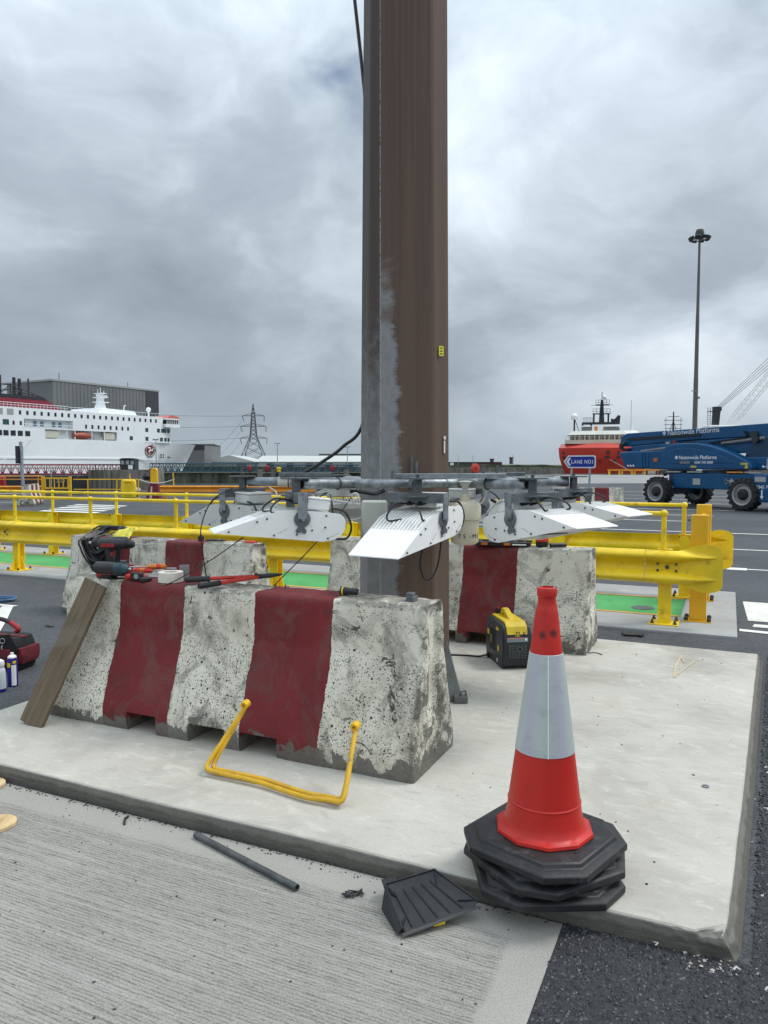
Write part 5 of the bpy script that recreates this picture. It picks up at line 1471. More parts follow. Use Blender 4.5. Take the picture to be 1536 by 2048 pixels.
T(B().tube([S(-5.75, 4.95, .012), S(-5.68, 4.93, .014), S(-5.62, 4.94, .012)], [.004, .008, .004], 6).build('black_strip', m_black), 'small black strip on the asphalt left of the plank', 'scrap')

# ------------------------------------------------------------------ harbour: ferry
fy = thing('ferry', 'large white passenger ferry moored at the left with dark red funnel deck', 'ship', (-95, 185, 0), math.atan2(.851, .526))
HB = 11.5
st = [(-30, 11.5, 11.5, 11.5), (0, 11.5, 11.5, 11.5), (35, 11.5, 11.5, 11.3), (44, 11.5, 11.3, 10.2), (50, 11.3, 10.4, 8.2), (54, 10.6, 9.2, 6.2), (59, 9.6, 7.4, 4.0), (65, 7.6, 5.0, 2.0), (71, 4.6, 2.4, .7), (75, 1.9, .8, .2), (76.8, .15, .1, .05)]
zsn = [-3.4, -1.0, 1.2, 3.2, 5.0, 6.6, 8.2]
rows = []
for x_, hd_, hm, hw_ in st:
    r_ = []
    rake = max(0, (x_ - 54) / 22.8)
    for z_ in zsn:
        t_ = (z_ + 3.4) / 11.6
        h = hw_ + (hm - hw_) * min(1, t_ * 2) + (hd_ - hm) * max(0, t_ * 2 - 1)
        r_.append((x_ - rake * (1 - t_) * 8.0, HB - h, z_))
    rows.append(r_)
hb = B().grid(rows); hb.grid([[(p[0], 2 * HB - p[1], p[2]) for p in r_] for r_ in rows])
hb.grid([[r_[-1] for r_ in rows], [(r_[-1][0], 2 * HB - r_[-1][1], r_[-1][2]) for r_ in rows]])
hb.build('hull', m_shipw, fy, smooth=40)
B().bx(-30, 50, -.18, .02, 3.05, 3.45).build('rubbing_strake', mt('bright_white', (.80, .82, .83), .4, var=.03), fy)
sp = B()
for x0, x1, z0, z1 in ((-30, 7.2, 8.2, 16), (7.2, 21.3, 13.3, 16), (7.2, 13, 8.2, 11.1), (13, 21.3, 10.8, 11.1), (13, 35.6, 8.2, 8.4), (21.3, 35.6, 10.8, 16), (35.6, 52.6, 8.2, 16)):
    sp.bx(x0, x1, .02, 1.6, z0, z1)
sp.bx(-30, 52.6, 1.6, 22.9, 8.2, 16)
sp.prism([(52.6, .02), (56.5, 1.2), (58.5, 3.2), (59.5, 6), (59.5, 17), (58.5, 19.8), (56.5, 21.8), (52.6, 22.9)], 8.2, 13.2)
sp.build('superstructure', m_shipw, fy, smooth=25)
def win(x, z, w, h, m=None, y=.02, name='window'):
    B().bx(x - w / 2, x + w / 2, y - .05, y + .05, z - h / 2, z + h / 2).build(name, m or m_glass, fy, smooth=0)
for i in range(23): win(6.2 + (49.9 - 6.2) * i / 22, 14.75, .62, 1.0)
for i in range(8): win(25.4 + (39.5 - 25.4) * i / 7, 12.0, .6, 1.05)
for x_ in (2.36,): win(x_, 12.2, 1.6, 1.3, m_greenglass)
for x_ in (4.4, 6.3): win(x_, 12.1, .55, 1.0)
for x_ in (.6, 2.3, 4.2, 6.1, 8.1): win(x_, 9.5, 1.35, 1.3, m_glass)
for x_ in (.8, 3.6): win(x_, 14.8, 1.7, 1.5, m_cladl)
for x_ in (7.9, 11.2, 13.2, 16.6, 18.5): win(x_, 12.2, 1.0, 1.3, mt('pale_window', (.16, .24, .33), .2, var=.1), 1.6)
for x_, z_ in ((46.35, 11.93), (50.81, 11.91), (52.4, 11.91)): win(x_, z_, 1.1, 1.15, m_greenglass)
for x_, z_ in ((40.6, 9.33), (46.35, 9.3), (51.9, 9.25)): win(x_, z_, 1.1, 1.15, m_greenglass)
for k, (x_, y_) in enumerate(((53.6, .22), (55.3, .74))):
    for z_ in (11.9, 9.25): win(x_, z_, 1.0, 1.1, m_greenglass, y_)
for x_ in (51.3, 52.2): 
    for z_ in (4.6, 3.9): win(x_ + 1.2, z_, .45, .45, m_darkst, HB - 10.5, 'porthole')
for i in range(3):
    for z_ in (4.7, 3.9): win(57.0 + i * .8, z_, .45, .45, m_darkst, HB - 8.6 + i * .42, 'porthole')
# bridge with its wing, window band and red roof
B().prism([(52.8, -1.0), (58.4, -1.0), (60.2, .8), (60.2, 21), (58.4, 23.8), (52.8, 23.8)], 13.0, 14.0).build('bridge_wing', m_shipw, fy)
B().prism([(53.4, -.7), (58.2, -.7), (59.9, 1.0), (59.9, 21), (58.2, 23.5), (53.4, 23.5)], 14.0, 15.3).build('bridge_windows', m_glass, fy, smooth=0)
for i in range(7): B().bx(53.5 + i * .75, 53.68 + i * .75, -.76, -.68, 14.0, 15.3).build('window_post', m_shipw, fy, smooth=0)
B().prism([(52.9, -1.0), (58.4, -1.0), (60.2, .8), (60.2, 21), (58.4, 23.8), (52.9, 23.8)], 15.3, 15.7).build('bridge_roof', m_shipw, fy)
B().prism([(53.5, 15.7), (59.2, 15.7), (58, 16.5), (55, 16.7)], -.6, 6, 'y').build('roof_canopy', mt('salmon_canopy', (.55, .16, .13), .6, var=.1), fy)
# lifeboats in their recess
for x_, w_ in ((15.0, 4.6), (33.3, 3.6)):
    B().bx(x_ - w_ / 2, x_ + w_ / 2, .3, 1.4, 8.6, 10.6).build('davit_cover', m_shipcream, fy, bevel=.2)
B().lathe([(.05, -3.2), (.7, -2.6), (1.0, -.5), (1.0, .8), (.6, 2.6), (.05, 3.2)], 12, (24.5, .7, 9.5), Matrix.Rotation(R(90), 4, 'Y')).build('lifeboat', mt('boat_orange', (.36, .085, .05), .5, var=.15, vs=1), fy)
B().bx(28, 31, .4, 1.5, 8.45, 9.2).build('deck_gear', m_cladl, fy)
for x_ in (19.5, 22, 27.3, 31.4): B().bx(x_ - .1, x_ + .1, .1, .3, 8.4, 10.8).build('recess_post', m_shipw, fy)
for x_ in range(8, 21, 1):
    pass
B().bx(7.3, 21.2, .05, .12, 11.9, 12.0).build('balcony_rail', m_shipw, fy)
# funnel deck
B().prism([(-30, 16), (20.5, 16), (16.2, 18.4), (-30, 18.6)], 3, 20, 'y').build('funnel_deck', m_maroon, fy)
B().prism([(-30, 18.6), (16.2, 18.4), (15.0, 19.3), (-30, 19.9)], 3.2, 19.8, 'y').build('funnel_cap', m_darkst, fy)
la = B()
xs_ = [-20, -14, -9, -4, 0, 3, 6, 9, 12, 14.6]
top = lambda x: 22.0 if x < 6 else 22.0 - (x - 6) * .30
for y_ in (3.5, 19.5):
    la.tube([(x_, y_, top(x_)) for x_ in xs_], .13, 5)
    la.tube([(x_, y_, (top(x_) + 19.2) / 2) for x_ in xs_], .11, 5)
    for a, b in zip(xs_[:-1], xs_[1:]):
        la.tube([(a, y_, 19), (a, y_, top(a))], .12, 5); la.tube([(a, y_, 19.2), (b, y_, top(b))], .1, 5)
for x_ in xs_: la.tube([(x_, 3.5, top(x_)), (x_, 19.5, top(x_))], .11, 5)
la.build('funnel_lattice', m_darkst, fy)
for x_, z_ in ((2.9, 24.6), (4.3, 24.5), (8.2, 24.2), (9.7, 24.0)): B().cyl((x_ + 1, 7, 18.5), (x_ + 1, 7, z_), .42, n=10).build('exhaust_pipe', m_darkst, fy)
B().cyl((13.2, 7, 18.5), (13.2, 7, 24.3), .2, n=8).build('mast', m_darkst, fy)
ra = B()
for x_ in [i * 1.0 for i in range(-5, 20)]: ra.tube([(x_, .2, 16), (x_, .2, 17.1)], .05, 4)
ra.tube([(-6, .2, 17.1), (20, .2, 17.1)], .06, 4); ra.tube([(-6, .2, 16.55), (20, .2, 16.55)], .04, 4)
for x_ in [21 + i * 1.2 for i in range(26)]: ra.tube([(x_, .2, 16), (x_, .2, 17.0)], .05, 4)
ra.tube([(20, .2, 17.0), (52, .2, 17.0)], .05, 4)
joined(ra.build('deck_rails', m_shipw, fy))
B().prism([(33, 16), (47.5, 16), (46, 17.6), (34, 17.9)], 5, 18, 'y').build('deckhouse', m_shipw, fy)
B().prism([(37.2, 17.5), (41.0, 17.5), (40, 20), (39.7, 22.6), (38.4, 22.6), (38.1, 20)], 10.8, 12.2, 'y').build('radar_mast', m_shipw, fy)
for z_, w_ in ((20.0, 3.6), (21.4, 3.0), (22.6, 2.0)): B().bx(39.2 - w_ / 2, 39.2 + w_ / 2, 9.8, 13.2, z_, z_ + .14).build('mast_platform', m_shipw, fy)
B().bx(37.6, 41.4, 11.2, 11.6, 21.9, 22.2).build('radar_scanner', m_shipw, fy)
for x_, z_ in ((38.3, 23.8), (39.2, 24.4), (40.4, 23.6)): B().cyl((x_, 11.5, 22.6), (x_, 11.5, z_), .08, n=6).build('aerial', m_shipw, fy)
B().tube([(44.5, 8, 17), (44.8, 8, 19.2), (45.4, 8, 19.4)], .14, 6).build('vent_pipe', m_shipw, fy)
B().ball((50.6, 4, 18.3), .75, 12).build('satcom_dome', m_shipw, fy); B().cyl((50.6, 4, 16), (50.6, 4, 17.7), .25, n=8).build('dome_post', m_shipw, fy)
# round crest: dark ring, red field, white three-legged figure
Mx = Matrix.Rotation(R(90), 4, 'X')
em = B().lathe([(.001, 0), (2.05, 0), (2.05, .06), (.001, .06)], 36, (47.6, .22, 5.95), Mx).build('crest', m_darkst, fy)
B().lathe([(1.52, 0), (1.60, 0), (1.60, .012), (1.52, .012)], 36, (47.6, .155, 5.95), Mx, cap=False).build('crest_ring', m_white, em)
B().lathe([(.001, 0), (1.45, 0), (1.45, .02), (.001, .02)], 36, (47.6, .155, 5.95), Mx).build('crest_field', m_maroon, em)
for k in range(3):
    a0 = R(100 + 120 * k)
    loc_ = lambda r_, da: (47.6 + r_ * math.cos(a0 + da), .12, 5.95 + r_ * math.sin(a0 + da))
    B().tube([loc_(.02, 0), loc_(.75, .10), loc_(.98, .75), loc_(1.22, .62)], [.24, .22, .16, .12], 6).build('crest_leg', m_white, em)
lt_ = B()
for a in [R(20 + i * 14) for i in range(11)]: lt_.cb((47.6 + 1.80 * math.cos(a), .14, 5.95 + 1.80 * math.sin(a)), (.16, .03, .24), Matrix.Rotation(-a + PI / 2, 4, 'Y'))
for a in [R(200 + i * 14) for i in range(11)]: lt_.cb((47.6 + 1.80 * math.cos(a), .14, 5.95 + 1.80 * math.sin(a)), (.16, .03, .24), Matrix.Rotation(-a + PI / 2, 4, 'Y'))
joined(lt_.build('crest_lettering', m_white, em, smooth=0))
# mooring lines
T(B().tube([(-95 + 9 * .526, 185 + 9 * .851, 8), (-78, 150, 1.0)], .07, 5).build('mooring_line', m_whited), 'pale mooring line slanting down from the ferry side', 'rope')

# ------------------------------------------------------------------ far buildings
hg = thing('shipyard_hall', 'huge grey shipbuilding hall rising behind the ferry', 'building', (0, 0, 0))
fp = [(-172, 345), (-144.5, 330), (-113.5, 380), (-141, 395)]
B().prism(fp, 15, 38.2).build('wall', m_clad, hg, smooth=0)
B().prism([(-172.3, 345), (-144.5, 329.7), (-113.2, 380), (-141, 395.3)], -3, 15).build('lower_wall', m_cladl, hg, smooth=0)
B().prism([(-172.4, 345.2), (-144.6, 329.4), (-113.0, 380.2), (-140.8, 395.4)], 38.2, 39.0).build('roof_edge', m_cladl, hg, smooth=0)
dC = Vector((-113.5, 380)) - Vector((-144.5, 330)); c0 = Vector((-144.5, 330)) + dC * .865; nn2 = Vector((dC.y, -dC.x)).normalized() * .25
B().prism([tuple(c0 + nn2), tuple(Vector((-113.5, 380)) + nn2), tuple(Vector((-113.5, 380)) - nn2 * 8), tuple(c0 - nn2 * 8)], 0, 38.1).build('dark_end_panel', m_cladd, hg, smooth=0)
for t0, t1, z0, z1 in ((.14, .22, 0, 21), (.55, .61, 0, 19), (.80, .86, 0, 17)):
    a = Vector((-144.5, 330)) + dC * t0; b = Vector((-144.5, 330)) + dC * t1
    B().prism([tuple(a + nn2), tuple(b + nn2), tuple(b - nn2), tuple(a - nn2)], z0, z1).build('door_panel', m_cladr, hg, smooth=0)
for t0 in [i / 30 for i in range(1, 26)]:
    a = Vector((-144.5, 330)) + dC * t0; b = a + dC * .0016
    B().prism([tuple(a + nn2 * .5), tuple(b + nn2 * .5), tuple(b), tuple(a)], 15.3, 38).build('panel_joint', mt('cladding_joint', (.135, .14, .14), .6, var=.05), hg, smooth=0)
for x_, y_, h in ((-143, 333, 42), (-124, 366, 41.5), (-168, 344, 40)): B().cyl((x_, y_, 38), (x_, y_, h), .15, n=5).build('aerial', m_cladd, hg)
def shed(label, x0, x1, y0, y1, hw, hr, mw, mr, name='shed', axis='x'):
    t = thing(name, label, 'building', (x0, y0, 0), 0, 'sheds across the water')
    L_, D_ = x1 - x0, y1 - y0
    B().bx(0, L_, 0, D_, -3, hw).build('wall', mw, t, smooth=0)
    if axis == 'x': B().prism([(-.5, hw), (D_ + .5, hw), (D_ / 2, hr)], -.4, L_ + .4, 'x').build('roof', mr, t, smooth=0)
    else: B().prism([(-.5, hw), (L_ + .5, hw), (L_ / 2, hr)], -.4, D_ + .4, 'y').build('roof', mr, t, smooth=0)
    return t
t = shed('grey shed with a dark roof band right behind the ferry bow', -118, -95.5, 400, 440, 12.4, 13.3, m_clad, m_cladd)
B().bx(-2, 22.7, -.3, 0, 9.6, 12.2).build('dark_band', m_cladd, t, smooth=0)
t = shed('long pale low shed with a light roof between ferry and mast', -71.5, -1, 420, 470, 3.3, 7.0, m_cladl, m_cladr)
for i in range(6): B().bx(6 + i * 11, 10 + i * 11, -.2, 0, -1, 2.4).build('door', m_cladd, t, smooth=0)
t = shed('pale gable ended shed at the left of the long shed', -100, -71.6, 418, 468, 3.2, 7.0, m_cladl, m_cladr, axis='y')
B().bx(18, 23, -.2, 0, 0, 2.6).build('door', m_clad, t, smooth=0)
t = shed('low grey building with a dark top behind the long shed', -45, -14, 520, 545, 9.2, 9.4, m_clad, m_cladd)
t = shed('pale flat building partly hidden by the mast', -58, -2, 560, 580, 8.6, 8.8, m_cladl, m_cladl)
t = shed('long dark green low building right of the mast', 30, 50, 420, 440, 3.1, 3.3, mt('dark_green_clad', (.05, .065, .06), .7, var=.1, vs=.1), m_cladd)
B().bx(7, 9, -.2, 0, .8, 2.8).build('pale_door', m_white, t, smooth=0)
t = shed('long maroon low building on the far shore', 50.5, 66, 420, 440, 3.1, 3.3, mt('far_maroon_clad', (.10, .03, .03), .7, var=.1, vs=.1), m_cladd)
for x_, h in ((10.5, 4.6), (21.5, 5.4)): B().lathe([(1.1, 2), (1.1, h), (1.4, h), (1.4, h + .5), (.1, h + .5)], 10, (x_, 5, 0)).build('vent_stack', m_cladd, t)
# far shore: low banks with scrub above stone walls
def shore(name, pts, z0, z1, mat, seed, rough=.35):
    b = B(); top = []; bot = []
    for (ax_, ay), (bx_, by) in zip(pts[:-1], pts[1:]):
        nS = max(2, int(math.hypot(bx_ - ax_, by - ay) / 3))
        for i in range(nS):
            u = i / nS; x_, y_ = ax_ + (bx_ - ax_) * u, ay + (by - ay) * u
            top.append((x_, y_, z1 + rough * noise.noise(Vector((x_ * .11, y_ * .11, seed))) + rough * .6 * noise.noise(Vector((x_ * .4, y_ * .4, seed))))); bot.append((x_, y_, z0))
    back = [(p[0], p[1] + 60, p[2]) for p in top]
    b.grid([bot, top, back])
    return struct(b.build(name, mat, smooth=40))
shore('stone_breakwater', [(20, 398), (62, 398), (130, 398), (420, 380)], -3.6, 0.1, m_quay, 1, .15)
shore('scrub_bank', [(20, 408), (60, 408), (95, 408), (140, 408), (420, 390)], -1, 1.5, m_scrub, 2, .9)
shore('stone_breakwater', [(-420, 396), (-100, 396), (20, 396)], -3.6, .5, m_weed, 3, .15)
shore('far_ground', [(-1500, 640), (0, 640), (1500, 640)], -3.3, 1.0, m_scrub, 4, .8)

# pylon
py_ = thing('electricity_pylon', 'steel lattice electricity pylon beyond the low sheds', 'pylon', (-104, 600, 0))
def hwid(z): return 10.5 - (z - 3) * .38 if z < 24 else (2.5 - (z - 24) * .075 if z < 41 else max(.12, 1.25 - (z - 41) * .13))
lv_ = [2, 9, 15.5, 20.5, 24, 27.5, 30.5, 33, 35.6, 38.2, 41, 44, 47, 50]
tw = B()
for sx_ in (-1, 1):
    for sy_ in (-1, 1): tw.tube([(sx_ * hwid(z_), sy_ * hwid(z_), z_) for z_ in lv_], .28, 4)
tw.build('legs', m_pylon, py_)
br_ = B()
for a, b in zip(lv_[:-1], lv_[1:]):
    for s_ in (-1, 1):
        for (p, q) in (((-1, s_), (1, s_)), ((s_, -1), (s_, 1))):
            br_.tube([(p[0] * hwid(a), p[1] * hwid(a), a), (q[0] * hwid(b), q[1] * hwid(b), b)], .16, 4)
            br_.tube([(q[0] * hwid(a), q[1] * hwid(a), a), (p[0] * hwid(b), p[1] * hwid(b), b)], .16, 4)
joined(br_.build('bracing', m_pylon, py_))
for z_, l_ in ((41, 8.8), (32.8, 10.2), (23.4, 10.8)):
    for s_ in (-1, 1):
        w0 = hwid(z_)
        B().tube([(s_ * w0, -w0, z_ + 1.4), (s_ * l_, 0, z_ - .6)], .2, 4).tube([(s_ * w0, w0, z_ - .4), (s_ * l_, 0, z_ - .6)], .2, 4).tube([(s_ * w0, -w0, z_ - .4), (s_ * l_, 0, z_ - .6)], .2, 4).build('crossarm', m_pylon, py_)
        B().tube([(s_ * l_, 0, z_ - .6), (s_ * (l_ - (1.5 if s_ < 0 else .2)), 0, z_ - 5)], .28, 5).build('insulator', m_pylon, py_)
for z_, l_, zl in ((40.4, -8.8, 36), (32.2, -10.2, 27), (22.8, -10.8, 17)):
    B().tube([(l_ + (-90 - l_) * i / 8, -120 * i / 8, z_ + (zl - z_) * i / 8 - 5 * (i / 8) * (1 - i / 8)) for i in range(9)], .11, 4).build('line', m_pylon, py_)
    B().tube([(l_ + (-45 - l_) * i / 8, 60 * i / 8, z_ - 4 + (zl - 18 - z_) * i / 8 - 4 * (i / 8) * (1 - i / 8)) for i in range(9)], .10, 4).build('line', m_pylon, py_)
# thin far lamp posts
for x_, y_, h, lab in ((-42.5, 300, 10.0, 'thin distant lamp post with a twin head in front of the long shed'), (-14.6, 300, 8.6, 'thin distant lamp post just left of the mast'), (-50.0, 165, 7.0, 'thin lamp post with a curved head beside the ferry crest')):
    t = thing('far_lamp_post', lab, 'lamp post', (x_, y_, 0), 0, 'distant lamp posts')
    k_ = y_ / 300
    B().cyl((0, 0, -3), (0, 0, h), .22 * k_, .14 * k_, 6).build('pole', m_post, t)
    B().bx(-1.1 * k_, -.3 * k_, -.2, .2, h - .1, h + .25).build('lamp_head', m_post, t); B().bx(.3 * k_, 1.1 * k_, -.2, .2, h - .1, h + .25).build('lamp_head', m_post, t)
    B().bx(-.5 * k_, .5 * k_, -.1, .1, h - .05, h + .1).build('bracket', m_post, t)
for x_, y_, lab in ((40.5, 410, 'thin pole right of the mast, leftmost of three on the far shore'), (48.5, 410, 'thin pole above the far maroon building'), (70, 410, 'thin pole right of the far maroon building')):
    T(B().cyl((x_, y_, 0), (x_, y_, 7.2), .16, .10, 5).build('far_pole', m_post), lab, 'pole')

# ------------------------------------------------------------------ jetty, footbridges and gangway
struct(B().bx(-64, 4, 201, 215, -3.6, -.6).build('jetty_wall', m_weed, smooth=0))
def truss(name, label, x0, x1, y0, z0, z1, wid, mat, npan, r=.09, deck=True):
    t = thing(name, label, 'footbridge', (x0, y0, 0))
    L_ = x1 - x0
    for y_ in (0, wid):
        B().tube([(0, y_, z0), (L_, y_, z0)], r * 1.5, 5).build('chord', mat, t)
        B().tube([(0, y_, z1), (L_, y_, z1)], r * 1.5, 5).build('chord', mat, t)
        d_ = B()
        for i in range(npan):
            a, b = L_ * i / npan, L_ * (i + 1) / npan; m2 = (a + b) / 2
            d_.tube([(a, y_, z0), (m2, y_, z1), (b, y_, z0)], r, 4)
            d_.tube([(a, y_, z0), (a, y_, z1)], r * .7, 4)
        joined(d_.build('web_members', mat, t))
        B().tube([(0, y_, (z0 + z1) / 2 + .2), (L_, y_, (z0 + z1) / 2 + .2)], r * .6, 4).build('handrail', mat, t)
    B().bx(0, L_, 0, wid, z0 - .18, z0 + .1).build('deck', m_darkst if deck else mat, t)
    return t
truss('footbridge', 'long blue-green lattice footbridge left of the mast, nearer the ferry', -62.3, -33.6, 200, -.25, 1.9, 2.2, m_bluetruss, 16, .12)
truss('footbridge', 'blue-green lattice footbridge just left of the mast', -30.3, -6.5, 200, -.25, 1.55, 2.2, m_bluetruss, 14, .11)
truss('footbridge', 'short blue-green lattice footbridge end beside the mast', -4.6, 2, 200, -.25, 1.5, 2.2, m_bluetruss, 4, .11)
for x_, lab in ((-35.6, 'red lifebuoy housing on the jetty at the right end of the long footbridge'), (-30.9, 'red lifebuoy housing on the jetty between the two footbridges'), (-13.6, 'small red lifebuoy housing behind the footbridge near the mast')):
    t = thing('lifebuoy_housing', lab, 'lifebuoy', (x_, 198.6, -.6))
    B().bx(-.55, .55, -.2, .2, .5, 1.9).build('case', m_redplas, t, bevel=.2); B().cyl((0, 0, 0), (0, 0, .6), .12, n=6).build('post', m_darkst, t)
t = thing('yellow_mooring_post', 'yellow topped mooring post on the jetty', 'bollard', (-27.8, 198.4, -.6)); B().lathe([(.5, 0), (.5, 1.0), (.7, 1.1), (.7, 1.4), (.1, 1.5)], 10).build('drum', m_yel, t); B().lathe([(.6, -.2), (.6, .3), (.1, .3)], 10).build('base', m_darkst, t)
for i, x_ in enumerate((-33, -29.5, -10, -5.5)):
    T(B().bx(x_ - .6, x_ + .6, 198.9, 200.2, -3.6, .3).build('jetty_pile', m_quay, smooth=0), ['timber-grey jetty pile, leftmost of four under the footbridges', 'jetty pile under the gap between the footbridges', 'jetty pile under the footbridge near the mast', 'jetty pile right beside the mast'][i], 'pile', 'jetty piles')
gw = truss('red_gangway', 'dark red lattice gangway in front of the ferry hull', -72, -41.4, 120, .05, 1.55, 2.4, m_redtruss, 22, .075)
text('white_letter', 'M', 1.0, m_white_txt, gw, (9.6, -.12, .45), (R(90), 0, 0), .01)
text('white_letter', '4', 1.0, m_white_txt, gw, (10.5, -.12, .45), (R(90), 0, 0), .01)
pn_ = thing('black_pontoon', 'long black pontoon hull under the red gangway', 'pontoon', (-75, 114, 0))
B().bx(0, 28.5, 0, 5, -2.6, -.05).build('hull', m_darkst, pn_, bevel=.15)
text('hull_letters', 'XO', .9, m_cladl, pn_, (25.2, -.05, -1.2), (R(90), 0, 0), .01)
pr = thing('concrete_dolphin', 'weathered concrete mooring pier with a small glazed kiosk on it', 'pier', (-46.5, 118, 0))
B().bx(0, 9.6, 0, 8, -3.6, .75).build('pier', m_quay, pr, smooth=0)
ks = B().bx(4.7, 7.0, 1, 3, .75, 2.35).build('kiosk', m_darkst, pr, smooth=0)
for x_ in (4.85, 5.65, 6.4): B().bx(x_, x_ + .5, .95, 1.05, 1.6, 2.2).build('kiosk_window', m_cladl, ks, smooth=0)
B().bx(6.0, 6.7, .94, 1.04, .85, 1.5).build('kiosk_panel', m_white, ks, smooth=0)
B().prism([(4.5, 2.35), (7.2, 2.35), (6.6, 2.6), (5.1, 2.6)], .8, 3.2, 'y').build('kiosk_roof', m_darkst, ks)
for i in range(5): B().bx(.6 + i * .75, .75 + i * .75, -.12, 0, -3.4, .6).build('fender_timber', m_weed, pr)
for i in range(3): B().bx(1.0 + i * 1.2, 1.05 + i * 1.2, .3, .35, .75, 1.6).build('rail_post', m_bluetruss, pr)
B().bx(.5, 4.5, .3, .35, 1.55, 1.62).build('rail', m_bluetruss, pr)

# ------------------------------------------------------------------ red supply ship
rs = thing('red_supply_ship', 'red hulled offshore supply ship with cream bridge behind the lane sign', 'ship', (32.6, 140, 0), R(-13.5))
hullp = [(0, 2.2), (1.2, .9), (4, .15), (8, 0), (12, .4), (14.6, 1.8), (16, 5)]
rows = []
for z_, k_, dy in ((-3.4, .72, 3.4), (-.4, .86, 1.9), (1.6, .95, .8), (3.0, 1.0, .25), (4.7, 1.02, 0)):
    r_ = []
    for i in range(41):
        u = i / 40; x_ = 16.5 * u
        y_ = 5.0 * (2 * u - .92) ** 2 * .9
        r_.append((8 + (x_ - 8) * k_, y_ + dy, z_))
    rows.append(r_)
for r_ in rows:
    r_.insert(0, (r_[0][0] + .6, r_[0][1] + 22, r_[0][2])); r_.append((r_[-1][0] - .2, r_[-1][1] + 22, r_[-1][2]))
B().grid(rows).build('hull', m_shipr, rs, smooth=50)
bw = [[(p[0], p[1], 4.7) for p in rows[-1]], [(8 + (p[0] - 8) * .93, p[1] + 2.6, 5.6) for p in rows[-1]]]
B().grid(bw).build('whaleback', mt('ship_red_light', (.55, .065, .05), .35, var=.08, vs=.2), rs, smooth=50)
B().add([bw[1][i] for i in range(len(bw[1]))], [tuple(range(len(bw[1])))]).build('foredeck', m_shipcream, rs, smooth=0)
dk = [(1.0, 3.8), (3, 2.9), (8, 2.6), (13, 2.9), (15.4, 3.8), (15.4, 14), (1.0, 14)]
B().prism(dk, 5.5, 6.25).build('lower_house', m_shipcream, rs, smooth=20)
dk2 = [(1.9, 4.5), (4, 3.6), (8, 3.4), (12, 3.6), (14.6, 4.5), (14.6, 12), (1.9, 12)]
B().prism(dk2, 6.25, 7.2).build('bridge_glass', m_glass, rs, smooth=0)
for i in range(15):
    u = i / 14; x_ = 1.95 + 12.6 * u; y_ = 4.5 - .9 * min(1, min(u, 1 - u) * 5) - .2 * math.sin(PI * u) - .05
    B().bx(x_ - .07, x_ + .07, y_ - .05, y_ + .12, 6.25, 7.2).build('window_post', m_shipcream, rs, smooth=0)
rf = [[(8 + (p[0] - 8) * 1.07, 6 + (p[1] - 6) * 1.12, 7.2) for p in dk2], [(8 + (p[0] - 8) * .92, 6 + (p[1] - 6) * .9, 7.95) for p in dk2]]
rb_ = B(); n7 = len(dk2); rb_.add(rf[0] + rf[1], [(i, (i + 1) % n7, n7 + (i + 1) % n7, n7 + i) for i in range(n7)] + [tuple(range(n7))[::-1], tuple(range(n7, 2 * n7))])
rb_.build('bridge_roof', mt('ship_roof_white', (.70, .69, .62), .5, var=.06, vs=.4), rs, smooth=0)
rl = B()
for i in range(24): rl.tube([(1.1 + i * .6, 2.75, 6.2), (1.1 + i * .6, 2.75, 6.9)], .03, 4)
rl.tube([(1.1, 2.75, 6.9), (15, 2.75, 6.9)], .035, 4); rl.tube([(1.1, 2.75, 6.55), (15, 2.75, 6.55)], .025, 4)
joined(rl.build('deck_rails', m_shipcream, rs))
B().cyl((2.75, 8, 7.9), (2.75, 8, 10.4), .16, n=8).build('dome_post', m_darkst, rs); B().tube([(3.7, 8, 7.9), (2.9, 8, 10.2)], .06, 5).build('dome_stay', m_darkst, rs)
B().lathe([(.4, 0), (.62, .2), (.66, .5), (.62, .85), (.35, 1.15), (.02, 1.25)], 14, (2.75, 8, 10.3)).build('satcom_dome', m_white, rs)
for x0, x1 in ((4.1, 5.9), (8.2, 11.2)):
    B().bx(x0, x1, 7, 10, 7.9, 8.75).build('roof_house', m_cladl, rs, bevel=.1); B().bx(x0, x1, 6.9, 10, 8.85, 9.05).build('house_top', m_white, rs, bevel=.05)
    for i in range(4): B().bx(x0 + .1, x1 - .1, 6.93, 6.98, 8.0 + i * .2, 8.06 + i * .2).build('louvre', m_darkst, rs, smooth=0)
gt_ = B(); gt_.bx(4.2, 11.2, 7.2, 9, 9.35, 9.75); gt_.build('mast_gantry', m_darkst, rs)
for x_ in (4.3, 5.9): B().bx(x_ - .15, x_ + .15, 7.4, 8.6, 7.9, 9.4).build('gantry_leg', m_darkst, rs)
B().prism([(7.35, 9.7), (8.35, 9.7), (8.2, 12.3), (8.05, 14.0), (7.65, 14.0), (7.5, 12.3)], 7.6, 8.6, 'y').build('mast_tower', m_darkst, rs)
for x_ in (6.4, 9.1): B().bx(x_ - .15, x_ + .15, 7.7, 8.5, 9.7, 11.4).build('mast_strut', m_darkst, rs)
for z_, x0, x1 in ((11.3, 6.2, 9.4), (13.0, 6.7, 9.2)):
    B().bx(x0, x1, 7.4, 8.8, z_, z_ + .16).build('mast_platform', m_darkst, rs)
    rr_ = B()
    for i in range(6): rr_.tube([(x0 + (x1 - x0) * i / 5, 7.4, z_), (x0 + (x1 - x0) * i / 5, 7.4, z_ + 1.0)], .035, 4)
    rr_.tube([(x0, 7.4, z_ + 1), (x1, 7.4, z_ + 1)], .035, 4); rr_.tube([(x0, 7.4, z_ + .5), (x1, 7.4, z_ + .5)], .03, 4)
    joined(rr_.build('platform_rail', m_darkst, rs))
B().bx(5.8, 10, 7.9, 8.0, 13.0, 13.06).build('yard', m_darkst, rs)
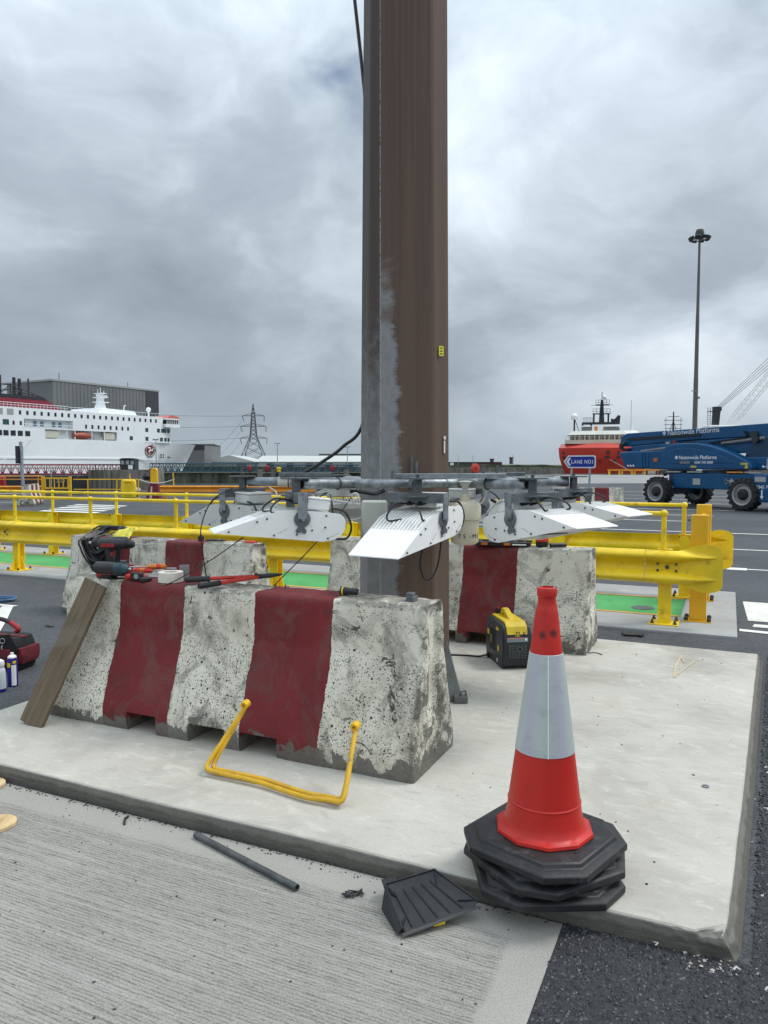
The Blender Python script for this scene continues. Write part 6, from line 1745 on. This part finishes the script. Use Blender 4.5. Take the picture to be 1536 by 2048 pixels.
B().cyl((7.85, 8, 14), (7.85, 8, 15.6), .07, n=6).build('mast_pole', m_darkst, rs); B().ball((8.35, 8.2, 14.55), .38, 10).build('small_dome', m_white, rs)
rr_ = B()
for i in range(8): rr_.tube([(4.4 + i * .28, 7.2, 9.7), (4.4 + i * .28, 7.2, 10.6)], .03, 4)
rr_.tube([(4.3, 7.2, 10.6), (6.3, 7.2, 10.6)], .035, 4); joined(rr_.build('gantry_rail', m_darkst, rs))
B().prism([(9.6, 9.7), (11.2, 9.7), (11.3, 10.9), (10.9, 11.1), (10.2, 10.3), (9.6, 10.4)], 7.4, 8.6, 'y').build('searchlight', m_darkst, rs)
B().tube([(13.2, 7, 7.9), (13.2, 7, 13.8)], .045, 5).build('whip_aerial', m_post, rs); B().cyl((13.6, 8, 7.9), (13.6, 8, 9.4), .25, .1, 8).build('white_vent', m_white, rs)
B().bx(6.5, 7.1, 6.6, 7.0, 8.0, 8.9).build('orange_gear', m_orgtool, rs)
for x_, z_, w_, h_ in ((.75, 3.75, .3, .5), (.8, 2.95, .5, .3), (8.75, 3.85, .5, .5), (8.6, 3.05, .8, .35), (10.7, 3.8, .3, .5), (10.7, 3.0, .5, .35), (7.3, 2.3, .7, .14), (9.9, 2.3, .6, .14)):
    u = (x_ / 16.5); y_ = 5.0 * (2 * u - .92) ** 2 * .9
    B().bx(x_ - w_ / 2, x_ + w_ / 2, y_ - .12, y_ + .5, z_ - h_ / 2, z_ + h_ / 2).build('hull_opening', m_darkst, rs, smooth=0)
T(B().tube([(41.3, 139.9, 2.9), (42.3, 128, .3)], .06, 5).build('mooring_line', m_cladl), 'pale mooring line running from the red ship down to the quay', 'rope')
# quay-side fender frames and stores in front of it
for i in range(8):
    x_ = 34 + i * 1.9
    t = thing('timber_stack', ['orange-yellow trestle on the far quay, leftmost', 'orange-yellow trestle below the red bow, second from the left', 'orange trestle below the red hull, third from the left', 'orange trestle right of the lane sign post', 'orange trestle below the red hull, fifth from the left', 'orange trestle below the red hull, sixth from the left', 'orange trestle left of the grey bin', 'orange trestle right of the grey bin, below the lift'][i], 'trestle', (x_, 113.5, .005), 0, 'orange trestles on the far quay')
    B().bx(0, 1.8, 0, .8, .62, .85).build('top', m_orange, t)
    for dx in (.1, 1.6): B().bx(dx, dx + .12, .1, .7, 0, .62).build('leg', m_maroon if i > 2 else m_yel, t)
T(B().bx(44.4, 46.2, 110, 111.2, .005, 1.5).build('grey_bin', mt('bin_grey', (.06, .075, .08), .6, var=.15, vs=2), bevel=.08), 'dark grey bin on the far quay beside the boom lift', 'bin')
def car_(label, x, y, rz, mat):
    t = thing('parked_car', label, 'car', (x, y, .005), rz, 'cars parked on the far quay')
    B().prism([(-2.1, .3), (2.1, .3), (2.15, .75), (1.3, .92), (.75, 1.42), (-.9, 1.45), (-1.7, .95), (-2.15, .85)], -.85, .85, 'y').build('body', mat, t, bevel=.06)
    B().prism([(1.05, .95), (.65, 1.34), (-.82, 1.36), (-1.4, .95)], -.865, .865, 'y').build('glass', m_glass, t)
    for x_ in (-1.3, 1.35):
        for y_ in (-.8, .8): B().cyl((x_, y_ - .1, .32), (x_, y_ + .1, .32), .32, n=14).build('wheel', m_tyre, t)
car_('dark car parked on the far quay under the boom lift arm', 40.2, 103, R(10), mt('car_black', (.02, .022, .025), .3, var=.1))
car_('white car parked on the far quay behind the lift wheel', 44.2, 103, R(200), mt('car_white', (.65, .67, .68), .3, var=.05))
# second ship's mast beyond the lift
sm = thing('ship_mast', 'dark ship mast with many yards rising behind the boom lift', 'mast', (61.4, 160, 0))
B().cyl((0, 0, -3), (0, 0, 12.8), .55, .12, 8).build('pole', m_darkst, sm)
for z_, w_ in ((8.4, 1.9), (9.2, 1.7), (10.0, 1.9), (10.9, 2.0), (11.7, 1.2)):
    B().bx(-w_, w_, -.06, .06, z_, z_ + .10).build('yard', m_darkst, sm)
for x_ in (-1.6, 1.6): B().cyl((x_, 0, 7.5), (x_, 0, 11.6), .05, n=5).build('stay', m_darkst, sm)
for s_ in (-1, 1): B().tube([(s_ * 1.5, 0, 6), (0, 0, 11)], .06, 4).build('shroud', m_darkst, sm)
B().bx(-9.5, 9.5, 2, 10, -3, 6.0).build('ship_house', m_shipcream, sm)
for x_, z_ in ((-3.8, 7.4), (4.4, 7.6)): B().cyl((x_, 0, 5.9), (x_, 0, z_), .12, n=6).build('light_post', m_darkst, sm); B().bx(x_ - .5, x_ + .5, -.3, .3, z_ - .3, z_ + .1).build('floodlight_head', m_darkst, sm)

# crane
cr = thing('quay_crane', 'white lattice boom crane at the right edge behind the lift', 'crane', (57, 130, 0))
m_cw = mt('crane_white', (.72, .73, .71), .5, var=.06, vs=.5)
B().bx(-1.6, 4.2, -1.5, 1.5, 0, 8.3).build('body', m_cw, cr, bevel=.2)
B().prism([(-.35, 8.2), (.55, 8.2), (.75, 10.6), (1.0, 11.0), (.85, 11.5), (-.3, 11.5), (-.25, 10.8)], -.5, .5, 'y').build('mast_head', m_darkst, cr)
ld = B()
for x_ in (-1.25, -.75): ld.tube([(x_, 0, 8.2), (x_, 0, 11.4)], .035, 4)
for i in range(10): ld.tube([(-1.25, 0, 8.4 + i * .32), (-.75, 0, 8.4 + i * .32)], .03, 4)
ld.bx(-1.3, -.2, -.1, .1, 10.6, 10.75)
joined(ld.build('ladder', m_darkst, cr))
ja, jb_ = Vector((2.4, 0, 8.2)), Vector((14.5, 0, 23.2)); jd = (jb_ - ja); jn = Vector((-jd.z, 0, jd.x)).normalized()
for s_ in (-1, 1):
    for q in (-.55, .55):
        B().tube([ja + jn * s_ * .25 + Vector((0, q, 0)), ja + jd * .15 + jn * s_ * .62 + Vector((0, q, 0)), jb_ + jn * s_ * .62 + Vector((0, q, 0))], .075, 5).build('jib_chord', m_cw, cr)
jl = B()
for i in range(34):
    a = ja + jd * (.10 + .9 * i / 34); b = ja + jd * (.10 + .9 * (i + 1) / 34); s_ = 1 if i % 2 else -1
    for q in (-.55, .55): jl.tube([a + jn * s_ * .6 + Vector((0, q, 0)), b - jn * s_ * .6 + Vector((0, q, 0))], .024, 4)
joined(jl.build('jib_lacing', m_cw, cr))
for k in range(4): B().tube([(.1 + k * .22, -.3 + .2 * k, 11.3 - k * .12), jb_ + Vector((-1.5 + k * .35, 0, .6 - k * .45))], .035, 4).build('luffing_rope', m_darkst, cr)

# tall floodlight mast in the distance
fm = thing('high_mast_light', 'tall distant floodlight mast with a ring of lamps on top', 'light mast', (38.75, 94, .005))
B().tube([(0, 0, z_) for z_ in (0, 8, 12.3, 12.31, 20, 20.01, 29.6)], [.33, .29, .268, .25, .21, .19, .13], 12).build('pole', mt('far_mast_steel', (.115, .105, .10), .6, .2, var=.15, vs=.4), fm, smooth=20)
B().bx(-.65, .2, -.33, -.28, 10.6, 10.72).build('bracket', m_galv, fm); B().bx(.2, .42, -.35, -.2, 9.7, 9.95).build('bracket', m_galv, fm)
B().tube([(1.0 * math.cos(a), 1.0 * math.sin(a), 29.2) for a in [2 * PI * i / 24 for i in range(24)]], .07, 6, closed=True).build('ring', m_darkst, fm)
for i in range(8):
    a = 2 * PI * i / 8 + .2
    B().cb((1.08 * math.cos(a), 1.08 * math.sin(a), 29.25), (.34, .62, .40), Matrix.Rotation(a, 4, 'Z') @ Matrix.Rotation(R(28), 4, 'Y')).build('lamp', m_darkst, fm, bevel=.04)
    B().tube([(0, 0, 29.3), (math.cos(a), math.sin(a), 29.2)], .05, 5).build('spoke', m_darkst, fm)
B().lathe([(.5, 29.4), (.55, 29.9), (.42, 30.3), (.05, 30.35)], 10).build('head_cover', mt('olive_cover', (.05, .06, .045), .6, var=.2), fm)

# ------------------------------------------------------------------ blue boom lift
bl = thing('boom_lift', 'blue articulated boom lift on four big tyres parked at the right', 'boom lift', (10.75, 25.9, .005), math.atan2(-.870, .493))
def wheel(x, y, r=.535, w=.42):
    t = B()
    Mw = Matrix.Rotation(R(90), 4, 'X')
    t.lathe([(r * .66, -w / 2 + .03), (r * .71, -w / 2), (r * .90, -w / 2 + .015), (r * .97, -w / 2 + .06), (r * .97, w / 2 - .06), (r * .90, w / 2 - .015), (r * .71, w / 2), (r * .66, w / 2 - .03)], 36, (x, y, r), Mw, cap=False)
    wt = t.build('wheel', m_tyre, bl, smooth=40)
    lg = B()
    for i in range(18):
        for s_ in (-1, 1):
            a = 2 * PI * (i + (.5 if s_ > 0 else 0)) / 18
            M2 = Matrix.Translation((x, y, r)) @ Matrix.Rotation(a, 4, 'Y') @ Matrix.Rotation(R(24 * s_), 4, 'X')
            lg.cb((0, 0, 0), (.01, .01, .01)) if False else None
            ps = Matrix.Translation((x, y, r)) @ Matrix.Rotation(a, 4, 'Y') @ Matrix.Translation((0, s_ * w * .25, r * .97)) @ Matrix.Rotation(R(32 * s_), 4, 'Z')
            lg.cb((0, 0, 0), (.001, .001, .001)) if False else None
            x2, y2, z2 = .036, w * .27, .016
            q = [ps @ Vector(p) for p in [(-x2, -y2, -z2), (x2, -y2, -z2), (x2, y2, -z2), (-x2, y2, -z2), (-x2, -y2, z2), (x2, -y2, z2), (x2, y2, z2), (-x2, y2, z2)]]
            lg.add(q, [(0, 3, 2, 1), (4, 5, 6, 7), (0, 1, 5, 4), (1, 2, 6, 5), (2, 3, 7, 6), (3, 0, 4, 7)])
    joined(lg.build('tread_lugs', m_tyre, wt))
    B().lathe([(.12, -w / 2 + .12), (r * .30, -w / 2 + .10), (r * .54, -w / 2 + .12), (r * .58, -w / 2 + .05), (r * .66, -w / 2 + .02), (r * .69, -w / 2 + .05)], 32, (x, y, r), Matrix.Rotation(R(-90), 4, 'X') @ Matrix.Diagonal((1, 1, 1, 1)), cap=False).build('rim', m_rim, wt)
    B().lathe([(.001, -w / 2 - .02), (.10, -w / 2 - .02), (.14, -w / 2 + .02), (.185, -w / 2 + .05), (.185, -w / 2 + .13), (.001, -w / 2 + .13)], 20, (x, y, r), Matrix.Rotation(R(-90), 4, 'X')).build('hub', m_tyre, wt)
    B().lathe([(.001, w / 2 - .1), (r * .62, w / 2 - .1), (r * .62, w / 2 - .06), (.001, w / 2 - .06)], 24, (x, y, r), Matrix.Rotation(R(-90), 4, 'X')).build('rim_back', m_rim, wt)
for x_ in (-1.74, 1.75):
    wheel(x_, .21); wheel(x_ + .05, 2.35)
    B().bx(x_ - .12, x_ + .12, .4, 2.2, .42, .66).build('axle', m_liftdark, bl, bevel=.03)
B().bx(-1.30, 1.95, .45, 2.1, .66, 1.20).build('chassis', m_liftblue, bl, bevel=.03)
B().bx(-1.55, -1.2, .5, 2.0, .75, 1.3).build('chassis_end', m_liftdark, bl, bevel=.04)
B().bx(-.45, -.15, .43, .47, .80, 1.02).build('panel_handle', m_cladl, bl)
B().bx(2.05, 3.6, .15, 2.3, .30, 1.20).build('outrigger_box', m_liftblue, bl, bevel=.04)
B().bx(2.12, 2.5, .135, .15, .95, 1.12).build('plate_label', m_cladl, bl, smooth=0)
text('phone_number', '0345 745 0000', .15, m_white_txt, bl, (2.16, .14, .74), (R(90), 0, 0), .003, 1.0)
for pts in ([(-.10, .92), (-.02, 1.03), (-.02, .96), (.14, .96), (.14, 1.03), (.28, .92), (.14, .81), (.14, .88), (-.02, .88), (-.02, .81)],):
    B().prism([(p[0] + .9, p[1] + .02) for p in pts], .436, .452, 'y').build('direction_arrow', m_cladl, bl, smooth=0)
    B().prism([(.81, .94), (.88, 1.02), (.88, .86)], .430, .434, 'y').build('arrow_point', m_black_txt, bl, smooth=0)
    B().prism([(.88, .96), (1.0, .96), (1.0, .92), (.88, .92)], .430, .434, 'y').build('arrow_shaft', m_black_txt, bl, smooth=0)
B().prism([(2.36, .70), (2.40, .70), (2.40, .50), (2.44, .50), (2.38, .40), (2.32, .50), (2.36, .50)], .135, .148, 'y').build('jack_arrow', m_white_txt, bl, smooth=0)
B().cyl((.2, 1.3, 1.20), (.2, 1.3, 1.32), .75, n=28).build('slew_ring', m_liftdark, bl)
for x0, x1, mm_ in ((-1.6, -1.0, m_cladl), (-.7, -.1, m_cladl), (.9, 1.5, m_orange), (1.55, 2.1, m_cladl)): B().bx(x0, x1, .42, .6, 1.23, 1.275).build('deck_edge_label', mm_, bl, smooth=0)
# turntable frame and counterweight
B().prism([(-4.08, 1.98), (-3.72, 1.38), (-1.8, 1.33), (-1.8, 2.05), (-2.4, 2.02), (-3.6, 2.02)], .62, 2.0, 'y').build('counterweight', m_liftblue, bl, bevel=.04)
for i in range(3): B().bx(-2.95 + i * .14, -2.87 + i * .14, .60, .64, 1.40, 1.95).build('side_rib', m_liftblue, bl)
B().bx(-2.35, -2.15, .605, .635, 1.62, 1.76).build('hazard_label', mt('orange_label', (.42, .12, .05), .6, var=.2, vs=8), bl, smooth=0)
for i in range(3): B().prism([(-3.62 + i * .13, 1.47), (-3.55 + i * .13, 1.42), (-3.52 + i * .13, 1.46), (-3.59 + i * .13, 1.51)], .605, .625, 'y').build('hazard_chevron', m_white_txt, bl, smooth=0)
B().bx(-1.8, 2.6, .75, 1.9, 1.33, 1.75).build('turntable', m_liftblue, bl, bevel=.03)
hood = [(-1.78, 1.33), (-1.82, 1.75), (-1.74, 2.08), (-1.60, 2.20), (-1.33, 2.255), (-.8, 2.275), (-.27, 2.25), (.2, 2.17), (.63, 2.045), (1.1, 1.87), (1.57, 1.66), (1.75, 1.54), (1.83, 1.42), (1.80, 1.34)]
hdd = B().prism(hood, .40, .86, 'y').build('engine_hood', m_liftblue, bl, bevel=.05, seg=3)
B().prism([(-1.45, 1.55), (-1.55, 1.95), (-1.2, 2.08), (-.5, 2.08), (.1, 1.98), (.7, 1.80), (1.25, 1.56)], .385, .41, 'y').build('hood_panel', m_liftblue, hdd, bevel=.012)
text('maker_lettering', 'Nationwide Platforms', .185, m_white_txt, bl, (-1.03, .383, 1.70), (R(90), 0, 0), .002, .95)
text('phone_number', '0345 745 0000', .13, m_white_txt, bl, (-.36, .383, 1.54), (R(90), 0, 0), .002, .95)
B().bx(-.98, -.55, .381, .385, 1.54, 1.63).build('grey_label', m_clad, bl, smooth=0)
B().bx(-.52, -.28, .381, .385, 1.40, 1.47).build('yellow_label', mt('label_ochre', (.45, .38, .05), .6, var=.3, vs=12), bl, smooth=0)
B().bx(1.42, 1.68, .395, .40, 1.50, 1.57).build('yellow_label', MATS['label_ochre'], bl, smooth=0); B().bx(1.58, 1.68, .395, .40, 1.38, 1.49).build('yellow_label', MATS['label_ochre'], bl, smooth=0)
# logo star before the lettering
for k in range(3): B().cb((-1.13, .383, 1.765), (.028, .003, .13), Matrix.Rotation(R(60 * k), 4, 'Y')).build('star_bar', m_white_txt, bl, smooth=0)
# right-hand upright carrying the boom pivots
B().prism([(1.0, 1.4), (2.9, 1.4), (3.2, 2.5), (2.2, 2.55), (1.3, 2.1)], .95, 1.75, 'y').build('upright', m_liftdark, bl, bevel=.04)
B().tube([(2.2, .7, 1.35), (2.2, .7, 1.7)], .05, 8).build('hydraulic_fitting', m_cladl, bl)
for i in range(4): B().prism([(1.95 + i * .13, 1.44), (2.02 + i * .13, 1.40), (2.06 + i * .13, 1.44), (1.99 + i * .13, 1.48)], .735, .75, 'y').build('hazard_chevron', m_white_txt, bl, smooth=0)
# lower boom links
B().prism([(-3.95, 2.02), (-3.7, 2.24), (-1.5, 2.34), (-1.5, 2.02), (-3.7, 1.92)], .95, 1.55, 'y').build('lower_boom', m_liftblue, bl, bevel=.03)
B().tube([(-3.2, .9, 2.02), (-1.75, .9, 2.14)], .055, 10).build('ram', m_clad, bl)
B().prism([(-1.2, 2.10), (-.8, 2.36), (3.0, 2.52), (3.0, 1.9), (.4, 1.9)], 1.0, 1.5, 'y').build('lower_boom', m_liftblue, bl, bevel=.03)
B().tube([(.3, .95, 2.25), (1.9, .95, 2.38)], .06, 10).build('ram', m_clad, bl); B().cyl((1.62, .80, 2.34), (1.62, 1.0, 2.34), .12, n=16).build('pivot_boss', m_darkst, bl)
# main boom
B().prism([(-4.38, 2.33), (-4.30, 2.62), (-4.05, 2.745), (-1.0, 2.80), (7.0, 2.97), (7.0, 2.55), (-1.0, 2.40), (-3.9, 2.25), (-4.25, 2.22)], 1.0, 1.5, 'y').build('main_boom', m_liftblue, bl, bevel=.025)
B().prism([(-4.0, 2.52), (-3.85, 2.56), (-.6, 2.62), (-.6, 2.53), (-3.9, 2.46)], .96, 1.0, 'y').build('cable_track', m_tyre, bl)
B().prism([(-3.9, 2.28), (.9, 2.46), (1.3, 2.35), (.7, 2.22), (-1.4, 2.12), (-3.6, 2.10)], 1.05, 1.42, 'y').build('inner_boom', m_liftdark, bl, bevel=.02)
text('boom_lettering', 'Nationwide Platforms', .27, m_signgrey, bl, (-2.05, .995, 2.60), (R(90), R(-1.2), 0), .002, .92)
for k in range(3): B().cb((-2.2, .995, 2.69), (.035, .003, .16), Matrix.Rotation(R(60 * k), 4, 'Y')).build('star_bar', m_signgrey, bl, smooth=0)
cch = B()
for i in range(26):
    t_ = i / 25
    if t_ < .6: p = (-.15 + 1.3 * t_ / .6, 2.27 + .14 * t_ / .6)
    else:
        a = -PI / 2 + (t_ - .6) / .4 * PI; p = (1.15 + .10 * math.cos(a), 2.51 + .10 * math.sin(a))
    cch.cb((p[0], .93, p[1]), (.055, .07, .06))
joined(cch.build('cable_chain', m_tyre, bl))
B().cyl((1.5, .9, 2.50), (1.5, 1.0, 2.50), .13, n=16).build('pivot_boss', m_darkst, bl)
hs_ = []
for k in range(5):
    B().tube(curve([(-4.1 + .05 * k, .93 - .02 * k, 2.42), (-4.28 + .06 * k, .9 - .02 * k, 2.28), (-4.22 + .05 * k, .88, 2.12), (-3.95 + .05 * k, .9, 2.06 + .02 * k), (-3.7, .93, 2.12)], 5), .022, 6).build('hose', m_cable, bl)
B().cyl((-2.9, 1.0, 2.14), (-2.9, 1.3, 2.14), .17, n=16).build('pivot_boss', m_darkst, bl)
B().bx(-2.05, -1.9, .9, 1.05, 2.27, 2.36).build('beacon_bracket', m_cladl, bl); B().cyl((-1.5, .7, 2.28), (-1.5, .7, 2.38), .06, n=12).build('red_beacon', m_redplas, bl)

# ------------------------------------------------------------------ lane sign
ls = thing('lane_sign', 'blue arrow-shaped lane sign on two grey posts in front of the red ship', 'sign', (9.08, 38, .005))
for x_ in (.42, 1.34): B().cyl((x_, .05, 0), (x_, .05, 1.42), .055, n=12).build('post', m_post, ls)
zc_ = 1.66
out = [(0, zc_), (.24, zc_ + .315), (1.50, zc_ + .325), (1.58, zc_ + .315), (1.62, zc_ + .26), (1.62, zc_ - .26), (1.58, zc_ - .31), (1.50, zc_ - .325), (.24, zc_ - .315)]
B().prism(out, -.02, 0, 'y').build('border', m_signgrey, ls, smooth=0)
inn = [(.075, zc_), (.275, zc_ + .255), (1.48, zc_ + .262), (1.54, zc_ + .24), (1.555, zc_ + .2), (1.555, zc_ - .2), (1.54, zc_ - .24), (1.48, zc_ - .262), (.275, zc_ - .255)]
B().prism(inn, -.026, -.0205, 'y').build('panel', m_blue, ls, smooth=0)
B().prism([(.12, zc_), (.27, zc_ + .20), (.37, zc_ + .20), (.25, zc_), (.37, zc_ - .20), (.27, zc_ - .20)], -.032, -.0265, 'y').build('arrow', m_signgrey, ls, smooth=0)
text('lettering', 'LANE NO1', .275, m_white_txt, ls, (.375, -.030, zc_ - .095), (R(90), 0, 0), .002, .76, sp=1.18)

# red lifebuoy housing on the quay edge right of the mast
lbh = thing('lifebuoy_post', 'orange-red lifebuoy housing on a post at the quay edge right of the mast', 'lifebuoy', (7.05, 58, .005), R(25))
B().cyl((0, 0, 0), (0, 0, .95), .05, n=8).build('post', m_post, lbh)
B().lathe([(.001, -.10), (.22, -.10), (.37, -.06), (.40, 0), (.37, .06), (.22, .10), (.001, .10)], 24, (0, 0, 1.22), Matrix.Rotation(R(90), 4, 'X')).build('case', mt('lifebuoy_red', (.55, .05, .03), .45, var=.1, vs=4), lbh)
B().lathe([(.001, 0), (.10, 0), (.10, .02), (.001, .02)], 16, (0, -.1, 1.22), Matrix.Rotation(R(90), 4, 'X')).build('centre_recess', m_maroon, lbh)

# ------------------------------------------------------------------ quay edge fences on the left
def far_rail(name, label, x0, x1, y, mat, hand=True):
    t = thing(name, label, 'guard rail', (x0, y, .005))
    L_ = x1 - x0
    b = wbeam(0, L_, 1, z0=.27, n=3); b.build('rail_panel', mat, t, smooth=50)
    n_ = max(2, int(L_ / 2) + 1)
    for i in range(n_):
        x_ = .2 + (L_ - .4) * i / (n_ - 1)
        B().bx(x_ - .06, x_ + .06, .02, .14, 0, .6).build('post', mat, t)
        if hand:
            B().cyl((x_, .1, .5), (x_, .1, .98), .03, n=8).build('stanchion', mat, t); B().ball((x_, .1, 1.0), .05, 8).build('ball_joint', mat, t)
    if hand:
        for z_ in (.86, 1.0): B().cyl((0, .1, z_), (L_, .1, z_), .026, n=8).build('handrail', mat, t)
    return t
far_rail('orange_guard_rail', 'orange guard rail with handrails at the far left edge', -26, -15.05, 33, m_orange)
far_rail('orange_guard_rail', 'orange guard rail along the quay, left behind the floodlights', -9.9, -2.0, 33.2, m_orange, False)
yg = thing('yellow_quay_gate', 'yellow barred gate between two square posts at the quay', 'gate', (-14.95, 32.9, .005))
for x_ in (0, 1.18): B().bx(x_ - .055, x_ + .055, -.055, .055, 0, 1.0).build('gate_post', m_yel2, yg)
for z_ in (.92, .48): B().bx(.07, 1.1, -.03, .03, z_ - .035, z_ + .035).build('gate_rail', m_yel2, yg)
for i in range(6): B().bx(.09 + i * .195, .12 + i * .195, -.02, .02, .5, .9).build('gate_bar', m_yel2, yg)
yf = thing('yellow_quay_fence', 'thin yellow two-rail fence along the quay right of the gate', 'fence', (-13.65, 33, .005))
for x_ in (.62, 1.9, 2.85): B().cyl((x_, 0, 0), (x_, 0, .88), .028, n=8).build('post', m_yel2, yf)
for z_ in (.86, .42): B().cyl((0, 0, z_), (2.85, 0, z_), .022, n=8).build('rail', m_yel2, yf)
yb = thing('yellow_lifebuoy_case', 'yellow moulded lifebuoy case on the quay fence', 'lifebuoy', (-11.15, 32.8, .005))
B().prism([(-.32, .06), (.30, .06), (.33, .5), (.31, .80), (.24, .86), (-.25, .86), (-.32, .80), (-.34, .5)], -.1, .06, 'y').build('case', m_yel, yb, bevel=.05)
B().tube([(.22 * math.cos(a), -.11, .45 + .26 * math.sin(a)) for a in [R(200 + i * 14) for i in range(11)]], .05, 8).build('ring_moulding', m_yel, yb)
B().tube([(-.12, -.1, .72), (-.12, -.12, .78), (.12, -.12, .78), (.12, -.1, .72)], .03, 6).build('lid_handle', m_yel2, yb)
ym = thing('quay_marker', 'yellow topped marker on a maroon and white concrete foot', 'bollard', (-10.3, 33.6, .005))
B().prism([(-.30, 0), (.30, 0), (.24, .66), (-.12, .66)], -.25, .25, 'y').build('foot', m_maroon, ym)
B().prism([(-.14, .0), (-.03, .0), (.0, .55), (-.05, .55)], -.262, -.252, 'y').build('white_stripe', m_whited, ym, smooth=0)
B().prism([(-.13, .66), (.17, .66), (.17, 1.30), (.10, 1.36), (-.06, 1.36), (-.13, 1.25)], -.12, .12, 'y').build('yellow_head', m_yel2, ym, bevel=.02)
B().bx(-.17, -.135, -.1, .1, .66, 1.34).build('dark_edge', m_darkst, ym)
B().lathe([(.001, -.17), (.12, -.15), (.19, 0), (.12, .15), (.001, .17)], 14, (-.42, .3, .98)).build('black_float', m_darkst, ym)
mbk = thing('mooring_bollard', 'white and rust coloured mooring bollard between case and marker', 'bollard', (-10.95, 33.1, .005))
B().lathe([(.16, 0), (.14, .1), (.13, .25), (.20, .36), (.20, .46), (.10, .50)], 16).build('drum', m_whited, mbk)
B().lathe([(.145, .10), (.15, .12), (.148, .20), (.14, .22)], 16).build('rust_band', m_maroon, mbk)
T(B().tube([(-10.85 + 1.55 * i / 10, 33.3, .86 - .32 * (i / 10) * (1 - i / 10) * 2.2 + .02 * i / 10) for i in range(11)], .022, 6).build('white_rope', m_whited), 'white rope hanging between the fence end and the thin yellow pole', 'rope')
T(B().cyl((-9.3, 33.3, 0), (-9.36, 33.3, 1.15), .03, n=8).build('thin_yellow_pole', m_yel2), 'thin yellow pole right of the maroon marker foot', 'pole')
T(B().cyl((-11.12, 32.9, .4), (-11.14, 32.9, 1.12), .025, n=8).build('thin_yellow_pole', m_yel2), 'thin yellow pole behind the yellow lifebuoy case', 'pole')
sp_ = thing('grey_sign_post', 'leaning grey post with a narrow dark sign seen edge on', 'sign post', (-14.42, 30, .005))
B().tube([(0, 0, 0), (-.06, 0, 2.42)], .065, 10).build('post', m_post, sp_)
B().bx(-.14, -.11, -.3, .3, 1.55, 2.25).build('sign_edge', m_darkst, sp_)
rdp = thing('round_sign', 'small round grey sign on a thin post behind the yellow gate', 'sign', (-14.85, 33.5, .005))
B().cyl((0, 0, 0), (0, 0, 1.18), .02, n=6).build('post', m_post, rdp); B().lathe([(.001, 0), (.07, 0), (.07, .015), (.001, .015)], 14, (0, 0, 1.22), Matrix.Rotation(R(90), 4, 'X')).build('disc', m_post, rdp)
T(B().bx(-17.4, -16.9, 33.4, 33.6, .3, .98).build('red_cabinet', m_redplas, bevel=.05), 'red cabinet at the left edge on the orange rail', 'cabinet')
